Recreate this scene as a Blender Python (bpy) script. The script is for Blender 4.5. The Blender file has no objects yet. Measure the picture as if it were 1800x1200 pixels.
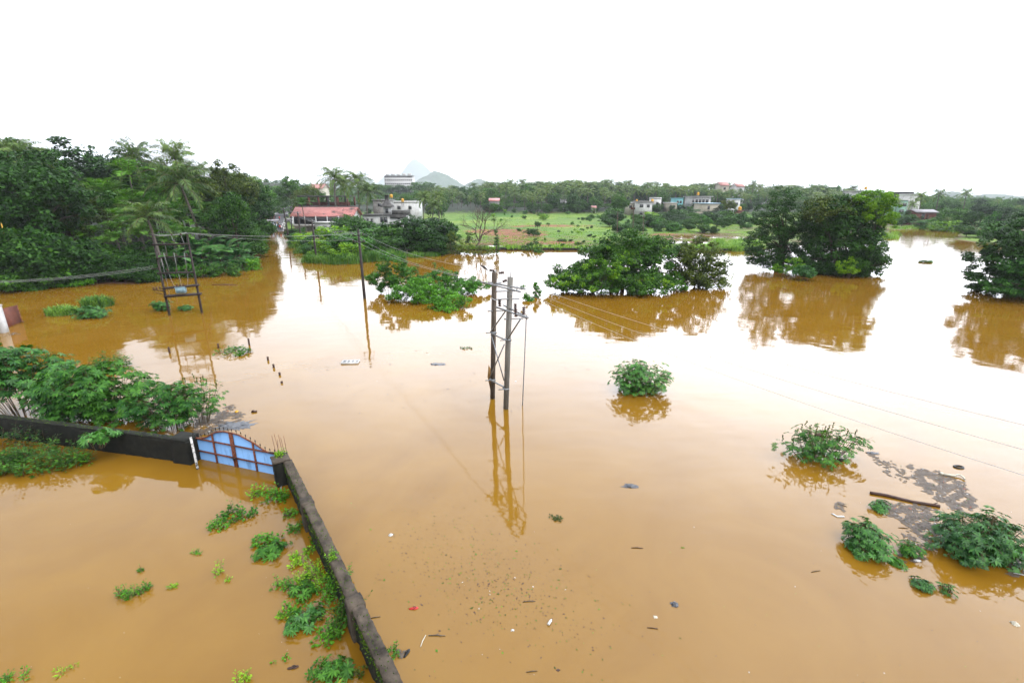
import bpy, math, random
import numpy as np
from mathutils import Vector, Matrix

C = bpy.context.scene.collection
sc = bpy.context.scene
R = math.radians
H, F, PITCH = 10.5, 850.0, R(16.82)          # camera height over the flood, focal length in photo pixels, downward pitch

# ---------------------------------------------------------------- camera, world, sun, exposure
cam_d = bpy.data.cameras.new('camera')
cam_d.sensor_width = 36.0
cam_d.lens = F / 1800 * 36
cam_d.clip_start = 0.1
cam_d.clip_end = 14000
cam = bpy.data.objects.new('camera', cam_d)
cam.location = (0, 0, H)
cam.rotation_euler = (R(90) - PITCH, 0, 0)
C.objects.link(cam)
sc.camera = cam

SUN_EL, SUN_ROT = R(60), R(150)
world = bpy.data.worlds.new('World')
sc.world = world
world.use_nodes = True
nt = world.node_tree
nt.nodes.clear()
w_out = nt.nodes.new('ShaderNodeOutputWorld')
w_bg = nt.nodes.new('ShaderNodeBackground')
w_bg.inputs['Strength'].default_value = 0.15
w_sky = nt.nodes.new('ShaderNodeTexSky')
w_sky.sky_type = 'NISHITA'
w_sky.sun_disc = False
w_sky.sun_elevation = SUN_EL
w_sky.sun_rotation = SUN_ROT
w_sky.air_density = 1.0
w_sky.dust_density = 4.0
w_noise = nt.nodes.new('ShaderNodeTexNoise')
w_noise.inputs['Scale'].default_value = 2.2
w_noise.inputs['Detail'].default_value = 4
w_ramp = nt.nodes.new('ShaderNodeValToRGB')          # a closed overcast: pale cloud, slightly darker patches
w_ramp.color_ramp.elements[0].position = 0.3
w_ramp.color_ramp.elements[0].color = (12.4, 13.1, 14.4, 1)
w_ramp.color_ramp.elements[1].position = 0.7
w_ramp.color_ramp.elements[1].color = (16.5, 17.1, 18.3, 1)
w_mix = nt.nodes.new('ShaderNodeMixRGB')
w_mix.inputs[0].default_value = 0.88
nt.links.new(w_noise.outputs['Fac'], w_ramp.inputs[0])
nt.links.new(w_sky.outputs[0], w_mix.inputs[1])
nt.links.new(w_ramp.outputs[0], w_mix.inputs[2])
# sky dimmed to the west, raised to the east: added to tune water reflections
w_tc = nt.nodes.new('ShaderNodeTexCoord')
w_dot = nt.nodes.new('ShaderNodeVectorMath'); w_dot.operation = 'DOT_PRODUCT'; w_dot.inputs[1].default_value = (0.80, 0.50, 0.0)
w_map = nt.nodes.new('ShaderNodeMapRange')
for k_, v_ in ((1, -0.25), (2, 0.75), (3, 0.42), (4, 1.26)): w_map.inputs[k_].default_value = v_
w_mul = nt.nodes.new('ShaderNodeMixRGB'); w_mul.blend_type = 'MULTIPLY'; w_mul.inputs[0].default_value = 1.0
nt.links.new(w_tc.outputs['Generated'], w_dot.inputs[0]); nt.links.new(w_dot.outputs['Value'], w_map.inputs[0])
w_sep = nt.nodes.new('ShaderNodeSeparateXYZ'); nt.links.new(w_tc.outputs['Generated'], w_sep.inputs[0])      # brightest at middle heights, shaped for the water's reflections
w_z = nt.nodes.new('ShaderNodeValToRGB'); _e = w_z.color_ramp.elements
_e[0].position = 0.0; _e[0].color = (0.30, 0.30, 0.30, 1); _e[1].position = 1.0; _e[1].color = (0.50, 0.50, 0.50, 1)
for p_, v_ in ((0.14, 0.50), (0.36, 0.63), (0.58, 0.50)): x_ = _e.new(p_); x_.color = (v_, v_, v_, 1)
nt.links.new(w_sep.outputs['Z'], w_z.inputs[0])
w_m2 = nt.nodes.new('ShaderNodeMixRGB'); w_m2.blend_type = 'MULTIPLY'; w_m2.inputs[0].default_value = 1.0
nt.links.new(w_mix.outputs[0], w_m2.inputs[1]); nt.links.new(w_z.outputs[0], w_m2.inputs[2])
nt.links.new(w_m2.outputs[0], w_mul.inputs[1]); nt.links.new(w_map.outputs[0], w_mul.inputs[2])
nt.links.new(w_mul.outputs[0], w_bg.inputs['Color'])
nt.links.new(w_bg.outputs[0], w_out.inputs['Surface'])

sun_d = bpy.data.lights.new('sun', 'SUN')
sun_d.energy = 0.7
sun_d.angle = R(40)
sun_d.color = (1.0, 0.97, 0.92)
sun = bpy.data.objects.new('sun', sun_d)
sun.rotation_euler = (R(90) - SUN_EL, 0, math.pi - SUN_ROT)
sun.location = (0, 0, 60)
C.objects.link(sun)

sc.view_settings.view_transform = 'Standard'
sc.view_settings.look = 'None'
sc.view_settings.exposure = 2.1
sc.view_settings.gamma = 1.0
sc.view_settings.use_curve_mapping = False
try:
    sc.cycles.use_denoising = True
    sc.cycles.denoiser = 'OPENIMAGEDENOISE'
except Exception:
    pass
sc.cycles.max_bounces = 6
sc.cycles.diffuse_bounces = 2
sc.cycles.glossy_bounces = 3
sc.cycles.transmission_bounces = 2
sc.cycles.volume_bounces = 0
sc.cycles.transparent_max_bounces = 4
sc.cycles.caustics_reflective = False
sc.cycles.caustics_refractive = False

# ---------------------------------------------------------------- pixel of the photograph -> place in the world
CP, SP = math.cos(PITCH), math.sin(PITCH)
def ray(px, py):
    a, b = (px - 900) / F, (600 - py) / F
    return Vector((a, CP + b * SP, b * CP - SP))
def P(px, py, z=0.0):                       # where the sight line meets the level z
    d = ray(px, py); t = (z - H) / d.z
    return Vector((d.x * t, d.y * t, z))
def PD(px, py, fwd):                        # where it meets the upright plane at a distance
    d = ray(px, py); t = fwd / d.y
    return Vector((d.x * t, fwd, H + d.z * t))
def PP(px, py, o, n):                       # where it meets any plane
    d = ray(px, py); t = (o - Vector((0, 0, H))).dot(n) / d.dot(n)
    return Vector((0, 0, H)) + d * t

# ---------------------------------------------------------------- object helpers
def tag(o, label=None, cat=None, group=None, kind=None):
    if label: o['label'] = label
    if cat: o['category'] = cat
    if group: o['group'] = group
    if kind: o['kind'] = kind
    return o
def empty(name, loc, label=None, cat=None, group=None, rz=0.0):
    o = bpy.data.objects.new(name, None)
    o.empty_display_size = 0.2
    o.location = loc; o.rotation_euler = (0, 0, rz)
    C.objects.link(o)
    return tag(o, label, cat, group)
def copy_tree(o, parent=None):
    c = o.copy(); C.objects.link(c)
    if parent is not None: c.parent = parent
    for ch in list(o.children): copy_tree(ch, c)
    return c
_kids = {}
class MB:                                   # collects shapes, then becomes ONE mesh
    def __init__(s): s.V = []; s.L = []; s.T = []; s.M = []; s.n = 0
    def add(s, V, Fa, m=0):
        V = np.asarray(V, dtype=np.float32).reshape(-1, 3)
        for f in (Fa if isinstance(Fa, list) else [Fa]):
            f = np.asarray(f, dtype=np.int32)
            if f.ndim == 1: f = f[None]
            s.L.append((f + s.n).ravel()); s.T.append(np.full(len(f), f.shape[1], np.int32)); s.M.append(np.full(len(f), m, np.int32))
        s.V.append(V); s.n += len(V)
        return s
    def mesh(s, name, mats, smooth=False):
        me = bpy.data.meshes.new(name)
        if s.n:
            V = np.concatenate(s.V); L = np.concatenate(s.L); T = np.concatenate(s.T); M = np.concatenate(s.M)
            me.vertices.add(len(V)); me.vertices.foreach_set('co', V.ravel())
            me.loops.add(len(L)); me.loops.foreach_set('vertex_index', L)
            me.polygons.add(len(T))
            st = np.zeros(len(T), np.int32); st[1:] = np.cumsum(T)[:-1]
            me.polygons.foreach_set('loop_start', st)
            try: me.polygons.foreach_set('loop_total', T)
            except Exception: pass
            me.polygons.foreach_set('material_index', M)
            if smooth: me.polygons.foreach_set('use_smooth', np.ones(len(T), bool))
            me.update(calc_edges=True)
            me.validate()
        for m in (mats if isinstance(mats, (list, tuple)) else [mats]): me.materials.append(m)
        return me
    def build(s, name, mats, parent=None, smooth=False, loc=None):
        o = bpy.data.objects.new(name, s.mesh(name, mats, smooth))
        C.objects.link(o)
        if parent is not None: o.parent = parent
        if loc is not None: o.location = loc
        return o
def vb(*a): return np.array(a, dtype=float)
BOXF = np.array([[0, 3, 2, 1], [4, 5, 6, 7], [0, 1, 5, 4], [1, 2, 6, 5], [2, 3, 7, 6], [3, 0, 4, 7]])
def box(mb, x0, x1, y0, y1, z0, z1, m=0, rz=0.0, o=(0, 0, 0)):
    V = np.array([(x0, y0, z0), (x1, y0, z0), (x1, y1, z0), (x0, y1, z0), (x0, y0, z1), (x1, y0, z1), (x1, y1, z1), (x0, y1, z1)], float)
    if rz:
        c, s = math.cos(rz), math.sin(rz)
        V[:, :2] = np.stack([V[:, 0] * c - V[:, 1] * s, V[:, 0] * s + V[:, 1] * c], 1)
    return mb.add(V + np.array(o), BOXF, m)
def bar(mb, p, q, w, h=None, m=0, up=(0, 0, 1)):         # a square bar from p to q
    p = np.array(p, float); q = np.array(q, float); d = q - p; L = np.linalg.norm(d)
    if L < 1e-6: return mb
    d /= L; u = np.array(up, float)
    if abs(d @ u) > 0.97: u = np.array((0.0, 1.0, 0.0))
    s = np.cross(d, u); s /= np.linalg.norm(s); u = np.cross(s, d)
    h = w if h is None else h
    a = [(-w, -h), (w, -h), (w, h), (-w, h)]
    V = np.array([e + s * x / 2 + u * y / 2 for e in (p, q) for x, y in a])
    return mb.add(V, BOXF, m)
def tube(mb, pts, rad, n=6, m=0, cap=True):
    pts = np.array(pts, float); k = len(pts)
    rad = np.broadcast_to(np.array(rad, float), (k,))
    t = np.gradient(pts, axis=0); t /= np.linalg.norm(t, axis=1, keepdims=True) + 1e-9
    ref = np.array((0.0, 0.0, 1.0)) if abs(t[:, 2]).mean() < 0.8 else np.array((1.0, 0.0, 0.0))
    s = np.cross(t, ref); s /= np.linalg.norm(s, axis=1, keepdims=True) + 1e-9
    u = np.cross(s, t)
    a = np.arange(n) / n * 2 * math.pi
    V = (pts[:, None] + rad[:, None, None] * (np.cos(a)[None, :, None] * s[:, None] + np.sin(a)[None, :, None] * u[:, None])).reshape(-1, 3)
    i = np.arange(k - 1)[:, None] * n; j = np.arange(n)[None]; j2 = (j + 1) % n
    Fq = np.stack([i + j, i + j2, i + n + j2, i + n + j], -1).reshape(-1, 4)
    fs = [Fq]
    if cap: fs += [np.arange(n)[::-1][None], (np.arange(n) + (k - 1) * n)[None]]
    return mb.add(V, fs, m)
def lathe(mb, prof, c=(0, 0, 0), n=10, m=0):             # prof: (radius, z)
    pts = [(c[0], c[1], c[2] + z) for _, z in prof]
    a = np.arange(n) / n * 2 * math.pi; k = len(prof)
    V = np.array([(c[0] + r * math.cos(t), c[1] + r * math.sin(t), c[2] + z) for r, z in prof for t in a])
    i = np.arange(k - 1)[:, None] * n; j = np.arange(n)[None]; j2 = (j + 1) % n
    Fq = np.stack([i + j, i + j2, i + n + j2, i + n + j], -1).reshape(-1, 4)
    return mb.add(V, [Fq, np.arange(n)[::-1][None], (np.arange(n) + (k - 1) * n)[None]], m)
def prism(mb, poly, z0, z1, m=0):                        # upright prism over an outline
    poly = np.array(poly, float); n = len(poly)
    V = np.concatenate([np.c_[poly, np.full(n, z0)], np.c_[poly, np.full(n, z1)]])
    j = np.arange(n); j2 = (j + 1) % n
    return mb.add(V, [np.stack([j, j2, j2 + n, j + n], 1), np.arange(n)[::-1][None], (np.arange(n) + n)[None]], m)
def unit(v): return v / (np.linalg.norm(v, axis=-1, keepdims=True) + 1e-9)

# ---------------------------------------------------------------- materials
def mat(name):
    m = bpy.data.materials.new(name); m.use_nodes = True
    n = m.node_tree.nodes; b = n['Principled BSDF']
    return m, m.node_tree, n, b
def N(t, kind, **kw):
    x = t.nodes.new(kind)
    for k, v in kw.items():
        if k in x.inputs: x.inputs[k].default_value = v
        else: setattr(x, k, v)
    return x
def rgba(c): return (c[0], c[1], c[2], 1)
PAINT_SCALE = 0.6                                    # scales down every paint colour to suit the high exposure
def paint(name, col, col2=None, scale=3.0, rough=0.7, metal=0.0, bump=0.0, detail=6, lo=0.35, hi=0.65, spec=0.2, stretch=(1, 1, 1)):
    col2 = [c * PAINT_SCALE for c in (col2 or [min(1, c * 1.25) for c in col])]; col = [c * PAINT_SCALE for c in col]
    m, t, n, b = mat(name)
    b.inputs['Roughness'].default_value = rough; b.inputs['Metallic'].default_value = metal
    b.inputs['Specular IOR Level'].default_value = spec
    tc = N(t, 'ShaderNodeTexCoord'); mp = N(t, 'ShaderNodeMapping'); mp.inputs['Scale'].default_value = stretch
    t.links.new(tc.outputs['Object'], mp.inputs[0])
    no = N(t, 'ShaderNodeTexNoise', Scale=scale, Detail=detail, Roughness=0.65)
    t.links.new(mp.outputs[0], no.inputs['Vector'])
    r = N(t, 'ShaderNodeValToRGB')
    r.color_ramp.elements[0].position = lo; r.color_ramp.elements[0].color = rgba(col)
    r.color_ramp.elements[1].position = hi; r.color_ramp.elements[1].color = rgba(col2 or [min(1, c * 1.25) for c in col])
    t.links.new(no.outputs['Fac'], r.inputs[0]); t.links.new(r.outputs[0], b.inputs['Base Color'])
    if bump:
        bp = N(t, 'ShaderNodeBump', Strength=0.6, Distance=bump)
        t.links.new(no.outputs['Fac'], bp.inputs['Height']); t.links.new(bp.outputs[0], b.inputs['Normal'])
    return m
def leafmat(name, dark, light, rough=0.5, trans=0.22, spec=0.25, yellow=None):
    m, t, n, b = mat(name); spec *= .4; rough += .06
    b.inputs['Roughness'].default_value = rough; b.inputs['Specular IOR Level'].default_value = spec
    g = N(t, 'ShaderNodeNewGeometry'); oi = N(t, 'ShaderNodeObjectInfo')
    tc = N(t, 'ShaderNodeTexCoord'); no = N(t, 'ShaderNodeTexNoise', Scale=0.45, Detail=2)
    t.links.new(tc.outputs['Object'], no.inputs['Vector'])
    a1 = N(t, 'ShaderNodeMath', operation='MULTIPLY'); a1.inputs[1].default_value = 0.55
    t.links.new(g.outputs['Random Per Island'], a1.inputs[0])
    a2 = N(t, 'ShaderNodeMath', operation='MULTIPLY_ADD'); a2.inputs[1].default_value = 0.9
    t.links.new(no.outputs['Fac'], a2.inputs[0]); t.links.new(a1.outputs[0], a2.inputs[2])
    a3 = N(t, 'ShaderNodeMath', operation='MULTIPLY_ADD'); a3.inputs[1].default_value = 0.35
    t.links.new(oi.outputs['Random'], a3.inputs[0]); t.links.new(a2.outputs[0], a3.inputs[2])
    r = N(t, 'ShaderNodeValToRGB')
    e = r.color_ramp.elements
    dark = [dark[0] * .40, dark[1] * .52, dark[2] * .38]; light = [light[0] * .80, light[1] * .86, light[2] * .52]; yellow = yellow and [c * .6 for c in yellow]
    e[0].position = 0.45; e[0].color = rgba(dark); e[1].position = 1.15 if not yellow else 1.0; e[1].color = rgba(light)
    e[1].position = 1.0
    if yellow:
        x = e.new(0.97); x.color = rgba(light); e[2].color = rgba(yellow)
    sc_ = N(t, 'ShaderNodeMath', operation='MULTIPLY'); sc_.inputs[1].default_value = 0.74
    t.links.new(a3.outputs[0], sc_.inputs[0]); t.links.new(sc_.outputs[0], r.inputs[0])
    t.links.new(r.outputs[0], b.inputs['Base Color'])
    tr = N(t, 'ShaderNodeBsdfTranslucent'); mx = N(t, 'ShaderNodeMixShader', Fac=trans)
    hs = N(t, 'ShaderNodeHueSaturation', Saturation=1.15, Value=1.3)
    t.links.new(r.outputs[0], hs.inputs['Color']); t.links.new(hs.outputs[0], tr.inputs['Color'])
    t.links.new(b.outputs[0], mx.inputs[1]); t.links.new(tr.outputs[0], mx.inputs[2])
    t.links.new(mx.outputs[0], n['Material Output'].inputs['Surface'])
    return m
M = {}
M['leaf_dark'] = leafmat('dark glossy leaves', (0.010, 0.032, 0.009), (0.038, 0.105, 0.020), rough=0.45, trans=0.15)
M['leaf_mid'] = leafmat('mid green leaves', (0.020, 0.062, 0.012), (0.075, 0.18, 0.026), trans=0.2)
M['leaf_olive'] = leafmat('olive leaves', (0.035, 0.055, 0.012), (0.12, 0.155, 0.028), trans=0.2)
M['leaf_light'] = leafmat('light green leaves', (0.09, 0.22, 0.012), (0.30, 0.50, 0.035), trans=0.28)
M['leaf_vine'] = leafmat('vine leaves', (0.022, 0.085, 0.014), (0.085, 0.24, 0.03), rough=0.42, trans=0.2)
M['leaf_castor'] = leafmat('castor leaves', (0.026, 0.105, 0.024), (0.085, 0.24, 0.052), rough=0.4, trans=0.2, spec=0.6, yellow=(0.22, 0.27, 0.05))
M['leaf_castor2'] = leafmat('young castor leaves', (0.03, 0.11, 0.025), (0.09, 0.23, 0.04), rough=0.42, trans=0.25, spec=0.3, yellow=(0.35, 0.33, 0.04))
M['leaf_weed'] = leafmat('weed leaves', (0.035, 0.13, 0.012), (0.12, 0.31, 0.03), trans=0.25)
M['leaf_palm'] = leafmat('coconut fronds', (0.045, 0.10, 0.028), (0.17, 0.25, 0.06), rough=0.4, trans=0.2, spec=0.6, yellow=(0.34, 0.31, 0.09))
M['leaf_areca'] = leafmat('areca fronds', (0.03, 0.12, 0.012), (0.15, 0.33, 0.03), rough=0.42, trans=0.25, spec=0.5)
M['leaf_banana'] = leafmat('banana leaves', (0.028, 0.10, 0.035), (0.09, 0.22, 0.07), rough=0.38, trans=0.3, spec=0.4)
M['grass'] = leafmat('grass blades', (0.08, 0.19, 0.02), (0.26, 0.42, 0.06), trans=0.25)
M['reed'] = leafmat('reed blades', (0.07, 0.17, 0.035), (0.24, 0.38, 0.10), trans=0.25)
M['bark'] = paint('bark', (0.05, 0.036, 0.025), (0.13, 0.10, 0.075), 4, 0.85, bump=0.03)
M['palm_bark'] = paint('palm trunk', (0.07, 0.055, 0.045), (0.19, 0.165, 0.14), 2.5, 0.85, bump=0.02, stretch=(1, 1, 4))
M['stem'] = paint('green brown stem', (0.06, 0.055, 0.02), (0.16, 0.10, 0.05), 5, 0.6)
M['twig'] = paint('grey brown twig', (0.07, 0.05, 0.035), (0.16, 0.125, 0.09), 6, 0.8)
M['iron'] = paint('dark painted iron pole', (0.012, 0.008, 0.007), (0.034, 0.02, 0.016), 3, 0.6, bump=0.004)
M['brown_pole'] = paint('weathered brown pole', (0.055, 0.042, 0.030), (0.13, 0.10, 0.075), 3, 0.8, bump=0.006, stretch=(4, 4, 0.6))
M['grey_pole'] = paint('weathered grey pole', (0.12, 0.115, 0.10), (0.24, 0.225, 0.20), 3, 0.8, bump=0.006, stretch=(4, 4, 0.6))
M['galv'] = paint('galvanised steel', (0.20, 0.21, 0.22), (0.34, 0.35, 0.36), 5, 0.45, 0.5)
M['wire'] = paint('aluminium wire', (0.42, 0.425, 0.43), (0.58, 0.585, 0.59), 5, 0.5, 0.4)
M['porcelain'] = paint('brown glazed porcelain', (0.03, 0.016, 0.012), (0.07, 0.03, 0.02), 8, 0.2)
M['whiteware'] = paint('grey glazed porcelain', (0.16, 0.165, 0.165), (0.28, 0.28, 0.27), 8, 0.25)
M['transformer'] = paint('pale blue transformer paint', (0.22, 0.36, 0.42), (0.33, 0.48, 0.53), 4, 0.5)
M['moss_wall'] = paint('blackened mossy wall', (0.003, 0.004, 0.0025), (0.017, 0.017, 0.012), 3.0, 0.9, bump=0.03, detail=9)
M['coping'] = paint('weathered cement coping', (0.014, 0.011, 0.008), (0.120, 0.094, 0.070), 3.2, 0.9, bump=0.015, detail=10, lo=0.3, hi=0.72)
M['moss'] = leafmat('moss', (0.03, 0.06, 0.008), (0.08, 0.13, 0.02), rough=0.9, trans=0.0, spec=0.1)
M['gate_blue'] = paint('faded blue gate sheet', (0.11, 0.23, 0.42), (0.21, 0.42, 0.76), 2.4, 0.5, bump=0.0, lo=0.28, hi=0.46, stretch=(1.6, 1, 0.35))
M['gate_red'] = paint('rusty red gate iron', (0.09, 0.025, 0.014), (0.23, 0.07, 0.03), 9, 0.75, bump=0.003)
M['rust'] = paint('rust', (0.10, 0.035, 0.018), (0.24, 0.085, 0.04), 5, 0.85, bump=0.004)
M['white_flake'] = paint('flaking white paint', (0.03, 0.03, 0.028), (0.55, 0.54, 0.52), 9, 0.7, lo=0.42, hi=0.5)
M['rust_gate'] = paint('rust red sheet', (0.09, 0.022, 0.012), (0.16, 0.045, 0.022), 2.5, 0.7)
M['concrete'] = paint('damp concrete', (0.16, 0.155, 0.145), (0.34, 0.33, 0.31), 1.5, 0.85, bump=0.01)
M['dark_concrete'] = paint('sooty concrete', (0.035, 0.033, 0.032), (0.12, 0.115, 0.11), 1.2, 0.9)
M['plaster'] = paint('stained white plaster', (0.34, 0.335, 0.32), (0.60, 0.595, 0.58), 0.9, 0.8, lo=0.3, hi=0.55)
M['cream'] = paint('cream plaster', (0.33, 0.30, 0.23), (0.46, 0.43, 0.35), 1.1, 0.8)
M['turq'] = paint('turquoise plaster', (0.16, 0.44, 0.46), (0.22, 0.52, 0.54), 1.0, 0.8)
M['greenwall'] = paint('pale green plaster', (0.20, 0.36, 0.28), (0.28, 0.44, 0.36), 1.0, 0.8)
M['brick'] = paint('laterite brick', (0.13, 0.045, 0.035), (0.22, 0.085, 0.06), 3.0, 0.9, bump=0.02)
M['pinkroof'] = paint('faded red sheet roof', (0.40, 0.14, 0.125), (0.52, 0.22, 0.19), 0.8, 0.5)
M['mouldroof'] = paint('mouldy sheet roof', (0.05, 0.04, 0.035), (0.45, 0.175, 0.155), 0.55, 0.6, lo=0.40, hi=0.56)
M['tileroof'] = paint('clay tile roof', (0.34, 0.16, 0.14), (0.46, 0.24, 0.21), 1.2, 0.8)
M['greyroof'] = paint('grey sheet roof', (0.20, 0.19, 0.195), (0.32, 0.30, 0.31), 1.0, 0.7)
M['window'] = paint('dark window', (0.012, 0.014, 0.017), (0.03, 0.034, 0.04), 2, 0.2, spec=0.5)
M['yellow'] = paint('yellow tank plastic', (0.62, 0.32, 0.025), (0.68, 0.38, 0.04), 2, 0.5)
M['black'] = paint('black plastic', (0.012, 0.012, 0.013), (0.03, 0.03, 0.032), 4, 0.5)
M['white'] = paint('white plastic', (0.55, 0.55, 0.53), (0.66, 0.66, 0.64), 5, 0.5)
M['ivory'] = paint('ivory plastic pipe', (0.50, 0.46, 0.36), (0.62, 0.58, 0.47), 5, 0.45)
M['foam'] = paint('white foam', (0.58, 0.58, 0.57), (0.68, 0.68, 0.67), 9, 0.8)
M['red'] = paint('red rubber', (0.55, 0.03, 0.03), (0.62, 0.05, 0.045), 5, 0.5)
M['orange'] = paint('orange cloth', (0.60, 0.09, 0.03), (0.66, 0.13, 0.05), 3, 0.7)
M['darkwood'] = paint('wet dark wood', (0.035, 0.018, 0.012), (0.10, 0.05, 0.034), 5, 0.6, bump=0.01, stretch=(1, 6, 6))
M['greybag'] = paint('grey plastic scraps', (0.03, 0.032, 0.038), (0.13, 0.135, 0.15), 12, 0.35)
M['scum'] = paint('grey floating scum', (0.075, 0.056, 0.04), (0.15, 0.115, 0.085), 6, 0.6)
M['signwood'] = paint('rusty sign board', (0.22, 0.12, 0.035), (0.36, 0.20, 0.07), 6, 0.8)
M['tarp'] = paint('turquoise tarpaulin', (0.05, 0.42, 0.40), (0.08, 0.50, 0.48), 1.0, 0.6)
M['paleblue'] = paint('pale blue sheet', (0.35, 0.52, 0.62), (0.42, 0.58, 0.68), 1.0, 0.6)
M['guard'] = paint('yellow and black guard', (0.02, 0.015, 0.01), (0.55, 0.33, 0.03), 7, 0.6, lo=0.42, hi=0.47, stretch=(0.2, 0.2, 1))
M['asphalt'] = paint('wet asphalt', (0.08, 0.08, 0.085), (0.13, 0.13, 0.135), 0.6, 0.75, spec=0.08)
M['car_white'] = paint('white car paint', (0.55, 0.55, 0.55), (0.6, 0.6, 0.6), 2, 0.25, spec=0.5)
M['crow'] = paint('black feathers', (0.012, 0.012, 0.014), (0.03, 0.03, 0.034), 12, 0.5)
M['skin'] = paint('brown skin', (0.13, 0.065, 0.04), (0.17, 0.09, 0.055), 5, 0.6)
M['hair'] = paint('black hair', (0.01, 0.009, 0.008), (0.02, 0.018, 0.016), 12, 0.5)
M['trouser'] = paint('dark trousers', (0.025, 0.03, 0.05), (0.05, 0.055, 0.08), 5, 0.8)
_m, _t, _n, _b = mat('cloth of the owner colour')          # one cloth, dyed per person
_oi = N(_t, 'ShaderNodeObjectInfo'); _t.links.new(_oi.outputs['Color'], _b.inputs['Base Color']); _b.inputs['Roughness'].default_value = 0.8
M['cloth'] = _m
# ---------------------------------------------------------------- land, flood water, hills, road
SHORE_PX = [(-260, 530), (-60, 520), (0, 513), (60, 503), (150, 496), (262, 492), (330, 484), (400, 480), (437, 472), (441, 455), (438, 428), (447, 411), (462, 404),
            (504, 404), (509, 428), (528, 445), (545, 459), (600, 466), (665, 459), (700, 455), (760, 451), (800, 446), (817, 438.5), (1010, 438.5), (1060, 441),
            (1180, 436), (1270, 438), (1330, 440), (1430, 432), (1520, 424), (1558, 416), (1566, 405), (1640, 403), (1690, 405.5)]
SHORE = [tuple(P(a, b).xy) for a, b in SHORE_PX] + [(108, 122), (106, 112), (125, 103), (400, 95), (900, 95), (3900, 400), (6900, 6900), (-6900, 6900), (-6900, 60)]
SHORE_A = np.array(SHORE)
def shore_dist(x, y):                                       # signed distance to the shoreline, inside the land positive
    x = np.asarray(x, float); y = np.asarray(y, float)
    A = SHORE_A; B = np.roll(A, -1, 0)
    d2 = np.full(x.shape, 1e18); ins = np.zeros(x.shape, bool)
    for (ax, ay), (bx, by) in zip(A, B):
        dx, dy = bx - ax, by - ay
        t = np.clip(((x - ax) * dx + (y - ay) * dy) / (dx * dx + dy * dy), 0, 1)
        d2 = np.minimum(d2, (x - ax - t * dx) ** 2 + (y - ay - t * dy) ** 2)
        c = (ay > y) != (by > y)
        if dy: ins ^= c & (x < (bx - ax) * (y - ay) / dy + ax)
    return np.where(ins, 1, -1) * np.sqrt(d2)
def ss(x, a, b):
    t = np.clip((x - a) / (b - a), 0, 1); return t * t * (3 - 2 * t)
_r = np.random.default_rng(5)
_W = [(_r.uniform(0, 6.28), _r.uniform(0, 6.28), k) for k in (0.035, 0.06, 0.09, 0.14, 0.21, 0.3, 0.45) for _ in range(3)]
def wob(x, y):                                              # gentle unevenness
    s = 0
    for a, ph, k in _W: s = s + np.sin(k * (np.cos(a) * x + np.sin(a) * y) * 2 + ph) * (0.06 / k) ** 0.5
    return s / 5
ROAD = np.array([(-69.6, 143), (-71.5, 148), (-75, 156), (-84, 176), (-98, 208), (-113, 245), (-127, 280), (-142, 318), (-150, 340), (-156, 372), (-158, 420)])
def road_x(y): return np.interp(y, ROAD[:, 1], ROAD[:, 0])
def road_z(y): y = np.asarray(y, float); return np.where(y < 154, -0.35 + 0.06 * (y - 143), 0.31 + 0.017 * (y - 154))
def hgt(x, y):
    x = np.asarray(x, float); y = np.asarray(y, float)
    d = shore_dist(x, y)
    left = road_x(y) - 5 - x
    left = np.where(y < 146, 60, left)
    isl = np.where((x < -20) & (y < 146) & (x < -0.45 * y + 2), 1.0, np.where(y >= 146, ss(left, 1, 30), 0.0))
    hill = 10.5 * ss(d, 4, 75) * isl + 9 * ss(d, 60, 200) * isl
    w = wob(x, y)
    field = 0.17 + 0.26 * w * (1 - .5 * ss(d, 40, 120)) + 0.42 * ss(d, 12, 120) + (3.2 * ss(y, 222, 280) + 4.5 * ss(y, 280, 480)) * (1 - isl) * (1 - .75 * ss(x - .3 * y, 40, 110))
    rx = np.abs(x - road_x(y))
    roadz = road_z(y)
    k = np.where(y > 140, 1 - ss(rx, 3.5, 9), 0)
    h = (field + hill) * (1 - k) + roadz * k
    return np.where(d > 0, -0.25 + (h + 0.25) * ss(d, -1.0, 2.5), -1.7 + 1.45 * ss(d, -6, 0.0))
def Pg(px, py):                              # where the sight line meets the land
    d = ray(px, py); t0 = 20.0
    ts = np.geomspace(30, 2500, 260); x, y, z = d.x * ts, d.y * ts, H + d.z * ts
    k = np.nonzero(z <= np.maximum(hgt(x, y), 0))[0]; i = k[0] if len(k) else len(ts) - 1
    p = Vector((0, 0, H)) + d * float(ts[i]); p.z = gz(p.x, p.y); return p
def gz(x, y): return float(hgt(np.array([x]), np.array([y]))[0])

def axis(lo, a, b, hi, step, n0, n1):
    return np.unique(np.concatenate([a - np.geomspace(step, a - lo, n0)[::-1], np.arange(a, b + .1, step), b + np.geomspace(step, hi - b, n1)]))
gx = axis(-6300, -170, 220, 6300, 2.0, 28, 28); gy = axis(-300, 44, 330, 6300, 2.0, 12, 44)
X, Y = np.meshgrid(gx, gy)
Z = hgt(X, Y)
Z = Z - 46 * ss(Y, 600, 1600)
Z = np.where(Y > 330, Z + 3.0 * np.sin(X * 0.011 + 1) * ss(Y, 330, 700), Z)
nx, ny = len(gx), len(gy)
ii = (np.arange(ny - 1)[:, None] * nx + np.arange(nx - 1)[None]).ravel()
QF = np.stack([ii, ii + 1, ii + 1 + nx, ii + nx], 1)
m, t, n, b = mat('field ground')
b.inputs['Roughness'].default_value = 0.9; b.inputs['Specular IOR Level'].default_value = 0.15
geo = N(t, 'ShaderNodeNewGeometry')
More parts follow.
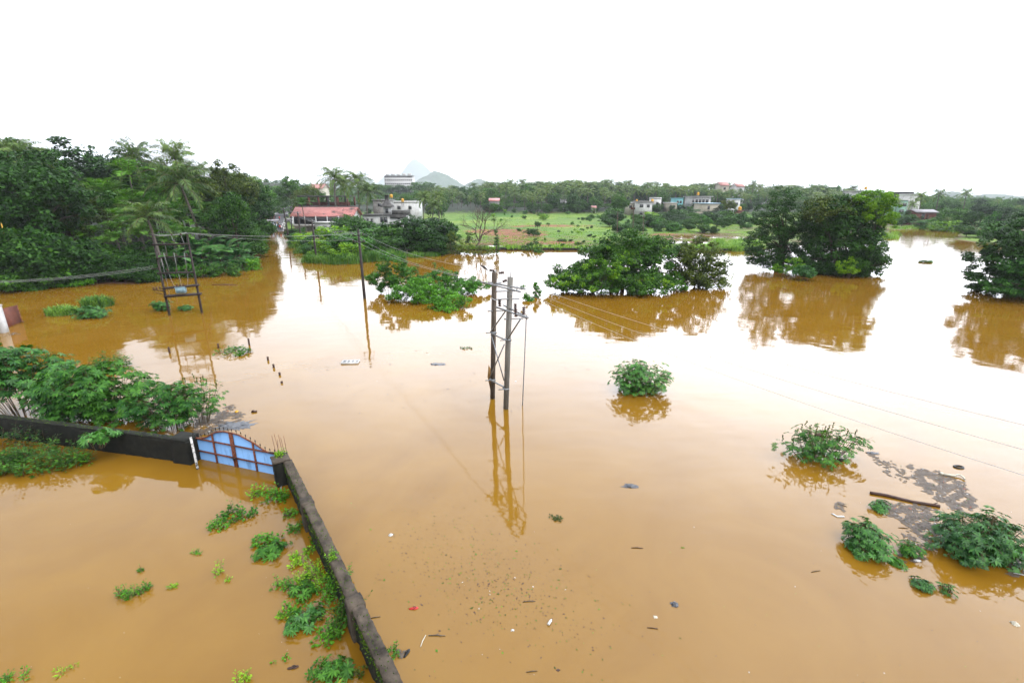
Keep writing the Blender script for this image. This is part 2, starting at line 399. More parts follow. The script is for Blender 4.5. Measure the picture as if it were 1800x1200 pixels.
n1 = N(t, 'ShaderNodeTexNoise', Scale=0.035, Detail=6, Roughness=0.6); n2 = N(t, 'ShaderNodeTexNoise', Scale=0.6, Detail=5); n3 = N(t, 'ShaderNodeTexNoise', Scale=0.055, Detail=7, Roughness=0.62)
mpp = N(t, 'ShaderNodeMapping'); mpp.inputs['Location'].default_value = (37, 11, 0); mpp.inputs['Scale'].default_value = (0.55, 1, 1)
t.links.new(geo.outputs['Position'], n1.inputs['Vector']); t.links.new(geo.outputs['Position'], n2.inputs['Vector'])
t.links.new(geo.outputs['Position'], mpp.inputs[0]); t.links.new(mpp.outputs[0], n3.inputs['Vector'])
r1 = N(t, 'ShaderNodeValToRGB'); e = r1.color_ramp.elements
e[0].position = 0.36; e[0].color = (0.040, 0.108, 0.008, 1); e[1].position = 0.66; e[1].color = (0.130, 0.185, 0.020, 1)
t.links.new(n1.outputs['Fac'], r1.inputs[0])
r3 = N(t, 'ShaderNodeValToRGB'); e = r3.color_ramp.elements
e[0].position = 0.55; e[0].color = (0, 0, 0, 1); e[1].position = 0.60; e[1].color = (1, 1, 1, 1)
t.links.new(n3.outputs['Fac'], r3.inputs[0])
# bare laterite where the traffic goes: around two worn places and in thin streaks
def spot(px, py, sx, sy):
    c = P(px, py, 0.4)
    s = N(t, 'ShaderNodeVectorMath', operation='SUBTRACT'); s.inputs[1].default_value = (c.x, c.y, 0); t.links.new(geo.outputs['Position'], s.inputs[0])
    v = N(t, 'ShaderNodeVectorMath', operation='MULTIPLY'); v.inputs[1].default_value = (1 / sx, 1 / sy, 0); t.links.new(s.outputs[0], v.inputs[0])
    l = N(t, 'ShaderNodeVectorMath', operation='LENGTH'); t.links.new(v.outputs[0], l.inputs[0])
    mr = N(t, 'ShaderNodeMapRange'); mr.inputs[1].default_value = 0.35; mr.inputs[2].default_value = 1.1; mr.inputs[3].default_value = 1; mr.inputs[4].default_value = 0
    t.links.new(l.outputs['Value'], mr.inputs[0]); return mr
acc = None
for a in ((888, 410, 15, 42), (1000, 377, 28, 24), (1175, 411, 12, 6), (940, 425, 20, 7), (960, 398, 24, 8), (880, 427, 12, 8)):
    s_ = spot(*a)
    if acc is None: acc = s_
    else:
        mxm = N(t, 'ShaderNodeMath', operation='MAXIMUM'); t.links.new(acc.outputs[0], mxm.inputs[0]); t.links.new(s_.outputs[0], mxm.inputs[1]); acc = mxm
ad = N(t, 'ShaderNodeMath', operation='MULTIPLY_ADD'); ad.inputs[1].default_value = 0.23
t.links.new(acc.outputs[0], ad.inputs[0]); t.links.new(n3.outputs['Fac'], ad.inputs[2])
t.links.new(ad.outputs[0], r3.inputs[0]); e = r3.color_ramp.elements; e[0].position = 0.62; e[1].position = 0.68
mx = N(t, 'ShaderNodeMixRGB'); t.links.new(r3.outputs[0], mx.inputs[0]); t.links.new(r1.outputs[0], mx.inputs[1]); mx.inputs[2].default_value = (0.17, 0.062, 0.028, 1)
mu = N(t, 'ShaderNodeMixRGB', blend_type='MULTIPLY'); mu.inputs[0].default_value = 0.75
r2 = N(t, 'ShaderNodeValToRGB'); r2.color_ramp.elements[0].position = 0.3; r2.color_ramp.elements[0].color = (0.4, 0.45, 0.4, 1); r2.color_ramp.elements[1].position = 0.7
t.links.new(n2.outputs['Fac'], r2.inputs[0]); t.links.new(mx.outputs[0], mu.inputs[1]); t.links.new(r2.outputs[0], mu.inputs[2])
# mud below and at the waterline, much darker ground higher up under the trees of the slope
sx = N(t, 'ShaderNodeSeparateXYZ'); t.links.new(geo.outputs['Position'], sx.inputs[0])
mr = N(t, 'ShaderNodeMapRange'); mr.inputs[1].default_value = 0.02; mr.inputs[2].default_value = 0.22; t.links.new(sx.outputs['Z'], mr.inputs[0])
mm = N(t, 'ShaderNodeMixRGB'); mm.inputs[1].default_value = (0.06, 0.036, 0.014, 1); t.links.new(mr.outputs[0], mm.inputs[0]); t.links.new(mu.outputs[0], mm.inputs[2])
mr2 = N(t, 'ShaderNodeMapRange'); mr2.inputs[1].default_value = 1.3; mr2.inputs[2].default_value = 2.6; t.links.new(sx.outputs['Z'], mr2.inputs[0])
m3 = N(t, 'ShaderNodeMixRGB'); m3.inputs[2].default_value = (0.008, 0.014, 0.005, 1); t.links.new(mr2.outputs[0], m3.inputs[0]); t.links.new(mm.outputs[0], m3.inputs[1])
lx = N(t, 'ShaderNodeMath', operation='MULTIPLY_ADD'); lx.inputs[1].default_value = 0.45; t.links.new(sx.outputs['Y'], lx.inputs[0]); t.links.new(sx.outputs['X'], lx.inputs[2])   # forest floor of the left bank, its shade put into the colour
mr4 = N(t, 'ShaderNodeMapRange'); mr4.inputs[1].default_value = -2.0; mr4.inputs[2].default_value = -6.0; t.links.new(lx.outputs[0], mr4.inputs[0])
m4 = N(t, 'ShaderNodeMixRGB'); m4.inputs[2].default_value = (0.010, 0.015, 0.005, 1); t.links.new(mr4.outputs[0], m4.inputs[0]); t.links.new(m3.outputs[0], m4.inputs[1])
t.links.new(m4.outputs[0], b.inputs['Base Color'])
bp = N(t, 'ShaderNodeBump', Strength=0.8, Distance=0.25); t.links.new(n2.outputs['Fac'], bp.inputs['Height']); t.links.new(bp.outputs[0], b.inputs['Normal'])
M['ground'] = m
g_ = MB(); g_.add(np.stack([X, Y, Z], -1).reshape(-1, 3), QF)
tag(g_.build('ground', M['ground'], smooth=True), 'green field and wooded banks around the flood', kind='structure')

# the flood
m, t, n, b = mat('muddy flood water')
b.inputs['Roughness'].default_value = 0.045; b.inputs['IOR'].default_value = 1.36; b.inputs['Specular IOR Level'].default_value = 0.5
geo = N(t, 'ShaderNodeNewGeometry')
n1 = N(t, 'ShaderNodeTexNoise', Scale=0.13, Detail=6, Roughness=0.6, Distortion=1.6); t.links.new(geo.outputs['Position'], n1.inputs['Vector'])
r1 = N(t, 'ShaderNodeValToRGB'); e = r1.color_ramp.elements
e[0].position = 0.32; e[0].color = (0.116, 0.0560, 0.0035, 1); e[1].position = 0.7; e[1].color = (0.144, 0.0745, 0.0075, 1)
t.links.new(n1.outputs['Fac'], r1.inputs[0]); t.links.new(r1.outputs[0], b.inputs['Base Color'])
def wave(sxy, scale, rot, detail):
    mp = N(t, 'ShaderNodeMapping'); mp.inputs['Scale'].default_value = (sxy[0], sxy[1], 1); mp.inputs['Rotation'].default_value = (0, 0, rot)
    t.links.new(geo.outputs['Position'], mp.inputs[0])
    w = N(t, 'ShaderNodeTexNoise', Scale=scale, Detail=detail, Roughness=0.5); t.links.new(mp.outputs[0], w.inputs['Vector']); return w
wa = wave((0.30, 1.0), 1.3, R(10), 2); wb = wave((0.5, 1.0), 5.0, R(-14), 2); wc = wave((1, 1), 0.30, 0, 2); wd = wave((1, 1), 0.045, 0, 3)
def mul(x, k):
    q = N(t, 'ShaderNodeMath', operation='MULTIPLY'); t.links.new(x.outputs[0], q.inputs[0])
    if isinstance(k, float): q.inputs[1].default_value = k
    else: t.links.new(k.outputs[0], q.inputs[1])
    return q
def plus(x, y):
    q = N(t, 'ShaderNodeMath', operation='ADD'); t.links.new(x.outputs[0], q.inputs[0]); t.links.new(y.outputs[0], q.inputs[1]); return q
am = N(t, 'ShaderNodeMapRange'); am.inputs[1].default_value = 0.42; am.inputs[2].default_value = 0.62; am.inputs[3].default_value = 0.35; am.inputs[4].default_value = 1.0
t.links.new(wd.outputs[0], am.inputs[0])
sep = N(t, 'ShaderNodeSeparateXYZ'); t.links.new(geo.outputs['Position'], sep.inputs[0])
br = N(t, 'ShaderNodeMapRange'); br.inputs[1].default_value = 5.0; br.inputs[2].default_value = 45.0; br.inputs[3].default_value = 0.7; br.inputs[4].default_value = 2.6   # the breeze reaches the open water on the east side
t.links.new(sep.outputs['X'], br.inputs[0])
hh = plus(plus(mul(mul(wa, 0.0105), am), mul(mul(mul(wb, 0.0028), am), br)), mul(wc, 0.030))
bp = N(t, 'ShaderNodeBump', Strength=1.0, Distance=1.0); t.links.new(hh.outputs[0], bp.inputs['Height']); t.links.new(bp.outputs[0], b.inputs['Normal'])
M['water'] = m
w_ = MB(); w_.add([(-1200, -250, 0), (1200, -250, 0), (1200, 420, 0), (-1200, 420, 0)], [[0, 1, 2, 3]])
tag(w_.build('water', M['water']), 'brown flood water', kind='structure')

# road: a sheet a little above the land, with kerb-side verge strips of its own
rb = MB(); ys = np.arange(143, 420, 3.0); xs_ = road_x(ys)
tx = np.gradient(xs_, ys); nrm = np.stack([np.ones_like(tx), -tx], 1); nrm /= np.linalg.norm(nrm, axis=1, keepdims=True)
def strip(mb, o0, o1, dz, mi=0):
    V = []
    for k in range(len(ys)):
        for o_ in (o0, o1):
            x, y = xs_[k] + nrm[k, 0] * o_, ys[k] + nrm[k, 1] * o_
            V.append((x, y, float(road_z(ys[k])) + dz))
    i = np.arange(len(ys) - 1) * 2
    mb.add(np.array(V), np.stack([i, i + 1, i + 3, i + 2], 1), mi)
strip(rb, -3.0, 3.0, 0.05)
M['roadline'] = paint('worn white road line', (0.3, 0.3, 0.29), (0.5, 0.5, 0.48), 3, 0.7)
tag(rb.build('road', M['asphalt'], smooth=True), 'wet grey road climbing out of the flood', kind='structure')
vb_ = MB(); strip(vb_, -2.85, -2.65, 0.056); strip(vb_, 2.65, 2.85, 0.056)
tag(vb_.build('road_markings', M['roadline']), 'worn white edge lines', kind='structure')

# hills beyond
def canopy_bump(x, y, s, seed):
    rr = np.random.default_rng(seed); q = 0
    for _ in range(5):
        a = rr.uniform(0, 6.28); k = rr.uniform(0.6, 1.7) / s; q = q + np.abs(np.sin(k * (np.cos(a) * x + np.sin(a) * y) + rr.uniform(0, 6.28)))
    return q / 5
M['wood_far'] = paint('far wooded slope', (0.020, 0.048, 0.020), (0.05, 0.095, 0.035), 0.09, 0.95, bump=1.0)
def hill(name, label, peaks, fwd, x0, x1, dy, step, tree):
    xs = np.arange(x0, x1, step); yy = np.arange(fwd - dy, fwd + dy, step)
    X, Y = np.meshgrid(xs, yy); Zh = np.full(X.shape, -48.0)
    for (px, py, wl, wr, k) in peaks:
        p = PD(px, py, fwd); sl = wl * fwd / F; sr = wr * fwd / F
        u = (X - p.x) / np.where(X < p.x, sl, sr); v = (Y - fwd) / (dy * 0.55)
        Zh = np.maximum(Zh, -48 + (p.z - tree * 0.8 + 48) * np.exp(-(np.abs(u) ** k) - v * v))
    Zh = Zh + tree * canopy_bump(X, Y, tree * 0.7, int(fwd)) + tree * 0.25 * canopy_bump(X, Y, tree * 0.2, int(fwd) + 1)
    nx, ny = len(xs), len(yy)
    ii = (np.arange(ny - 1)[:, None] * nx + np.arange(nx - 1)[None]).ravel()
    h = MB(); h.add(np.stack([X, Y, Zh], -1).reshape(-1, 3), np.stack([ii, ii + 1, ii + 1 + nx, ii + nx], 1))
    return tag(h.build(name, M['wood_far'], smooth=True), label, kind='structure')
hill('mountain', 'faint pale cone mountain lost in cloud', [(728, 279, 40, 52, 1.5), (690, 305, 40, 60, 2)], 5800, -2500, 300, 440, 30, 14)
hill('hill', 'hazy blue wooded hill', [(768, 302, 60, 62, 1.6), (840, 315, 40, 60, 1.6), (640, 310, 26, 26, 2), (600, 316, 60, 60, 2)], 3000, -1700, 700, 400, 10, 26)
hill('hill', 'hazy low wooded ridge at the far end of the pond', [(1590, 338, 60, 60, 2), (1672, 336, 14, 22, 1.6), (1740, 341, 40, 90, 2), (1850, 342, 120, 90, 2)], 2300, 1500, 3000, 300, 10, 10)
hill('hill', 'wooded knoll under the long pale apartment block', [(690, 324, 46, 66, 2), (760, 331, 60, 80, 2), (620, 330, 60, 70, 2)], 540, -330, 60, 100, 3, 8)
# ---------------------------------------------------------------- plants: leaf and limb builders
def rdir(r, n):
    v = r.normal(size=(n, 3)); return unit(v)
def leaf_quads(mb, c, d, nrm, L, W, m=0, fold=0.0):         # one rhombic leaf per centre
    c = np.asarray(c); n = len(c)
    d = unit(d); s = unit(np.cross(d, nrm)); u = np.cross(s, d)
    L = np.broadcast_to(np.asarray(L, float), (n,))[:, None]; W = np.broadcast_to(np.asarray(W, float), (n,))[:, None]
    V = np.stack([c, c + d * L * .45 + s * W * .5 + u * W * fold, c + d * L - u * L * 0.08, c + d * L * .45 - s * W * .5 + u * W * fold], 1).reshape(-1, 3)
    return mb.add(V, np.arange(n * 4).reshape(n, 4), m)
def clump_leaves(mb, r, cen, rad, per, L, W, m=0, up=0.7, flat=0.75, droop=0.25):
    cen = np.asarray(cen, float); k = len(cen)
    rad = np.broadcast_to(np.asarray(rad, float), (k,))
    q = rdir(r, k * per); f = r.uniform(0.35, 1.0, (k * per, 1)) ** 0.5
    off = q * f * np.repeat(rad, per)[:, None]; off[:, 2] *= flat
    c = np.repeat(cen, per, 0) + off
    d = q * np.array([1, 1, 0.35]) + r.normal(size=(k * per, 3)) * 0.45; d[:, 2] -= droop
    nr = q * 0.6 + np.array([0, 0, up]) + r.normal(size=(k * per, 3)) * 0.35
    z = r.uniform(0.7, 1.3, k * per)
    return leaf_quads(mb, c - unit(d) * (L * z * .4)[:, None], d, nr, L * z, W * z, m)
def crown_points(r, lobes, n, inner=0.45, zmin=-1e9):
    lobes = np.array(lobes, float)
    w = (lobes[:, 3] * lobes[:, 4] + lobes[:, 4] * lobes[:, 5] + lobes[:, 3] * lobes[:, 5]); w /= w.sum()
    out = []
    while len(out) < n:
        i = r.choice(len(lobes), p=w); l = lobes[i]; q = rdir(r, 1)[0]
        f = 1 - (1 - inner) * r.random() ** 1.7
        p = l[:3] + q * l[3:6] * f
        if p[2] > zmin: out.append(p)
    return np.array(out)
def limbs(mb, r, base, tips, r0, trunk_top, m=0, lean=(0, 0)):
    b = np.array(base, float); tt = b + np.array([lean[0], lean[1], trunk_top])
    tube(mb, [b - np.array([0, 0, .6]), b + (tt - b) * .5 + r.normal(size=3) * np.array([.12, .12, 0]) * r0 * 3, tt], [r0 * 1.15, r0 * .85, r0 * .62], 7, m)
    for p in tips:
        p = np.array(p, float); st = b + (tt - b) * r.uniform(.6, 1.0); md = st + (p - st) * .55 + np.array([0, 0, np.linalg.norm(p - st) * .10])
        tube(mb, [st, md, p], [r0 * .42, r0 * .24, r0 * .06], 5, m, cap=False)
def tree_mesh(seed, lobes, ht, r0=0.22, n=90, per=46, L=0.34, W=0.2, cr=0.75, leaf='leaf_mid', trunk_top=0.45, inner=0.4, up=0.7, zmin=0.0, flat=0.7):
    r = np.random.default_rng(seed)
    cen = crown_points(r, lobes, n, inner, zmin)
    f = MB(); clump_leaves(f, r, cen, cr * r.uniform(.6, 1.25, n), per, L, W, up=up, flat=flat)
    tk = MB(); limbs(tk, r, (0, 0, 0), cen[r.choice(n, min(18, n), replace=False)] * np.array([.93, .93, .96]), r0, ht * trunk_top)
    return f.mesh('crown', M[leaf]), tk.mesh('trunk', M['bark'], True)
class Kind:
    """A plant of a kind, kept once; place() gives each plant objects of its own that share the kind's meshes."""
    def __init__(s, name, parts, height):
        s.name = name; s.parts = parts; h = 0
        for _, me in parts:
            v = np.empty(len(me.vertices) * 3, np.float32); me.vertices.foreach_get('co', v); h = max(h, float(np.sort(v[2::3])[-max(1, len(v) // 3 // 400)]))
        s.h = h
    def place(s, loc, height, label, cat='tree', group=None, rz=0.0, wide=1.0, name=None, tilt=(0, 0)):
        k = height / s.h
        o = empty(name or s.name, loc, label, cat, group, rz)
        o.rotation_euler = (tilt[0], tilt[1], rz)
        o.scale = (k * wide, k * wide, k)
        for nm, me in s.parts:
            c = bpy.data.objects.new(nm, me); C.objects.link(c); c.parent = o
        return o
rng = np.random.default_rng(11); rnd = random.Random(7)
def lobes_round(r, H_, W_, low=0.35, n=7):                  # uneven round crown
    out = [(0, 0, H_ * (low + 1) / 2, W_ * .36, W_ * .36, H_ * (1 - low) * .42)]
    for k in range(n):
        a = k / n * 6.28 + r.uniform(-.4, .4); z = r.uniform(low + .1, .88)
        rr = W_ * .5 * (1 - abs(z - .58) * 1.1) * r.uniform(.5, .75)
        q = W_ * r.uniform(.16, .27)
        out.append((math.cos(a) * rr, math.sin(a) * rr, H_ * z, q, q, q * .8))
    return out
def lobes_tier(r, H_, W_, low=0.2):
    out = []
    for k in range(9):
        z = low + (1 - low) * k / 8.6; w = W_ * .5 * (1.05 - z) ** .6 * r.uniform(.5, .8); a = k * 2.4
        out.append((math.cos(a) * w * .6, math.sin(a) * w * .6, H_ * z * .95, w * .75, w * .75, H_ * .055))
    return out
K = {}
def mk(nm, key, seed, lob, ht, **kw):
    a, b_ = tree_mesh(seed, lob, ht, **kw); K.setdefault(key, []).append(Kind(nm, [('crown', a), ('trunk', b_)], ht))
for i in range(3):
    r = np.random.default_rng(100 + i)
    mk('broadleaf_tree', 'dark', 20 + i, lobes_round(r, 10, 8.5, .22, 9), 10, n=150, per=112, L=.29, W=.165, cr=.66, leaf='leaf_dark')
    mk('broadleaf_tree', 'mid', 30 + i, lobes_round(r, 10, 8.0, .25, 8), 10, n=140, per=106, L=.29, W=.17, cr=.66, leaf='leaf_mid')
    mk('broadleaf_tree', 'olive', 40 + i, lobes_round(r, 10, 8.5, .28, 8), 10, n=130, per=104, L=.28, W=.15, cr=.64, leaf='leaf_olive')
    mk('shrub', 'shrub', 60 + i, lobes_round(r, 3, 3.6, .0, 8), 3, n=90, per=64, L=.21, W=.115, cr=.40, leaf=('leaf_mid', 'leaf_dark', 'leaf_mid')[i], r0=.06, trunk_top=.3)
    mk('shrub', 'lightshrub', 70 + i, lobes_round(r, 2, 2.6, .0, 7), 2, n=64, per=50, L=.18, W=.09, cr=.30, leaf=('leaf_light', 'leaf_vine', 'leaf_vine')[i], r0=.04, trunk_top=.3)
    mk('broadleaf_tree', 'far', 80 + i, lobes_round(r, 10, 9, .12, 8), 10, n=120, per=34, L=.62, W=.38, cr=.95, leaf=('leaf_mid', 'leaf_dark', 'leaf_mid')[i])

def frond(mb, r, base, az, el, L, npair, lw, ll, sag, m=0, mr=1, hang=0.55, curl=0.0, vee=0.35):
    k = 9; t = np.linspace(0, 1, k)
    a0 = el; ang = a0 - sag * t ** 1.4
    ds = L / (k - 1); hx = np.concatenate([[0], np.cumsum(np.cos(ang[:-1]) * ds)]); hz = np.concatenate([[0], np.cumsum(np.sin(ang[:-1]) * ds)])
    side = curl * L * t ** 2
    ca, sa = math.cos(az), math.sin(az)
    pts = np.stack([base[0] + hx * ca - side * sa, base[1] + hx * sa + side * ca, base[2] + hz], 1)
    tube(mb, pts, np.linspace(.035, .008, k) * (L / 4) + .006, 3, mr, cap=False)
    u = np.linspace(.12, .99, npair); p = np.stack([np.interp(u, t, pts[:, j]) for j in range(3)], 1)
    tg = unit(np.stack([np.interp(u, t, np.gradient(pts[:, j])) for j in range(3)], 1))
    s0 = unit(np.cross(tg, np.array([0, 0, 1.0]))); up = np.cross(s0, tg)
    prof = np.sin(np.clip(u * 1.02, 0, 1) * math.pi) ** .5 * .85 + .15
    for sg in (-1, 1):
        d = s0 * sg * .8 + tg * .65 + up * vee + r.normal(size=(npair, 3)) * .17
        d[:, 2] -= hang * (.5 + r.random(npair))
        nr = up + s0 * (-sg) * .5 + r.normal(size=(npair, 3)) * .15
        leaf_quads(mb, p, d, nr, ll * prof * r.uniform(.85, 1.1, npair), lw, m)
def palm_kind(seed, ht, nf, L, npair, ll, lw, key, nm, r0=.17, lean=.6, leaf='leaf_palm', sag=1.6, el0=-.45, el1=1.42, hang=.95, shaft=False, vee=.3):
    r = np.random.default_rng(seed)
    a = r.uniform(0, 6.28); top = np.array([math.cos(a) * lean, math.sin(a) * lean, ht])
    z = np.linspace(0, 1, 8); pts = np.stack([top[0] * z ** 2, top[1] * z ** 2, -.5 + (ht + .5) * z], 1)
    tk = MB(); tube(tk, pts, r0 * (1.35 - .55 * z ** .5) * np.where(np.arange(8) == 0, 1.25, 1), 8)
    f = MB()
    if shaft: tube(f, [top - vb(0, 0, .9), top - vb(0, 0, .3), top + vb(0, 0, .15)], [r0 * 1.0, r0 * 1.15, r0 * .5], 6)
    for i in range(nf):
        q = i / (nf - 1)
        el = el1 + (el0 - el1) * q ** 1.25
        frond(f, r, top + vb(0, 0, -.25 * q), i * 2.399 + r.uniform(-.2, .2), el, L * (.72 + .28 * math.sin(min(1, q * 1.6) * 1.57)) * r.uniform(.9, 1.08), npair, lw, ll, sag * r.uniform(.75, 1.1), hang=hang, curl=r.uniform(-.12, .12), vee=vee)
    parts = [('fronds', f.mesh('fronds', [M[leaf], M['stem']])), ('trunk', tk.mesh('trunk', M['palm_bark'], True))]
    if not shaft and npair > 16:
        c = MB()
        for i in range(14):
            b_ = i * 2.1; lathe(c, [(.02, -.16), (.1, -.1), (.125, 0), (.09, .1), (.01, .15)], (top[0] + math.cos(b_) * .19, top[1] + math.sin(b_) * .19, top[2] - .35 - .12 * (i % 3)), 7)
        parts.append(('coconuts', c.mesh('coconuts', M['leaf_olive'], True)))
    K.setdefault(key, []).append(Kind(nm, parts, ht + L * .62))
for i in range(3):
    palm_kind(200 + i, 10, 26, 4.7, 44, .95, .075, 'coco', 'coconut_palm', lean=(.6, 1.6, 1.0)[i])
    palm_kind(210 + i, 10, 20, 4.2, 13, 1.15, .20, 'cocofar', 'coconut_palm', lean=(.4, 1.0, .8)[i], sag=(1.5, 1.8, 1.35)[i])
    palm_kind(220 + i, 8, 11, 2.6, 26, .80, .105, 'areca', 'areca_palm', r0=.075, lean=.25, leaf='leaf_areca', sag=1.45, el0=.2, el1=1.45, hang=.45, shaft=True, vee=.55)
def banana_kind(seed):
    r = np.random.default_rng(seed); f = MB(); tk = MB()
    tube(tk, [(0, 0, -.5), (0, 0, .9), (.05, 0, 1.8)], [.13, .11, .07], 8)
    for i in range(10):
        az = i * 2.399 + r.uniform(-.3, .3); el = r.uniform(.55, 1.35); L = r.uniform(1.7, 2.5); w = r.uniform(.42, .58); k = 10
        t = np.linspace(0, 1, k); ang = el - r.uniform(1.1, 2.0) * t ** 1.6
        ds = L / (k - 1); hx = np.concatenate([[0], np.cumsum(np.cos(ang[:-1]) * ds)]); hz = np.concatenate([[0], np.cumsum(np.sin(ang[:-1]) * ds)])
        p = np.stack([hx * math.cos(az), hx * math.sin(az), 1.7 + hz], 1); s = np.array([-math.sin(az), math.cos(az), 0])
        tube(f, p, np.linspace(.035, .008, k), 4, 1, cap=False)
        wd = w * np.sin(np.clip((t - .1) / .9, 0, 1) * math.pi) ** .55 * .5 + .01
        for sg in (-1, 1):                                   # torn into strips along the ribs
            for j in range(1, k - 1):
                a_, b_ = p[j], p[j + 1]; gap = r.uniform(.0, .18); dr = vb(0, 0, -r.uniform(.05, .3) * w)
                V = [a_, a_ + (b_ - a_) * (1 - gap * .4), a_ + (b_ - a_) * (1.12 - gap) + s * sg * wd[min(j + 1, k - 1)] * 2 + dr, a_ + (b_ - a_) * .12 + s * sg * wd[j] * 2 + dr]
                f.add(np.array(V), [[0, 1, 2, 3]])
    K.setdefault('banana', []).append(Kind('banana_plant', [('leaves', f.mesh('leaves', [M['leaf_banana'], M['stem']])), ('trunk', tk.mesh('trunk', M['stem'], True))], 3.7))
banana_kind(1); banana_kind(2)

# ---------------------------------------------------------------- castor plants, weeds, grass, vines
def palmate(mb, r, c, d, nrm, size, lobes=8, m=0):          # palmate leaves, lobes round a centre
    n = len(c); d = unit(d - nrm * (d * nrm).sum(1, keepdims=True)); s = np.cross(nrm, d)
    V = []; Fq = []
    for k in range(lobes):
        a = (k - (lobes - 1) / 2) * (5.1 / lobes)
        q = d * math.cos(a) + s * math.sin(a); w = np.cross(nrm, q)
        L = (size * (1 - .055 * abs(k - (lobes - 1) / 2)))[:, None]
        dr = nrm * L
        V.append(np.stack([c, c + q * L * .55 + w * L * .15 + dr * .03, c + q * L - dr * .16, c + q * L * .55 - w * L * .15 + dr * .03], 1))
    V = np.stack(V, 1).reshape(-1, 3)
    return mb.add(V, np.arange(n * lobes * 4).reshape(-1, 4), m)
def castor(name, label, base, w, dep, ht, nstem, nleaf, size, leaf='leaf_castor', seed=0, lift=0.35, cat='castor plant', group=None, flowers=0, tmin=0.3, flat_=0.8, rz=0.0):
    r = np.random.default_rng(seed + 900); f = MB(); st = MB(); fl = MB()
    o = empty(name, base, label, cat, group, rz)
    a = r.uniform(0, 6.28, nstem); q = np.sqrt(r.uniform(0.0, 1, nstem))
    tips = np.stack([np.cos(a) * q * w * .5, np.sin(a) * q * dep * .5, ht * (lift + (1 - lift) * np.sqrt(np.clip(1 - q * q, 0, 1)) ** flat_) * r.uniform(.82, 1.0, nstem)], 1)
    for i in range(nstem):
        tp = tips[i]; b0 = vb(tp[0] * .32 + r.normal() * .05, tp[1] * .32 + r.normal() * .05, -.35)
        md = (b0 + tp) / 2 + vb(tp[0] * .06, tp[1] * .06, .1 * ht)
        tube(st, [b0, md, tp], [.016, .012, .006], 4, cap=False)
        for z in (0.6,):
            j = tp + r.normal(size=3) * vb(.2, .2, .1) * ht * .3; tube(st, [b0 + (tp - b0) * z, (b0 + (tp - b0) * z + j) / 2 + vb(0, 0, .05), j], [.01, .008, .004], 3, cap=False)
    for i in range(max(2, nstem // 6)):                      # bent bare stems reaching out of the leaves
        q_ = tips[r.integers(nstem)]; e_ = q_ * np.array([1.25, 1.25, .9]) + r.normal(size=3) * vb(.12, .12, .1) * ht; e_[2] = max(e_[2], .05)
        b0 = vb(q_[0] * .32, q_[1] * .32, -.3); tube(st, [b0, (b0 + e_) / 2 + vb(0, 0, .2 * ht), e_], [.014, .010, .004], 4, cap=False)
    per = max(3, int(nleaf * 1.9) // nstem)
    b0s = np.stack([tips[:, 0] * .32, tips[:, 1] * .32, np.zeros(nstem)], 1)
    tt = np.repeat(1.0, per * nstem) - (1 - tmin) * r.random(per * nstem) ** 1.5
    src = np.repeat(b0s, per, 0); src = src + (np.repeat(tips, per, 0) - src) * tt[:, None]; n = len(src)
    az = r.uniform(0, 6.28, n); reach = r.uniform(.25, 1.0, n) * min(.5, .30 * ht + .12)
    out = np.stack([np.cos(az), np.sin(az), np.zeros(n)], 1)
    c = src + out * reach[:, None] + np.stack([np.zeros(n), np.zeros(n), -r.uniform(-.12, .30, n) * min(ht, 1.2) * .7], 1)
    c[:, 2] = np.maximum(c[:, 2], .02 + r.random(n) * .06)
    nr = unit(out * .45 + np.array([0, 0, 1.0]) + r.normal(size=(n, 3)) * .25 + np.stack([src[:, 0] / w, src[:, 1] / dep, np.zeros(n)], 1) * .5)
    palmate(f, r, c, out + r.normal(size=(n, 3)) * .3, nr, size * (.3 + .85 * r.random(n) ** .8), 8)
    for i in range(0, n, 3): tube(st, [src[i] - vb(0, 0, .04), c[i]], [.006, .004], 3, cap=False)
    for i in range(flowers):
        p = tips[i % nstem]
        for k in range(6): lathe(fl, [(.004, -.03), (.026, -.01), (.026, .012), (.004, .03)], (p[0] + r.normal() * .015, p[1] + r.normal() * .015, p[2] + .03 + .045 * k), 5)
        fh = fl.build('seed_head', M['leaf_olive'], o); fl = MB()
    f.build('foliage', M[leaf], o); st.build('stems', M['stem'], o)
    return o
def weed(name, label, base, w, dep, ht, ns, leaf='leaf_weed', seed=0, L=.09, W=.045, cat='plant', group=None, per=22, rz=0.0):
    r = np.random.default_rng(seed + 500); f = MB(); st = MB(); o = empty(name, base, label, cat, group, rz)
    ns = max(3, int(ns * .8)); per = max(8, int(per * .62)); L *= 1.15; W *= 1.15; w *= 1.1; ht *= 1.15
    for i in range(ns):
        a = r.uniform(0, 6.28); q = math.sqrt(r.random()); b0 = vb(math.cos(a) * q * w * .5, math.sin(a) * q * dep * .5, -.15)
        h = ht * r.uniform(.5, 1.0) * (1 - .45 * q * q); ln = r.normal(size=2) * h * .35
        tp = b0 + vb(ln[0], ln[1], h + .15); md = (b0 + tp) / 2 + vb(-ln[0] * .2, -ln[1] * .2, 0)
        tube(st, [b0, md, tp], [.008, .006, .003], 3, cap=False)
        t = r.uniform(.25, 1, per); p = b0 * ((1 - t) ** 2)[:, None] + md * (2 * t * (1 - t))[:, None] + tp * (t * t)[:, None]
        p[:, 2] = np.maximum(p[:, 2], .01)
        az = r.uniform(0, 6.28, per); d = np.stack([np.cos(az), np.sin(az), r.uniform(-.2, .6, per)], 1)
        z = r.uniform(.6, 1.25, per) * (1.15 - .5 * t)
        leaf_quads(f, p + d * (.5 * L), d, np.stack([np.zeros(per), np.zeros(per), np.ones(per)], 1) + r.normal(size=(per, 3)) * .3, L * z * 1.3, W * z * 1.3)
    f.build('foliage', M[leaf], o); st.build('stems', M['stem'], o); return o
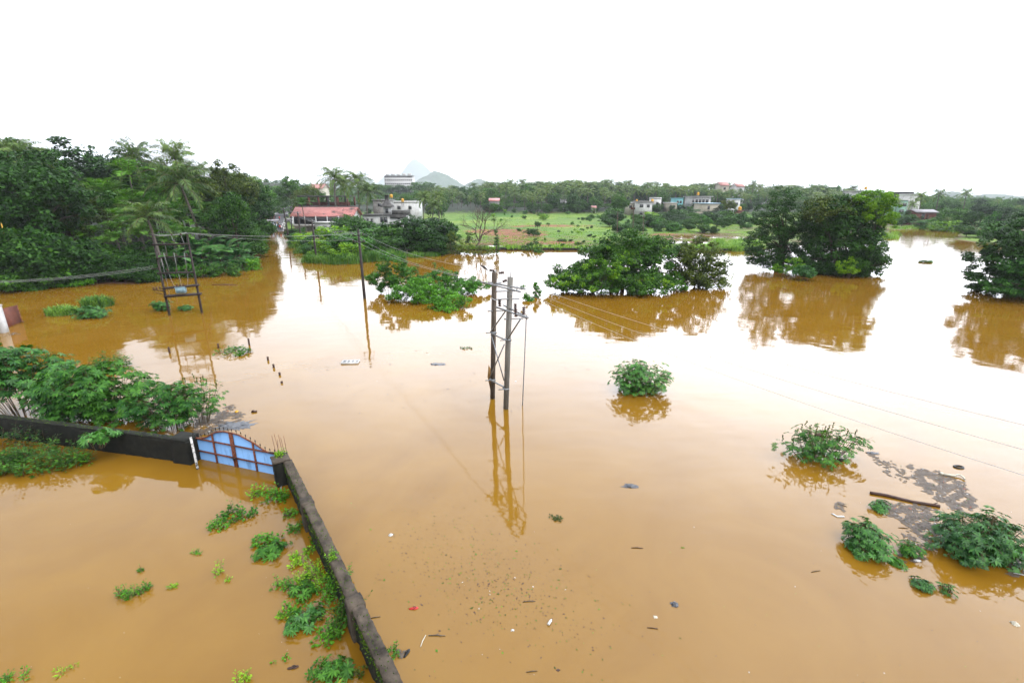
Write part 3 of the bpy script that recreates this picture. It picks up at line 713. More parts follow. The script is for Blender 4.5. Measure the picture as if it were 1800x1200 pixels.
def grass_clump(mb, r, c, w, dep, h, n, wd=.03, lean=.5, m=0):
    a = r.uniform(0, 6.28, n); q = np.sqrt(r.random(n))
    b0 = np.stack([c[0] + np.cos(a) * q * w * .5, c[1] + np.sin(a) * q * dep * .5, np.full(n, c[2] - .1)], 1)
    az = r.uniform(0, 6.28, n); hh = h * r.uniform(.55, 1.0, n) * (1 - .3 * q)
    d = np.stack([np.cos(az), np.sin(az), np.zeros(n)], 1) * (hh * lean * r.uniform(.3, 1.2, n))[:, None]
    z = np.stack([np.zeros(n), np.zeros(n), hh], 1)
    s = unit(np.stack([-np.sin(az), np.cos(az), np.zeros(n)], 1)) * (wd * .5)
    p1 = b0 + d * .25 + z * .55; p2 = b0 + d * .62 + z * .92; p3 = b0 + d * 1.15 + z * r.uniform(.75, 1.0, n)[:, None]
    V = np.stack([b0 - s, b0 + s, p1 + s, p1 - s, p2 + s * .8, p2 - s * .8, p3], 1).reshape(-1, 3)
    k = np.arange(n)[:, None] * 7
    return mb.add(V, [np.concatenate([k + np.array([[0, 1, 2, 3]]), k + np.array([[3, 2, 4, 5]])]), k + np.array([[5, 4, 6]])], m)
def mound(name, label, lobes, n, per, L, W, cr, leaf, base, seed, cat='bush', group=None, stems=14, zmin=0.0, inner=.55, up=.8, flat=.7, r0=.05, extra=None, trunks=0, rz=0.0):
    r = np.random.default_rng(seed + 3000); o = empty(name, base, label, cat, group, rz)
    cen = crown_points(r, lobes, n, inner, zmin)
    f = MB(); clump_leaves(f, r, cen, cr * r.uniform(.6, 1.2, n), per, L, W, up=up, flat=flat)
    V = f.V[0]; V[:, 2] = np.maximum(V[:, 2], .015)
    if extra: extra(f, r)
    f.build('crown' if trunks else 'foliage', M[leaf], o)
    s = MB()
    if trunks:
        for k in range(trunks):
            a = k * 2.4; l = lobes[k % len(lobes)]
            tips = cen[r.choice(n, 9)] * .95
            limbs(s, r, (l[0] * .3, l[1] * .3, 0), tips, r0, max(l[2] * .45, .5))
        s.build('trunk', M['bark'], o, True)
    else:
        for k in range(stems):
            p = cen[r.integers(n)]; b0 = vb(p[0] * .55, p[1] * .55, -.3)
            tube(s, [b0, (b0 + p) / 2 + vb(0, 0, .15 * abs(p[2])), p], [r0, r0 * .7, r0 * .3], 4, cap=False)
        s.build('stems', M['twig'], o)
    return o
def basez(px, py, fwd, h):                                   # ground point under a plant whose top shows at px, py
    p = PD(px, py, fwd); g = gz(p.x, p.y); return Vector((p.x, p.y, g)), p.z - g

def woods(rows, label, seed):                                # a far wood that reads as one mass
    r = np.random.default_rng(seed); mb = MB(); L0 = lobes_round(r, 10, 9, .05, 8)
    for (px, top, fw, wide) in rows:
        p, h = basez(px, top, fw, 0); h = max(h, 3.0); k = h / 9.6
        cen = crown_points(r, L0, 46, .55, .3) * np.array([k * wide, k * wide, k])
        q = MB(); clump_leaves(q, r, cen, 1.05 * k, 24, .85 * k, .5 * k, up=.7, flat=.75)
        mb.add(q.V[0] + np.array(p), q.L[0].reshape(-1, 4))
    return tag(mb.build('woods', M['leaf_mid']), label, kind='stuff')
# ---------------------------------------------------------------- the wooded left bank
GL = 'trees of the wooded hillside bank'
def T(key, px, py, fwd, label, cat='tree', group=None, i=None, wide=1.0, minh=2.0, tilt=(0, 0)):
    ks = K[key]; k = ks[(int(px) if i is None else i) % len(ks)]
    p, h = basez(px, py, fwd, 0)
    return k.place(p, max(h, minh), label, cat, group, (px * 1.7) % 6.28, wide, tilt=tilt)
# the ones that stand out
T('dark', 28, 262, 66, 'huge dark broadleaf tree hanging over the water behind the yellow striped guard pole', wide=1.05, i=0)
T('olive', 100, 318, 70, 'olive brown leafy tree beside the huge dark tree on the bank', wide=.95, i=1)
T('dark', 152, 250, 100, 'broad dark dome of a tree topping the wooded slope', wide=1.5, i=2)
T('coco', 222, 243, 92, 'wind-blown coconut palm on the skyline just right of the broad dark tree', 'palm', i=0, tilt=(.0, .06), wide=.72)
T('coco', 288, 244, 98, 'second wind-blown coconut palm on the skyline of the wooded slope', 'palm', i=1, wide=.7)
T('coco', 333, 280, 76, 'tall leaning coconut palm with yellowing fronds above the transformer stand', 'palm', i=2, tilt=(.0, -.07))
T('coco', 262, 352, 64, 'low coconut palm spreading old fronds over the water behind the transformer stand', 'palm', i=0, wide=1.25)
T('mid', 404, 340, 78, 'neat round leafy tree at the tip of the wooded bank', wide=.95, i=1)
T('dark', 434, 318, 110, 'tall dark tree beside the flooded road', wide=.9, i=1)
T('olive', 385, 286, 95, 'olive tree with loose top behind the leaning coconut palm', wide=.9, i=0)
T('areca', 217, 278, 84, 'tall areca palm with pale trunk and yellow-green crown under the skyline palms', 'palm', i=1)
for j, (px, py, fw) in enumerate([(8, 238, 92), (52, 262, 104), (92, 268, 112), (185, 268, 112), (250, 268, 118), (310, 268, 118), (352, 290, 110), (420, 300, 128), (402, 302, 116), (440, 312, 150), (446, 318, 172), (20, 300, 82), (120, 285, 104), (50, 330, 74), (240, 290, 118), (300, 292, 120), (350, 312, 112), (180, 295, 118), (378, 318, 104), (425, 326, 120), (432, 338, 135), (-30, 250, 78), (-60, 300, 66)]):
    T(('dark', 'mid', 'olive')[(j * 7 + px) % 3 if j % 3 else 0], px, py + (26 if 190 < px < 370 else 6), fw, 'leafy tree packed among others on the wooded hillside bank', 'tree', GL, wide=rnd.uniform(.85, 1.15), i=j)
for j, (px, py, fw) in enumerate([(45, 254, 96), (345, 282, 100), (430, 308, 122), (398, 300, 108), (418, 322, 112), (436, 308, 140), (300, 288, 88), (18, 243, 86)]):
    T('coco', px, py, fw, 'coconut palm half hidden among the trees of the wooded bank', 'palm', 'coconut palms of the wooded bank', i=j)
ar = [(112, 352, 78), (140, 330, 84), (165, 312, 88), (150, 372, 74), (196, 318, 86), (180, 350, 78), (210, 345, 80), (226, 330, 84), (238, 360, 76), (255, 338, 82), (275, 325, 86), (120, 392, 68), (160, 395, 68), (198, 388, 70), (220, 378, 70), (244, 390, 68), (290, 352, 80), (305, 340, 84), (318, 366, 76), (345, 352, 84), (100, 330, 82), (176, 300, 94), (262, 310, 92), (320, 320, 90), (352, 376, 76), (335, 398, 72), (360, 400, 76), (138, 352, 76), (206, 405, 66), (176, 415, 66), (300, 395, 68), (285, 410, 66)]
ar += [(rnd.uniform(95, 350), 0, 0) for _ in range(26)]
ar = [a if a[1] else (a[0], *(lambda u: (300 + 105 * u + rnd.uniform(-6, 6), 94 - 27 * u))(rnd.random())) for a in ar]
for j, (px, py, fw) in enumerate(ar):
    T('areca', px, py, fw, 'feathery areca palm crowded on the lower slope of the wooded bank', 'palm', 'areca palms of the wooded bank', i=j, wide=rnd.uniform(1.25, 1.6), minh=3, tilt=(rnd.uniform(-.06, .06), rnd.uniform(-.06, .06)))
bn = [(318, 428, 70), (338, 418, 71), (352, 432, 69.5), (368, 414, 73), (382, 430, 71), (398, 420, 73), (410, 436, 72), (424, 426, 75), (376, 446, 69), (400, 448, 70), (350, 450, 68), (428, 446, 74), (300, 436, 66), (330, 455, 67.5), (345, 458, 68), (362, 456, 68.2), (378, 459, 68), (394, 457, 68.6), (410, 456, 69.5), (424, 452, 71), (434, 446, 73), (158, 452, 61.5), (192, 456, 62)]
for j, (px, py, fw) in enumerate(bn):
    T('banana', px, py, fw, 'banana plant in the clump at the water behind the transformer stand' if px > 250 else 'banana plant alone in the shade at the foot of the wooded bank', 'banana plant', 'banana plants in the clump' if px > 250 else 'banana plants in the shade', i=j, wide=1.05, minh=1.6)
sh = [(60, 400, 59), (90, 425, 58.5), (30, 432, 57), (112, 410, 61), (130, 440, 60), (160, 440, 62), (210, 452, 61.5), (236, 448, 62), (0, 452, 55.5), (255, 462, 61), (280, 455, 64), (-20, 430, 56), (72, 455, 57), (150, 425, 66), (185, 430, 66), (215, 428, 67), (245, 425, 68), (275, 428, 69), (300, 425, 71), (325, 412, 74), (295, 448, 67), (270, 450, 66), (310, 442, 70), (240, 440, 65), (180, 448, 63), (425, 385, 92), (438, 390, 108), (436, 405, 86), (434, 372, 122), (446, 388, 125), (448, 380, 140)]
for j, (px, py, fw) in enumerate(sh):
    T('shrub', px, py, fw, 'leafy shrub at the waterline of the wooded bank', 'shrub', 'shrubs at the foot of the wooded bank', i=j, wide=rnd.uniform(1.0, 1.3), minh=1.5)
# low creepers that trail from the bank into the water
for j, (px, py, w_, lab) in enumerate([(50, 507, 3.4, 'pale creeper tangle trailing into the water at the far end of the wooded bank'), (120, 500, 5.5, 'long low mat of creeper along the foot of the wooded bank'), (225, 487, 4.0, 'creeper and weed edge under the lone banana plants'), (318, 485, 5.0, 'bright green creeper bank behind the transformer stand'), (395, 482, 5.5, 'creeper skirt below the banana clump'), (434, 472, 3.8, 'creeper edge round the tip of the wooded bank'), (352, 484.5, 5.0, 'leafy creeper at the waterline between the transformer stand and the floating branch')]):
    b_ = P(px, py + 2.5, 0); kz = 1.9 if px > 300 else 1.15
    mound('creeper', lab, [(0, 0, .25 * kz, w_ * .5, 1.3, .55 * kz), (w_ * .25, .4, .3 * kz, w_ * .25, .9, .7 * kz), (-w_ * .3, .5, .3 * kz, w_ * .22, .8, .6 * kz)], 60, 36, .24, .14, .42, 'leaf_weed' if j % 2 else 'leaf_mid', b_, 60 + j, 'creeper', r0=.015)
# stay wire guard
gp = MB(); a_ = PD(2, 392, 58); b_ = PD(19, 455, 58); tube(gp, [a_, b_], [.05, .05], 8)
gp_o = empty('stay_guard', (b_.x, b_.y, 0), 'yellow and black striped guard pole leaning by the dark bank trees', 'guard pole'); go = gp.build('guard', M['guard'], gp_o); go.matrix_parent_inverse = Matrix.Translation(gp_o.location).inverted()
gs = MB(); tube(gs, [b_, P(24, 490, -.3)], [.012, .012], 4); so = gs.build('stay_wire', M['wire'], gp_o); so.matrix_parent_inverse = go.matrix_parent_inverse

# ---------------------------------------------------------------- right-hand spit: shrubs, reeds, tangle
rr = np.random.default_rng(77)
rd = MB()
for px, py, w_, h_ in [(545, 461, 3, 1.8), (565, 462, 4, 2.0), (590, 464, 4, 2.2), (615, 463, 4, 2.4), (640, 460, 4, 2.6), (665, 459, 3.5, 2.6), (688, 456, 3, 2.4), (560, 452, 4, 1.8), (600, 455, 5, 2.2), (640, 452, 5, 2.4), (530, 445, 3, 1.5), (520, 436, 3, 1.4), (700, 453, 3, 1.8), (732, 452, 3, 1.4), (760, 450, 3, 1.2)]:
    p = P(px, py, 0); grass_clump(rd, rr, p, w_, 2.6, h_, 260, .06, .55)
tag(rd.build('reeds', M['reed']), 'tall reeds along the spit', kind='stuff')
GS = 'shrubs on the spit behind the reeds'
for j, (px, py, fw, key, lab) in enumerate([(585, 398, 92, 'lightshrub', 0), (620, 402, 88, 'lightshrub', 0), (555, 408, 96, 'lightshrub', 0), (533, 410, 104, 'lightshrub', 0), (600, 410, 84, 'lightshrub', 0), (660, 396, 92, 'shrub', 0), (690, 400, 96, 'shrub', 0), (640, 412, 86, 'lightshrub', 0), (518, 408, 116, 'lightshrub', 0), (570, 420, 84, 'lightshrub', 0), (540, 428, 88, 'lightshrub', 0), (515, 418, 108, 'lightshrub', 0), (610, 428, 80, 'lightshrub', 0), (528, 400, 128, 'lightshrub', 0), (508, 402, 135, 'shrub', 0), (675, 420, 86, 'shrub', 0), (512, 410, 122, 'lightshrub', 0), (650, 388, 108, 'shrub', 0), (622, 385, 118, 'shrub', 0)]):
    T(key, px, py, fw, 'leafy shrub on the spit between the reeds and the pink roofed building', 'shrub', GS, i=j, wide=rnd.uniform(1.3, 1.7), minh=1.3)
T('shrub', 605, 378, 128, 'tall loose shrub growing against the white wall below the pink roof', 'shrub', i=0, wide=1.2)
for j, (px, py, fw, w_, lab) in enumerate([(715, 388, 92, 1.35, 'dark leafy bush right of the white house on the spit'), (745, 384, 94, 1.3, 'dark rounded bush in the middle of the spit edge'), (775, 386, 96, 1.2, 'dark bush beside the creeper-hung dead tree'), (760, 410, 90, 1.4, 'low dark bush at the waterline of the spit')]):
    T('shrub', px, py, fw, lab, 'bush', i=1, wide=w_)
# bare dead tree and the creepers on it
def branchy(mb, r, p, d, L, rad, depth):
    q = p + d * L; md = (p + q) / 2 + r.normal(size=3) * L * .05
    tube(mb, [p, md, q], [rad, rad * .85, rad * .62], 5, cap=False)
    if depth == 0: return
    for k in range(3 if depth > 1 else 2):
        nd = unit(d + r.normal(size=3) * vb(.55, .4, .35) + vb(0, 0, .12)); branchy(mb, r, p + (q - p) * r.uniform(.6, 1), nd, L * r.uniform(.62, .82), rad * .55, depth - 1)
p0 = P(836, 438, 0); dt = empty('dead_tree', p0, 'bare dead tree with spreading grey branches at the spit edge', 'dead tree')
s = MB(); r = np.random.default_rng(8)
tube(s, [(0, 0, -.5), (.3, 0, .8), (.9, 0, 1.6)], [.22, .18, .15], 7)
for d_ in ((.42, .1, 1.0), (-.28, .2, 1.0), (.8, -.1, .9), (.1, -.2, 1.0)): branchy(s, r, vb(.8, 0, 1.4), unit(vb(*d_)), 3.0, .13, 4)
s.build('branches', M['twig'], dt)
f = MB(); cen = np.stack([r.uniform(-2.2, .4, 26), r.uniform(-.6, .6, 26), r.uniform(.2, 3.6, 26)], 1); clump_leaves(f, r, cen, .4, 30, .26, .15); f.build('creeper', M['leaf_olive'], dt)
mound('tangle', 'olive tangle of creeper on a dead stump beside the bare dead tree', [(0, 0, 1.5, 1.6, 1.2, 2.0), (-.6, 0, 3.2, .9, .8, 1.0), (1.4, -.3, .8, 1.4, 1.0, .9)], 60, 40, .24, .13, .45, 'leaf_olive', P(800, 446, 0), 8, 'creeper')
mound('tangle', 'pale drooping bush leaning into the water under the bare dead tree', [(0, 0, .8, 2.0, 1.4, 1.1), (1.6, 0, .5, 1.2, 1.0, .7)], 46, 38, .22, .10, .42, 'leaf_olive', P(842, 447, 0), 9, 'bush')
q0 = P(873, 446, 0); h_ = PD(869, 397, q0.y).z
mound('creeper_post', 'slim old post wrapped in creeper standing in the water by the field wall', [(0, 0, h_ * .3, .45, .45, h_ * .32), (0, 0, h_ * .7, .28, .28, h_ * .3)], 34, 34, .22, .13, .28, 'leaf_vine', q0, 12, 'post', trunks=1, r0=.09)

# ---------------------------------------------------------------- bushes and trees standing in the flood
def leafy(name, label, px, py, lobes_px, fwd_c, cat, leaf, n, per, L, W, cr, trunks=0, seed=0, group=None, inner=.5, deep=.8, r0=.12, extra=None, up=.8, flat=.7, stems=14):
    """Lobes given as (px, py, half width px, half height px, nearer in m) at the plant's own distance."""
    b_ = PD(px, py, fwd_c); b_.z = 0.0; k = math.hypot(F, 0) / (fwd_c * CP + (H - 2) * SP)
    lob = []
    for (lx, ly, hw, hh, dy) in lobes_px:
        c = PD(lx, ly, fwd_c - dy); k = F / ((fwd_c - dy) * CP + (H - c.z) * SP)
        lob.append((c.x - b_.x, -dy, c.z, hw / k, hw / k * deep, hh / k))
    return mound(name, label, lob, n, int(per * 1.7), L * .74, W * .74, cr, leaf, b_, seed, cat, group, trunks=trunks, inner=inner, r0=r0 if trunks else .025, extra=extra, up=up, flat=flat, stems=stems)
leafy('vine_mound', 'tall shaggy vine-smothered stump at one end of the flooded thicket', 690, 512, [(690, 470, 26, 28, 0), (672, 492, 20, 18, 0), (705, 490, 22, 20, 1), (655, 492, 14, 8, 0), (720, 484, 16, 14, 0)], 53.5, 'vine mound', 'leaf_vine', 130, 46, .24, .17, .4, seed=1, stems=10)
leafy('vine_mound', 'long dark mound of vines trailing off towards the twin concrete poles', 760, 512, [(768, 492, 32, 20, 0), (792, 494, 30, 18, 0), (820, 498, 26, 11, 0), (842, 502, 20, 6, 0), (742, 500, 24, 16, 1), (810, 508, 30, 12, 1.5)], 54, 'vine mound', 'leaf_vine', 160, 46, .24, .18, .38, seed=2)
leafy('vine_mound', 'broad light green front of the flooded thicket sloping into the water', 740, 532, [(735, 512, 40, 18, 0), (700, 514, 26, 12, 0), (770, 520, 34, 18, 0), (745, 502, 30, 14, -1.5)], 49, 'vine mound', 'leaf_weed', 150, 46, .24, .16, .38, seed=3)
leafy('weed_clump', 'loose leafy weeds with gaps in front of the flooded thicket', 785, 548, [(785, 540, 38, 12, 0), (805, 528, 24, 12, -.6), (765, 534, 24, 12, -.4)], 45.5, 'weed clump', 'leaf_weed', 66, 26, .26, .17, .36, seed=4, inner=.35)
r = np.random.default_rng(4); vs = MB()
for (px, py, fw) in [(763, 462, 55), (733, 466, 54)]:
    p = PD(px, py, fw); g = vb(p.x, p.y, 0)
    tube(vs, [g, g + vb(.2, 0, p.z * .6), vb(*p)], [.03, .025, .01], 4)
vo = empty('climber_stalk', (g[0], g[1], 0), 'thin upright stalks wound with vine above the flooded thicket', 'climber')
so = vs.build('stems', M['twig'], vo); so.matrix_parent_inverse = Matrix.Translation(vo.location).inverted()
f = MB()
for (px, py, fw) in [(763, 462, 55), (733, 466, 54)]:
    p = PD(px, py, fw); z = np.linspace(.8, p.z, 12); clump_leaves(f, r, np.stack([np.full(12, p.x), np.full(12, p.y), z], 1), .2, 9, .2, .14)
fo = f.build('foliage', M['leaf_vine'], vo); fo.matrix_parent_inverse = so.matrix_parent_inverse
# bushes beside the twin poles
leafy('vine_post', 'short vine-covered stub post in open water behind the twin poles', 942, 527, [(943, 514, 6.5, 13, 0), (941, 500, 4, 5, 0)], 51, 'post', 'leaf_vine', 26, 34, .2, .15, .2, seed=5, trunks=1, r0=.1)
leafy('weed_clump', 'sparse leafy weed clump beside the vine-covered stub post', 926, 528, [(926, 522, 9, 7, 0), (921, 506, 5, 4, 0), (932, 526, 10, 3, 0)], 49.5, 'weed clump', 'leaf_vine', 22, 22, .22, .16, .25, seed=6, inner=.3)
# the big bush and its neighbour
def bright(n_, box_):
    def ex(f, r): pass
    return ex
leafy('bush', 'large dark rounded bush rising from the flood with one arm trailing towards the poles', 1095, 508, [(1100, 455, 62, 42, 0), (1140, 458, 50, 40, 0), (1060, 462, 44, 36, 1), (1090, 480, 60, 28, 3), (1020, 486, 36, 18, 2), (985, 490, 24, 10, 2), (1050, 492, 40, 16, 4), (1150, 480, 40, 28, 1), (1020, 478, 44, 20, 1), (1105, 428, 48, 24, 0), (1060, 438, 40, 22, 0), (1160, 440, 34, 24, -1), (1140, 494, 46, 12, 3), (1000, 499, 40, 8, 3), (1060, 503, 50, 9, 4.5), (1130, 504, 50, 9, 4), (1180, 499, 30, 10, 2)], 57, 'bush', 'leaf_mid', 680, 52, .32, .22, .6, trunks=5, seed=10, r0=.16, inner=.6)
leafy('bush', 'yellow-tipped leafy spray on the front of the large dark bush', 1060, 510, [(1050, 478, 46, 20, 0), (1005, 490, 34, 9, 0), (1085, 468, 34, 22, -.8), (1110, 498, 50, 10, 0), (1030, 500, 50, 7, 0), (1150, 496, 36, 8, -.5), (1090, 440, 26, 18, -2.5)], 52.3, 'bush', 'leaf_light', 100, 34, .24, .15, .38, trunks=2, seed=11, r0=.07, inner=.7)
leafy('small_tree', 'lighter olive tree with see-through branches beside the large dark bush', 1230, 500, [(1230, 450, 40, 32, 0), (1205, 470, 26, 24, 0), (1255, 470, 28, 24, 0), (1230, 480, 36, 18, 1), (1275, 488, 14, 7, 0), (1215, 440, 24, 20, 0), (1215, 494, 34, 8, 1), (1250, 497, 34, 8, 1), (1195, 460, 26, 26, 1)], 57.5, 'tree', 'leaf_olive', 330, 36, .30, .18, .5, trunks=4, seed=12, r0=.1, inner=.45)
leafy('tree', 'tall feathery dark tree with tiered branches standing in the flood', 1375, 462, [(1378, 345, 26, 18, 0), (1362, 368, 30, 12, 0), (1392, 372, 28, 14, 0), (1350, 385, 32, 12, 0), (1395, 395, 34, 14, 0), (1365, 408, 44, 15, 0), (1345, 425, 38, 14, 0), (1400, 425, 34, 16, 0), (1350, 445, 40, 14, 0), (1390, 448, 34, 14, 0), (1333, 458, 26, 8, 0), (1360, 460, 40, 10, 0), (1375, 440, 40, 20, -1), (1375, 400, 36, 20, -1)], 71, 'tree', 'leaf_dark', 540, 46, .36, .14, .62, trunks=3, seed=13, r0=.26, inner=.5, flat=.5, extra=None)
leafy('tree', 'massive dense dark tree with brownish top standing in the flood', 1480, 472, [(1470, 385, 52, 38, 0), (1505, 395, 44, 40, 0), (1440, 400, 36, 40, 0), (1480, 430, 66, 40, 1), (1520, 440, 34, 34, 1), (1450, 450, 44, 26, 1.5), (1510, 458, 46, 22, 1), (1475, 362, 44, 18, 0), (1470, 468, 60, 10, 1), (1500, 474, 46, 8, 2), (1430, 470, 40, 8, 1)], 69, 'tree', 'leaf_dark', 620, 52, .40, .25, .75, trunks=5, seed=14, r0=.25, inner=.6)
leafy('tree', 'reddish brown top of the crown of the massive dark tree', 1465, 470, [(1460, 362, 46, 16, 0), (1430, 375, 24, 18, .5), (1490, 372, 24, 14, 0)], 67.5, 'tree', 'leaf_olive', 70, 36, .34, .2, .55, trunks=1, seed=15, r0=.12, inner=.6)  # brownish top of the massive tree, built as an object of its own
leafy('vine_tree', 'bright yellow-green vine curtain draped over the top of a tree above the pond', 1540, 468, [(1535, 352, 36, 16, 0), (1515, 362, 26, 20, 0), (1556, 372, 22, 26, 0), (1540, 378, 26, 18, .6), (1564, 350, 12, 12, 0), (1562, 396, 12, 20, 0)], 67, 'tree', 'leaf_light', 230, 44, .26, .19, .42, trunks=2, seed=16, r0=.16, inner=.75)
leafy('bush', 'mid green bush hanging low at the pond end of the massive dark tree', 1530, 474, [(1530, 440, 26, 24, 0), (1540, 458, 22, 14, 0), (1505, 464, 26, 10, .5)], 65, 'bush', 'leaf_mid', 110, 40, .30, .2, .45, trunks=2, seed=17, r0=.07, inner=.5)
leafy('bush', 'small bright yellow-green bush at the foot of the massive dark tree', 1492, 476, [(1492, 465, 18, 12, 0), (1482, 471, 16, 7, 0), (1496, 474, 18, 5, .4)], 64, 'bush', 'leaf_light', 46, 36, .24, .16, .34, seed=18)
leafy('vine_mound', 'low yellow-green vine mound between the feathery tree and the massive tree', 1388, 474, [(1392, 466, 22, 13, 0), (1370, 472, 16, 7, 0), (1402, 472, 18, 9, 0), (1388, 474, 24, 6, .5)], 65, 'vine mound', 'leaf_light', 56, 38, .24, .17, .34, seed=19)
leafy('vine_mound', 'dark round-leaved creeper clump spilling onto the water below the feathery tree', 1412, 484, [(1412, 477, 20, 10, 0), (1422, 480, 12, 6, 0)], 62, 'vine mound', 'leaf_castor', 46, 36, .28, .22, .34, seed=20)
# right edge: wide tree with drooping tiers
leafy('tree', 'spreading dark tree with drooping layered branches at the edge of the pond', 1850, 505, [(1850, 405, 100, 22, 0), (1800, 425, 80, 16, 0), (1770, 455, 66, 14, 0), (1850, 450, 100, 24, 0), (1745, 480, 50, 11, 0), (1820, 490, 80, 16, 1), (1860, 500, 90, 18, 1.5), (1715, 490, 26, 6, 0), (1880, 380, 90, 20, -2), (1830, 420, 70, 30, -1.5), (1840, 470, 90, 30, -1), (1770, 478, 60, 18, -1), (1800, 510, 80, 14, 1), (1745, 503, 40, 9, .5), (1860, 515, 80, 14, 2)], 53, 'tree', 'leaf_dark', 820, 50, .34, .2, .6, trunks=4, seed=21, r0=.28, inner=.55, flat=.5)
leafy('tree', 'lighter green lower boughs of foliage in front of the spreading dark tree', 1830, 512, [(1800, 470, 46, 11, 0), (1840, 480, 50, 13, 0), (1770, 503, 40, 10, 0), (1830, 514, 60, 10, 0)], 49, 'tree', 'leaf_vine', 130, 38, .28, .17, .45, trunks=2, seed=22, r0=.1, inner=.6, flat=.5)
for j, (px, py, w_, lab) in enumerate([(1628, 461, 2.2, 'small raft of green weed floating in the open pond'), (935, 440, 4.5, 'low leafy bush growing on the field wall'), (980, 440, 1.8, 'tiny weed tuft on the water beside the field wall bush'), (1710, 421, 4.5, 'flat green weed raft off the far pond bank')]):
    b_ = P(px, py, 0); hgt_ = 1.5 if j == 1 else .25
    mound('bush' if j == 1 else 'weed_raft', lab, [(0, 0, hgt_ * .45, w_ * .5, w_ * .35, hgt_ * .6)], (50, 60, 14, 40)[j] // (1 if j == 1 else 2), 30, .2, .12, .34 if j == 1 else .2, 'leaf_mid' if j != 3 else 'leaf_weed', b_, 40 + j, 'bush' if j == 1 else 'weed raft', r0=.012)
# ---------------------------------------------------------------- the open field and its shrubs
def TG(key, px, pyb, pyt, label, cat='shrub', group=None, i=0, wide=1.0, zg=0.6):
    p = Pg(px, pyb); g = p.z
    h = max(PD(px, pyt, p.y).z - g, .6)
    ks = K[key]; return ks[i % len(ks)].place(p, h, label, cat, group, (px * 1.7) % 6.28, wide)
TG('dark', 945, 404, 389, 'small dark round tree standing alone in the green field', 'tree', i=0, wide=1.0)
TG('shrub', 938, 416, 402, 'low olive bush in front of the small dark round tree in the field', 'bush', i=0, wide=2.0)
TG('shrub', 913, 407, 401, 'tiny bush beside the bare red soil of the field', 'bush', i=2, wide=1.2)
TG('lightshrub', 955, 387, 376, 'pale thin bush by the field track', 'bush', i=0, wide=1.4)
TG('dark', 1252, 416, 397, 'dark young tree standing before the hedge of bushes on the field', 'tree', i=1, wide=.8)
r = np.random.default_rng(21)
GF = 'bushes scattered over the green field'
for j in range(150):
    px = r.uniform(1070, 1330) if j < 80 else r.uniform(860, 1110)
    pb = r.uniform(383, 411) if j < 80 else r.uniform(374, 428)
    if j >= 80:
        c_ = ((1010, 405), (1040, 390), (1065, 412), (1000, 425), (960, 380), (890, 384), (1075, 382), (935, 430))[j % 8]; px, pb = c_[0] + r.normal() * 20, c_[1] + r.normal() * 5
    hh = (r.uniform(9, 24) if j < 80 else r.uniform(3, 8)) * (1 if pb < 400 else .8)
    TG(('shrub', 'shrub', 'lightshrub', 'mid')[int(r.integers(4))] if j < 80 else ('shrub', 'lightshrub', 'lightshrub')[int(r.integers(3))], px, pb, pb - hh, 'green bush on the field between the flood and the palm grove', 'bush', GF, i=int(r.integers(3)), wide=r.uniform(1.0, 1.9))
for j in range(60):
    px = r.uniform(850, 1330) if j > 16 else (868, 990, 985, 998, 1044, 1038, 1050, 860, 878, 1112, 1130, 1155, 1180, 1197, 1240, 1262, 1222)[j] ; pb = r.uniform(369, 376)
    TG('far', px, pb, pb - r.uniform(8, 17), 'low round bush along the far edge of the field under the palms', 'bush', 'bushes along the far edge of the field', i=j, wide=r.uniform(1.1, 1.8), zg=1.0)
# thin bare stakes and a young palm over the big bush
for j, (px, pb, pt, fw) in enumerate([(1113, 415, 362, 100), (1131, 412, 370, 102), (1085, 420, 372, 98)]):
    p = PD(px, pb, fw); q = PD(px + 1, pt, fw); mbk = MB(); tube(mbk, [(p.x, p.y, 0.0), (q.x, q.y, q.z)], [.10, .05], 5)
    for z in (.6, .8): bar(mbk, (q.x - .35, q.y, q.z * z), (q.x + .35, q.y, q.z * z + .3), .05)
    tag(mbk.build('bare_stem', M['twig']), ('tallest', 'shorter', 'thinnest')[j] + ' of the three bare stems sticking up behind the large dark bush', 'dead stem')
# rank grass over the field and reeds before the feathery tree
gm = MB(); n = 0
while n < 4200:
    px = r.uniform(800, 1345); py = 437 - 66 * r.random() ** 1.25
    p = Pg(px, py)
    if wob(np.array(p.x), np.array(p.y)) < -.55: continue
    h = r.uniform(.14, .48); grass_clump(gm, r, (p.x, p.y, p.z), r.uniform(.9, 2.6), r.uniform(.8, 2.0), h, 10, .10, .9); n += 1
for k in range(170):
    px = r.uniform(806, 1320); p = P(px, r.uniform(433.5, 437.5), .3); grass_clump(gm, r, (p.x, p.y, max(p.z, .1)), r.uniform(1.2, 3.2), 1.0, r.uniform(.3, 1.0), 22, .09, .8)
tag(gm.build('grass', M['grass']), 'rank grass of the field', kind='stuff')
gm = MB()
for k in range(75):
    px = r.uniform(1245, 1330); p = P(px, r.uniform(424, 440), .2); grass_clump(gm, r, (p.x, p.y, 0), 2.4, 1.8, r.uniform(1.2, 2.1), 46, .07, .5)
for k in range(26):
    px = r.uniform(1545, 1580); p = P(px, r.uniform(408, 419), .2); grass_clump(gm, r, (p.x, p.y, 0), 2.4, 1.8, r.uniform(.8, 1.4), 36, .07, .5)
for k in range(60):
    px = r.uniform(1570, 1700); p = P(px, r.uniform(399, 402.5), .2); grass_clump(gm, r, (p.x, p.y, gz(p.x, p.y)), 3, 2, r.uniform(.5, 1.0), 30, .1, .6)
tag(gm.build('reeds', M['reed']), 'reeds along the edge of the field and pond', kind='stuff')
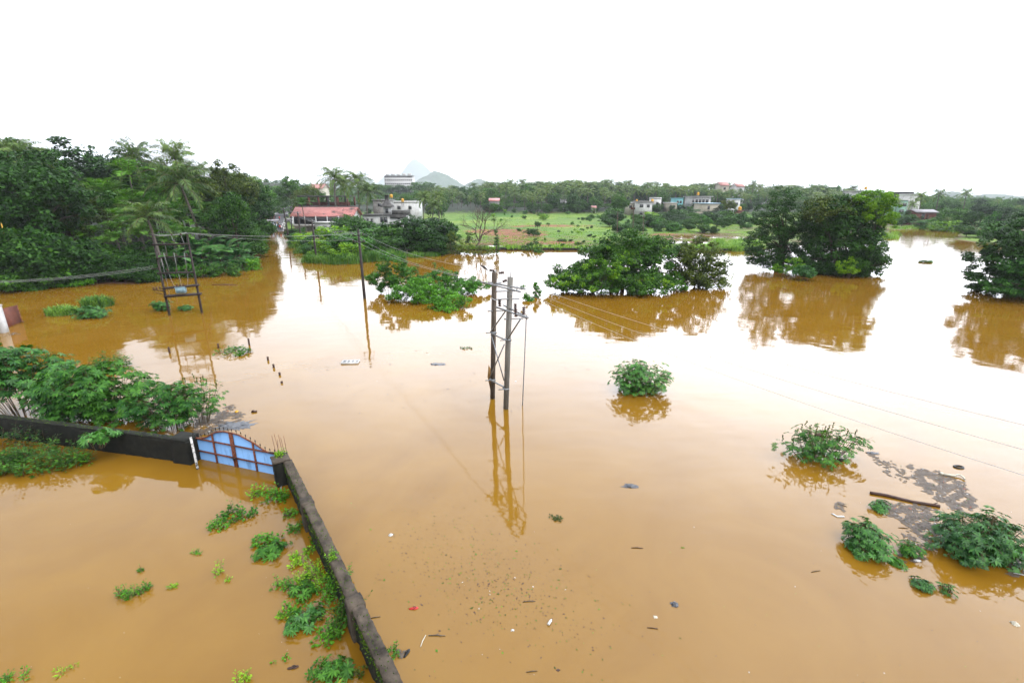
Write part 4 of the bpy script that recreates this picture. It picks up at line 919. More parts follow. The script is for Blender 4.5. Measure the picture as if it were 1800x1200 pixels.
# low retaining wall between field and flood
wl = MB()
a_ = P(808, 439, 0); b_ = P(1300, 441, 0)
for k in range(12):
    u0, u1 = k / 12, (k + 1) / 12 - .00004
    bar(wl, (a_.x + (b_.x - a_.x) * u0, a_.y + (b_.y - a_.y) * u0, -.3), (a_.x + (b_.x - a_.x) * u1, a_.y + (b_.y - a_.y) * u1, -.3), .4, 2 * (.72 + .06 * math.sin(k * 2.3)))
o = wl.build('retaining_wall', M['moss_wall']); tag(o, 'long low dark retaining wall between the field and the flood', 'wall')

# ---------------------------------------------------------------- far palm grove, wooded slopes, far bank of the pond
GP = 'palms of the hazy grove beyond the field'; GT = 'trees of the hazy grove beyond the field'
GT = 'trees of the hazy grove beyond the field'
def skyl(px): return float(np.interp(px, [400, 470, 540, 620, 700, 780, 860, 930, 1000, 1060, 1150, 1230, 1320, 1400, 1480, 1560, 1650, 1740, 1860], [308, 318, 326, 336, 334, 326, 318, 314, 312, 314, 318, 319, 324, 322, 324, 338, 345, 347, 347]))
for row, (fw, st, dp) in enumerate([(262, 17, 26), (285, 14, 18), (310, 13, 10), (345, 12, 5), (390, 11, 1)]):
    px = 735 + row * 4
    while px < 1500:
        if not (row == 0 and (px < 800 or 1095 < px < 1320)) and not (row == 1 and 1110 < px < 1270):
            q = r.random(); top = skyl(px) + dp + r.uniform(-3, 5) + (8 if q > .86 else 0)
            if q < .62: T('cocofar', px, top, fw + r.uniform(-8, 8), 'coconut palm in the hazy grove beyond the green field', 'palm', GP, i=int(r.integers(3)), wide=r.uniform(1.1, 1.4), minh=5)
            else: T('far', px, top + 5, fw + r.uniform(-8, 8), 'round crowned tree among the palms of the hazy grove', 'tree', GT, i=int(r.integers(3)), wide=r.uniform(.9, 1.5), minh=4)
        px += st * r.uniform(.7, 1.35)
wd = []
for row, (fw, st, dp, x0, x1) in enumerate([(365, 11, 13, 735, 1500), (276, 8, 46, 850, 1110), (268, 9, 44, 1270, 1330), (230, 12, 20, 1660, 1880), (265, 10, 13, 1580, 1880), (380, 10, 3, 1570, 1880), (430, 10, 5, 735, 1560), (230, 12, 24, 428, 500), (270, 12, 16, 420, 560), (330, 12, 8, 400, 580), (420, 12, 2, 400, 600), (520, 9, -1, 390, 580), (620, 9, -3, 390, 560), (330, 12, 5, 1560, 1870), (440, 10, 1, 1540, 1880), (560, 9, -1, 1560, 1880), (320, 15, 12, 600, 800), (380, 13, 6, 600, 800), (450, 12, 2, 560, 760)]):
    px = x0
    while px < x1: wd.append((px, skyl(px) + dp + r.uniform(-2, 4), fw + r.uniform(-10, 10), r.uniform(1.2, 1.8))); px += st * r.uniform(.7, 1.35)
wd += [(1272, 332, 325, 1.6), (1290, 334, 322, 1.6), (1306, 334, 322, 1.6), (1262, 333, 325, 1.5), (1281, 335, 318, 1.5), (868, 357, 253, 1.3), (1044, 369, 246, 1.2)]
woods(wd, 'hazy woods behind the palm grove and pond', 3)
GW = 'trees of the wooded slope behind the white house'
for row, (fw, dp, st) in enumerate([(235, 30, 26), (270, 22, 22), (320, 12, 30)]):
    px = 600
    while px < 800:
        T('far' if r.random() < .7 else 'cocofar', px, skyl(px) + dp + r.uniform(-3, 4), fw + r.uniform(-10, 10), 'hazy tree on the wooded slope behind the white house', 'tree', GW, i=int(r.integers(3)), wide=r.uniform(1.0, 1.5), minh=4); px += st * r.uniform(.7, 1.3)
GR = 'trees of the woods behind the pond'
for row, (fw, dp, st, x0) in enumerate([(176, 34, 24, 1640), (205, 22, 22, 1655), (250, 10, 20, 1655), (300, 4, 26, 1560)]):
    px = x0
    while px < 1850:
        q = r.random(); T('far' if q < .5 else 'mid' if q < .75 and fw < 260 else 'cocofar' if q > .88 else 'far', px, skyl(px) + dp + r.uniform(-3, 4), fw + r.uniform(-9, 9), 'leafy tree in the woods on the far side of the pond', 'tree', GR, i=int(r.integers(3)), wide=r.uniform(1.0, 1.5), minh=3); px += st * r.uniform(.7, 1.3)
for px, py, fw, lab in [(1625, 336, 200, 'dark coconut palm standing just behind the red brick shed'), (1655, 331, 210, 'coconut palm rising over the trees right of the red brick shed'), (1607, 352, 195, 'low coconut palm between the brick shed and the green fronted house'), (1703, 330, 230, 'tall coconut palm with ragged crown alone above the far woods'), (1578, 350, 215, 'coconut palm beside the vine curtain tree across the pond')]:
    T('cocofar', px, py, fw, lab, 'palm', i=int(px))
for j, (px, py, fw, lab, key, w_) in enumerate([(1590, 377, 170, 'bright leafy bush on the far bank left of the red brick shed', 'shrub', 1.6), (1625, 386, 160, 'pale green spreading bush on the bank under the red brick shed', 'lightshrub', 2.2), (1672, 366, 172, 'large rounded bush right of the red brick shed', 'shrub', 1.2), (1665, 388, 152, 'low bush at the far pond edge', 'lightshrub', 2.0), (1715, 372, 140, 'leafy bank tree leaning over the far corner of the pond', 'mid', 1.3), (1748, 372, 134, 'slim yellow-green tree rising from the bank behind the spreading tree', 'lightshrub', .55), (1703, 395, 128, 'dark low bush at the far corner of the pond', 'shrub', 1.6), (1745, 392, 124, 'pale bush behind the layered boughs at the pond', 'lightshrub', 2.0), (1780, 385, 128, 'round pale shrub behind the layered boughs at the pond', 'lightshrub', 1.5), (1600, 372, 182, 'dark shrub below the green fronted house', 'shrub', 1.4), (1770, 365, 165, 'dark domed tree behind the spreading tree', 'dark', 1.3), (1732, 356, 190, 'tall dark tree in the woods right of the pale bank bushes', 'dark', 1.2)]):
    T(key, px, py, fw, lab, 'tree' if key in ('mid', 'dark') else 'bush', i=j, wide=w_, minh=1.2)
# named trees around the houses
for key, px, py, fw, lab, cat, w_ in [('coco', 582, 292, 165, 'tallest coconut palm rising through the pink sheet roof', 'palm', 1.0), ('coco', 626, 299, 178, 'coconut palm with spreading crown between the pink roof and the white house', 'palm', 1.0), ('coco', 640, 320, 156, 'coconut palm with drooping fronds in front of the white house', 'palm', 1.15), ('coco', 602, 304, 200, 'slim coconut palm behind the pink roofed building', 'palm', .9), ('coco', 742, 335, 172, 'coconut palm right of the white house', 'palm', 1.0), ('coco', 757, 350, 150, 'lower coconut palm above the dark bushes of the spit', 'palm', 1.1), ('coco', 770, 334, 185, 'pale coconut palm behind the palms right of the white house', 'palm', 1.0), ('areca', 531, 346, 132, 'small areca palm in front of the pink sheet roof', 'palm', 1.4), ('mid', 518, 312, 205, 'broad leafy tree by the road behind the pink roofed building', 'tree', 1.3), ('olive', 535, 326, 190, 'yellowish tree against the broad tree by the road', 'tree', .9), ('dark', 728, 378, 120, 'dark bushy tree right of the white house', 'tree', 1.1), ('olive', 458, 338, 190, 'olive tree hanging over the road where it climbs', 'tree', 1.0), ('olive', 446, 330, 170, 'yellowing tree over the roadside left of the climbing road', 'tree', .9), ('mid', 553, 335, 215, 'leafy tree hiding the walls of the red tiled house behind the tallest palm', 'tree', 1.25), ('far', 488, 345, 420, 'hazy tree at the bend where the road vanishes', 'tree', 1.6), ('mid', 1089, 338, 215, 'light green tree left of the grey flat roofed house', 'tree', .9), ('olive', 1283, 352, 205, 'olive tree right of the cream house', 'tree', .95), ('cocofar', 1225, 322, 330, 'lone palm poking above the hazy grove', 'palm', .8), ('cocofar', 1326, 315, 330, 'dark palm top standing above the grove left of the feathery tree', 'palm', .8)]:
    T(key, px, py, fw, lab, cat, i=int(px), wide=w_)
for px, py, fw in [(672, 325, 480), (690, 325, 490), (706, 325, 470), (722, 323, 480), (738, 320, 470), (755, 322, 450), (660, 324, 440), (640, 325, 420)]: T('far', px, py, fw, 'hazy tree on the knoll in front of the apartment block', 'tree', 'trees on the apartment block knoll', i=int(px), wide=1.4)
for j, (px, py, fw) in enumerate([(505, 340, 260), (480, 330, 300), (500, 335, 340), (520, 330, 300), (545, 325, 300), (565, 328, 260), (470, 345, 262), (458, 350, 205), (512, 352, 232), (600, 330, 280), (470, 334, 430), (495, 338, 470), (515, 336, 440)]):
    T('far' if j % 3 else 'cocofar', px, py, fw, 'hazy tree lining the road beyond the crowd', 'tree', 'trees lining the road', i=j, wide=1.15, minh=4)

# ---------------------------------------------------------------- buildings
def scale_at(fw, z=4): return F / (fw * CP + (H - z) * SP)
def house(name, label, x0, x1, pyt, fw, h, dep, wall, roof='flat', roofmat='concrete', win=(), door=None, cat='house', trim=None, rz=0.0, base=None, over=.35, extra=None):
    """Front wall between two sight lines, roof line at a sight line; windows as (u, v, w, h) shares of the front."""
    a = PD(x0, pyt, fw); b = PD(x1, pyt, fw); w = b.x - a.x; zt = a.z; zb = zt - h
    g = min(gz(a.x, fw), gz(b.x, fw), gz((a.x + b.x) / 2, fw + dep), zb) - .3 if base is None else base
    o = empty(name, ((a.x + b.x) / 2, fw, zb), label, cat, rz=rz)
    m_ = MB(); box(m_, -w / 2, w / 2, 0, dep, g - zb, h); m_.build('wall', M[wall], o)
    rf = MB()
    if roof == 'flat': box(rf, -w / 2 - over, w / 2 + over, -over, dep + over, h + .003, h + .25)
    elif roof == 'parapet':
        for q in ((-w / 2 - .05, w / 2 + .05, -.05, .15), (-w / 2 - .05, w / 2 + .05, dep - .15, dep + .05), (-w / 2 - .05, -w / 2 + .15, .152, dep - .152), (w / 2 - .15, w / 2 + .05, .152, dep - .152)): box(rf, *q, h + .003, h + .8)
    else:
        e = roof                                             # rise of a ridge parallel to the front
        for s0, s1 in ((-over, dep / 2), (dep + over, dep / 2)):
            k = e / (dep / 2); z0 = h - over * k
            V = [(-w / 2 - over, s0, z0), (w / 2 + over, s0, z0), (w / 2 + over, s1, h + e), (-w / 2 - over, s1, h + e)]
            V = np.array(V + [(x, y, z + .12) for x, y, z in V]); rf.add(V, BOXF if s0 < s1 else BOXF[:, ::-1])
        gb = MB()
        for sx in (-w / 2 + .002, w / 2 - .152): gb.add(np.array([(sx, 0, h), (sx, dep, h), (sx, dep / 2, h + e - .02), (sx + .15, 0, h), (sx + .15, dep, h), (sx + .15, dep / 2, h + e - .02)]), [[[0, 1, 2]], [[5, 4, 3]], [[0, 3, 4, 1], [1, 4, 5, 2], [2, 5, 3, 0]]])
        gb.build('gable', M[wall], o)
    rf.build('roof', M[roofmat], o)
    for (u, v, ww, hh) in win:
        f = MB(); cx, cz = -w / 2 + u * w, v * h; W2, H2 = ww / 2, hh / 2
        for q in ((-W2 - .08, W2 + .08, H2, H2 + .08), (-W2 - .08, W2 + .08, -H2 - .08, -H2), (-W2 - .08, -W2, -H2 + .001, H2 - .001), (W2, W2 + .08, -H2 + .001, H2 - .001)): box(f, cx + q[0], cx + q[1], -.07, -.003, cz + q[2], cz + q[3])
        fo = f.build('window', M[trim or 'concrete'], o)
        p_ = MB(); box(p_, cx - W2, cx + W2, -.03, -.005, cz - H2, cz + H2); p_.build('pane', M['window'], fo)
    if door:
        u, ww, hh = door; cx = -w / 2 + u * w; d_ = MB(); box(d_, cx - ww / 2, cx + ww / 2, -.05, -.004, .02, hh); d_.build('door', M['darkwood'], o)
    if extra: extra(o, w, h, dep)
    return o
def tank(px, py, fw, label, r_=.62, hh=1.2, leg=.0):
    p = PD(px, py, fw); o = empty('water_tank', (p.x, p.y, p.z - hh), label, 'water tank')
    m_ = MB(); lathe(m_, [(r_ * .96, 0), (r_, .1), (r_ * .93, .3), (r_, .4), (r_ * .93, .6), (r_, .7), (r_ * .95, hh * .82), (r_ * .4, hh * .97), (r_ * .28, hh)], n=14); m_.build('tank', M['yellow'], o, True)
    l = MB(); lathe(l, [(r_ * .3, hh - .01), (r_ * .3, hh + .08), (r_ * .05, hh + .11)], n=10); l.build('lid', M['yellow'], o)
    s = MB()
    for sx in (-1, 1):
        for sy in (-1, 1): box(s, sx * r_ * .6 - .05, sx * r_ * .6 + .05, sy * r_ * .6 - .05, sy * r_ * .6 + .05, -leg - .3, -.003)
    box(s, -r_ * .8, r_ * .8, -r_ * .8, r_ * .8, -.08, -.004); s.build('stand', M['concrete'], o)
    return o
# pink sheet-roofed building beside the road
def pink(o, w, h, dep):
    b_ = MB(); box(b_, -w / 2 + .3, w / 2 - .3, -1.2, -1.05, h * .42, h * .86); b_.build('shade_net', M['black'], o)
    pz = MB()
    for k in range(6): box(pz, -w / 2 + .2 + k * (w - .5) / 5, -w / 2 + .42 + k * (w - .5) / 5, -1.4, -1.22, -1, h - .28)
    pz.build('veranda_posts', M['plaster'], o)
    t_ = MB(); box(t_, -w / 2 + .2, w / 2 - .2, -1.6, -1.42, h * .25, h * .40); t_.build('balcony_wall', M['plaster'], o)
def corrug(o): pass
pk = house('shop_building', 'white building with long faded pink sheet roof beside the flooded road', 516, 618, 378, 150, 4.4, 8, 'plaster', 2.1, 'pinkroof', win=((.6, .3, 1.4, 1.2), (.82, .3, 1.2, 1.2), (.35, .25, 2.0, 1.8)), over=.9, extra=pink, base=0, cat='building')
rf = [c for c in pk.children if c.name.startswith('roof')][0]; rf.data.materials[0] = M['pinkroof']
rb_ = MB(); wpk = 102 / scale_at(150)
for k in range(42):                                           # raised ribs of the sheets, mould along one end
    x = -wpk / 2 - .8 + k * (wpk + 1.6) / 41; kk = 2.1 / 4
    bar(rb_, (x, -.9, 4.4 - .9 * kk + .14), (x, 3.98, 6.5 + .12), .05, .05)
rb_.build('roof_ribs', M['mouldroof'], rf)
mo = MB(); kk = 2.1 / 4
for (u0, u1, y0, y1) in ((.5, .9, -.88, .6), (.62, .98, .6, 1.9), (.8, 1.04, 1.9, 3.6)):
    X0, X1 = -wpk / 2 + u0 * wpk, -wpk / 2 + u1 * wpk; mo.add(np.array([(X0, y0, 4.4 + y0 * kk + .128), (X1, y0, 4.4 + y0 * kk + .128), (X1, y1, 4.4 + y1 * kk + .128), (X0, y1, 4.4 + y1 * kk + .128)]), [[0, 1, 2, 3]])
mo.build('mould_patch', M['mouldroof'], rf)
house('outhouse', 'small white outhouse below the end of the pink roof', 553, 585, 392, 139, 2.9, 4, 'plaster', 'flat', 'plaster', win=((.55, .55, 1.2, 1.0),), base=-.2, cat='outbuilding')
# unfinished frame building behind
fb0 = PD(522, 344, 178); fb1 = PD(612, 344, 178)
o = empty('concrete_frame', ((fb0.x + fb1.x) / 2, 178, 0), 'unfinished dark concrete frame building behind the pink roof', 'building'); w = fb1.x - fb0.x
m_ = MB(); box(m_, -w / 2, w / 2, 0, 9, fb0.z - .45, fb0.z); m_.build('top_slab', M['dark_concrete'], o)
m_ = MB(); box(m_, -w / 2, w / 2, 0, 9, fb0.z - 3.9, fb0.z - 3.5); m_.build('floor_slab', M['dark_concrete'], o)
for k in range(6):
    for yy in (.2, 8.2):
        m_ = MB(); x = -w / 2 + .3 + k * (w - 1.1) / 5; box(m_, x, x + .5, yy, yy + .5, fb0.z - 3.498, fb0.z - .452); m_.build('column', M['brick' if (k + int(yy)) % 3 else 'dark_concrete'], o)
m_ = MB(); box(m_, -w / 2 + .4, w / 2 - .4, .3, 8.7, -.5, fb0.z - 3.905); m_.build('lower_wall', M['brick'], o)
m_ = MB(); box(m_, -w / 2 + 1, w / 2 - 1.2, 5, 5.2, fb0.z - 3.49, fb0.z - 2.2); m_.build('infill_wall', M['brick'], o)
house('house', 'house with red tiled roof peeping behind the tallest coconut palm', 543, 566, 331, 235, 3.2, 9, 'cream', 2.0, 'tileroof', win=((.5, .5, 1.2, 1.2),))
# white house with its black cowled chimney
def chim(o, w, h, dep):
    cx = -w / 2 + .57 * w
    t_ = MB(); box(t_, cx - 1.0, cx + 1.0, 1.0, 3.0, h + .26, h + 2.4); t_.build('chimney_base', M['plaster'], o)
    w_ = MB(); box(w_, cx - .45, cx + .45, .94, .995, h + .7, h + 1.9); w_.build('chimney_opening', M['window'], o)
    c_ = MB(); V = []
    for (s, z) in ((1.75, 2.4), (1.6, 2.75), (.85, 3.6), (.5, 4.4), (.5, 5.6), (.62, 5.62), (.62, 5.8)): V += [(cx - s, 2 - s, h + z), (cx + s, 2 - s, h + z), (cx + s, 2 + s, h + z), (cx - s, 2 + s, h + z)]
    Fq = [[i * 4 + j, i * 4 + (j + 1) % 4, i * 4 + 4 + (j + 1) % 4, i * 4 + 4 + j] for i in range(6) for j in range(4)] + [[3, 2, 1, 0], [24, 25, 26, 27]]
    c_.add(np.array(V), Fq); c_.build('chimney_hood', M['dark_concrete'], o)
    p_ = MB(); box(p_, cx + 1.6, w / 2 + .2, .0, .2, h + .26, h + 1.5); box(p_, w / 2 - .05, w / 2 + .2, .2, dep, h + .26, h + 1.5); p_.build('parapet', M['dark_concrete'], o)
    b_ = MB(); box(b_, cx + 1.2, w / 2 + .5, -.5, -.36, h * .82, h + .02); b_.build('sunshade', M['dark_concrete'], o)
house('house', 'stained white house with black hooded chimney and roof parapet', 637, 711, 379, 146, 4.2, 8, 'plaster', 'flat', 'dark_concrete', win=((.12, .5, .7, 2.4), (.22, .5, .7, 2.4), (.46, .72, .9, 1.4), (.54, .72, 1.1, 1.4), (.86, .84, .7, .7)), extra=chim, base=0)
house('shed', 'small shed with orange cloth front below the white house', 683, 703, 396, 142, 2.2, 3, 'plaster', 'flat', 'concrete', base=0, cat='shed')
oc = MB(); a_ = PD(684, 397, 141.5); b_ = PD(695, 397, 141.5)
for k in range(9):
    u = k / 9; x0 = a_.x + (b_.x - a_.x) * u; x1 = a_.x + (b_.x - a_.x) * (k + 1) / 9; yy = a_.y + .05 * (k % 2); y2 = a_.y + .05 * ((k + 1) % 2)
    oc.add([(x0, yy, a_.z - 1.3), (x1, y2, a_.z - 1.3), (x1, y2, a_.z), (x0, yy, a_.z)], [[0, 1, 2, 3]])
tag(oc.build('orange_cloth', M['orange']), 'orange cloth hung on the front of the small shed', 'cloth')
house('house', 'long low white house with parapet behind the hooded chimney', 686, 735, 357, 205, 4.5, 9, 'plaster', 'parapet', 'plaster', win=((.3, .6, 1.2, 1.2), (.7, .6, 1.2, 1.2)))
house('house', 'pale blue flat roofed upper storey left of the hooded chimney', 655, 684, 352, 190, 3.4, 7, 'concrete', 'flat', 'greyroof', win=((.4, .5, 1.4, 1.0),))
tank(687.5, 341.5, 200, 'yellow water tank high behind the black chimney hood', .62, 1.3, 2.0)
tank(707.5, 349, 203, 'yellow water tank on the long low white house', .6, 1.3, 1.2)
# apartment block on the knoll
def apt(o, w, h, dep):
    s_ = MB()
    for z in (h + .255,):
        for k in range(5): box(s_, -w / 2 + k * w / 5 + 1, -w / 2 + (k + 1) * w / 5 - 1.5, 2, 6, z, z + 2.2)
    s_.build('roof_rooms', M['plaster'], o)
house('apartment_block', 'long pale apartment block with many windows on the hazy knoll', 675, 724, 309, 520, 11, 14, 'plaster', 'flat', 'plaster', win=tuple((u / 14 + .04, v, 1.3, 1.2) for u in range(14) for v in (.3, .62, .9)), extra=apt, cat='apartment block', over=.8, trim='plaster')
# houses along the far side of the field
house('house', 'grey flat roofed two storey house with wide front window by the light green tree', 1120, 1147, 355, 235, 6.4, 9, 'plaster', 'flat', 'concrete', win=((.3, .72, 1.6, 1.3), (.75, .72, 1.2, 1.2), (.3, .2, 1.4, 1.3)), door=(.62, 1.1, 2.1), over=.6)
house('house', 'low house with red balcony left of the grey flat roofed house', 1104, 1120, 357, 240, 5.6, 8, 'cream', 'flat', 'plaster', win=((.3, .7, 1.2, 1.2), (.75, .7, 1.2, 1.2)))
rbx = MB(); a_ = PD(1109, 365, 238); b_ = PD(1119, 365, 238)
for k in range(7): x = a_.x + (b_.x - a_.x) * k / 6; box(rbx, x - .05, x + .05, a_.y, a_.y + .1, a_.z - .9, a_.z)
box(rbx, a_.x, b_.x, a_.y - .03, a_.y + .13, a_.z, a_.z + .15); box(rbx, a_.x, b_.x, a_.y + .02, a_.y + .07, a_.z - .85, a_.z - .1); tag(rbx.build('red_railing', M['rust_gate']), 'red balcony railing of the low cream house', 'railing')
house('house', 'small white house with sloping white parapet left of the turquoise house', 1149, 1163, 350, 255, 4.2, 8, 'plaster', 'parapet', 'plaster', win=((.5, .5, 1.2, 1.2),))
house('house', 'low cream house half hidden by palms below the turquoise house', 1175, 1190, 357, 250, 4.0, 8, 'cream', 'flat', 'plaster', win=((.3, .6, 1.2, 1.2), (.7, .6, 1.2, 1.2)))
house('house', 'bright turquoise house among the grey-green palms', 1187, 1201, 349, 262, 4.4, 7, 'turq', 'flat', 'turq', win=((.35, .6, 1.0, 1.2), (.72, .6, 1.0, 1.2)))
house('house', 'white two storey house with long pillared veranda in the palm grove', 1215, 1250, 346, 262, 5.6, 9, 'plaster', 'flat', 'plaster', win=((.3, .62, 1.2, 1.5), (.47, .62, 1.2, 1.5), (.64, .62, 1.2, 1.5), (.82, .62, 1.4, 1.5), (.12, .62, .8, 1.2)), over=.9)
house('house', 'cream house with blue roof edge and latticed balcony by the olive tree', 1233, 1265, 358, 222, 6.6, 9, 'cream', 'flat', 'paleblue', win=((.42, .72, .9, 1.7), (.2, .2, 1.3, 1.3), (.75, .2, 1.3, 1.3)), over=.4)
lb = MB(); a_ = PD(1226, 369, 220); b_ = PD(1266, 366, 220); n_ = 22
for k in range(n_): x = a_.x + (b_.x - a_.x) * k / (n_ - 1); box(lb, x - .12, x + .12, a_.y, a_.y + .15, a_.z - .9, a_.z)
box(lb, a_.x, b_.x, a_.y - .03, a_.y + .18, a_.z + .002, a_.z + .2); box(lb, a_.x, b_.x, a_.y - .03, a_.y + .18, a_.z - 3.5, a_.z - .902); tag(lb.build('balustrade', M['cream']), 'cream terrace wall with row of square openings before the cream house', 'balustrade')
house('house', 'pale roofed house behind the palm by the olive tree', 1290, 1302, 350, 245, 4.6, 8, 'plaster', 'flat', 'paleblue', win=((.5, .5, 1.2, 1.2),))
house('house', 'dull red house with flat roof beside the feathery dark tree', 1291, 1306, 371, 205, 3.4, 7, 'brick', 'flat', 'brick', win=((.3, .5, 1.0, 1.1), (.7, .5, 1.0, 1.1)))
pv = PD(1285, 369, 203); o = empty('gate_shelter', (pv.x, pv.y, gz(pv.x, pv.y)), 'small white pillared shelter left of the dull red house', 'shelter'); hz = pv.z - gz(pv.x, pv.y)
for k in range(4): m_ = MB(); box(m_, -1.2 + (k % 2) * 2.2, -1.0 + (k % 2) * 2.2, (k // 2) * 1.8, (k // 2) * 1.8 + .2, -.3, hz); m_.build('pillar', M['white'], o)
m_ = MB(); m_.add(np.array([(-1.6, -.4, hz), (1.6, -.4, hz), (1.6, 2.4, hz), (-1.6, 2.4, hz), (0, 1, hz + 1.0)]), [[[0, 1, 2, 3][::-1]], [[0, 1, 4], [1, 2, 4], [2, 3, 4], [3, 0, 4]]]); m_.build('roof', M['white'], o)
tank(1306 - 5, 363, 212, 'yellow water tank above the dull red house', .7, 1.5)
tank(1147, 350, 238, 'yellow water tank on the roof of the grey flat roofed house', .7, 1.6)
tank(1227.5, 338, 264, 'yellow water tank on the white veranda house', .65, 1.4, .5)
tank(1119.5, 350.5, 242, 'small yellow water tank between the cream and the grey houses', .5, 1.0)
house('house', 'white house glimpsed between palms on the far edge of the field', 987, 996, 351, 270, 4.4, 7, 'plaster', 'flat', 'plaster', win=((.5, .6, 1.0, 1.2),))
house('house', 'small grey house with blue cloth at the far edge of the field', 983, 992, 362, 256, 3.0, 6, 'concrete', 'flat', 'concrete', win=((.5, .5, 1.0, 1.0),))
house('house', 'low house with faded pink roof under the far palms', 860, 877, 353, 258, 3.2, 7, 'concrete', 1.2, 'pinkroof', win=((.5, .5, 1.0, 1.0),))
house('hut', 'tiny white hut at the far edge of the field', 1041, 1048, 365, 250, 2.6, 4, 'plaster', .8, 'tileroof', door=(.5, .9, 2.0), cat='hut')
house('house', 'large house with pink tiled roof on the skyline above the grove', 1267, 1282, 326, 340, 4, 10, 'cream', 2.2, 'tileroof', win=((.5, .5, 1.4, 1.4),))
house('house', 'second skyline house with pink tiled roof nearer the feathery tree', 1296, 1309, 328, 335, 4, 10, 'plaster', 2.0, 'tileroof', win=((.5, .5, 1.4, 1.4),))
house('house', 'long white flat roofed building on the skyline behind the vine curtain', 1505, 1550, 336, 300, 6, 12, 'plaster', 'flat', 'plaster', win=((.2, .6, 1.4, 1.4), (.5, .6, 1.4, 1.4), (.8, .6, 1.4, 1.4)), over=1.0)
tank(1522.5, 328, 302, 'yellow water tank on the long white skyline building', .8, 1.6, 1.2)
house('house', 'dark grey unfinished block on the far bank of the pond', 1585, 1607, 338, 250, 6.5, 10, 'dark_concrete', 'flat', 'dark_concrete', win=((.25, .6, 2, 2), (.7, .6, 2, 2)))
house('house', 'white upper storey with slanted side among palms of the far bank', 1603, 1621, 344, 240, 4.0, 8, 'plaster', 'parapet', 'plaster', win=((.6, .5, 1.6, 1.2),))
house('house', 'pale green fronted house half hidden across the pond', 1580, 1597, 352, 225, 6.4, 8, 'greenwall', 'flat', 'plaster', win=((.3, .7, 1.6, 1.4), (.7, .7, 1.6, 1.4), (.5, .25, 2, 1.4)))
# red brick shed
house('brick_shed', 'red laterite brick shed with grey sheet roof on the far bank of the pond', 1612, 1647, 373, 178, 3.0, 5, 'brick', .8, 'greyroof', win=((.35, .5, 1.1, 1.9),), door=(.58, .9, 2.0), cat='shed', over=.5)
# tarpaulin fence and mast
a_ = P(777, 371, 1.2); b_ = P(803, 369, 1.4); tp = MB(); n_ = 14
for k in range(n_):
    u0, u1 = k / n_, (k + 1) / n_; q0 = a_.lerp(b_, u0); q1 = a_.lerp(b_, u1); s0, s1 = .12 * (k % 2), .12 * ((k + 1) % 2)
    tp.add([(q0.x, q0.y + s0, q0.z - .6), (q1.x, q1.y + s1, q1.z - .6), (q1.x, q1.y + s1, q1.z + 1.3), (q0.x, q0.y + s0, q0.z + 1.3)], [[0, 1, 2, 3]])
o = empty('tarpaulin_fence', (a_.x, a_.y, 0), 'turquoise tarpaulin fence at the far left corner of the field', 'fence'); t_ = tp.build('sheet', M['tarp'], o); t_.matrix_parent_inverse = Matrix.Translation(o.location).inverted()
tp = MB()
for k in range(5): q0 = a_.lerp(b_, k / 4); box(tp, q0.x - .06, q0.x + .06, q0.y + .16, q0.y + .28, -.2, q0.z + 1.4)
p_ = tp.build('posts', M['twig'], o); p_.matrix_parent_inverse = t_.matrix_parent_inverse
p = PD(884, 322, 620); q = PD(884, 264, 620); o = empty('radio_mast', (p.x, p.y, 5), 'thin lattice radio mast barely visible against the sky over the palms', 'mast'); ms = MB(); h_ = q.z - 5
for k in range(3): a = k * 2.094; tube(ms, [(1.2 * math.cos(a), 1.2 * math.sin(a), 0), (.35 * math.cos(a), .35 * math.sin(a), h_)], [.09, .07], 4)
for j in range(18):
    for k in range(3):
        z0, z1 = j / 18, (j + 1) / 18; A = k * 2.094; B = (k + 1) * 2.094; r0_, r1_ = 1.2 - .85 * z0, 1.2 - .85 * z1
        tube(ms, [(r0_ * math.cos(A), r0_ * math.sin(A), z0 * h_), (r1_ * math.cos(B), r1_ * math.sin(B), z1 * h_)], [.04, .04], 3)
ms.build('lattice', M['galv'], o)
an = MB()
for z in (.7, .82, .95): box(an, -.5, .5, -.3, -.15, h_ * z, h_ * z + 1.6)
an.build('antenna', M['white'], o)

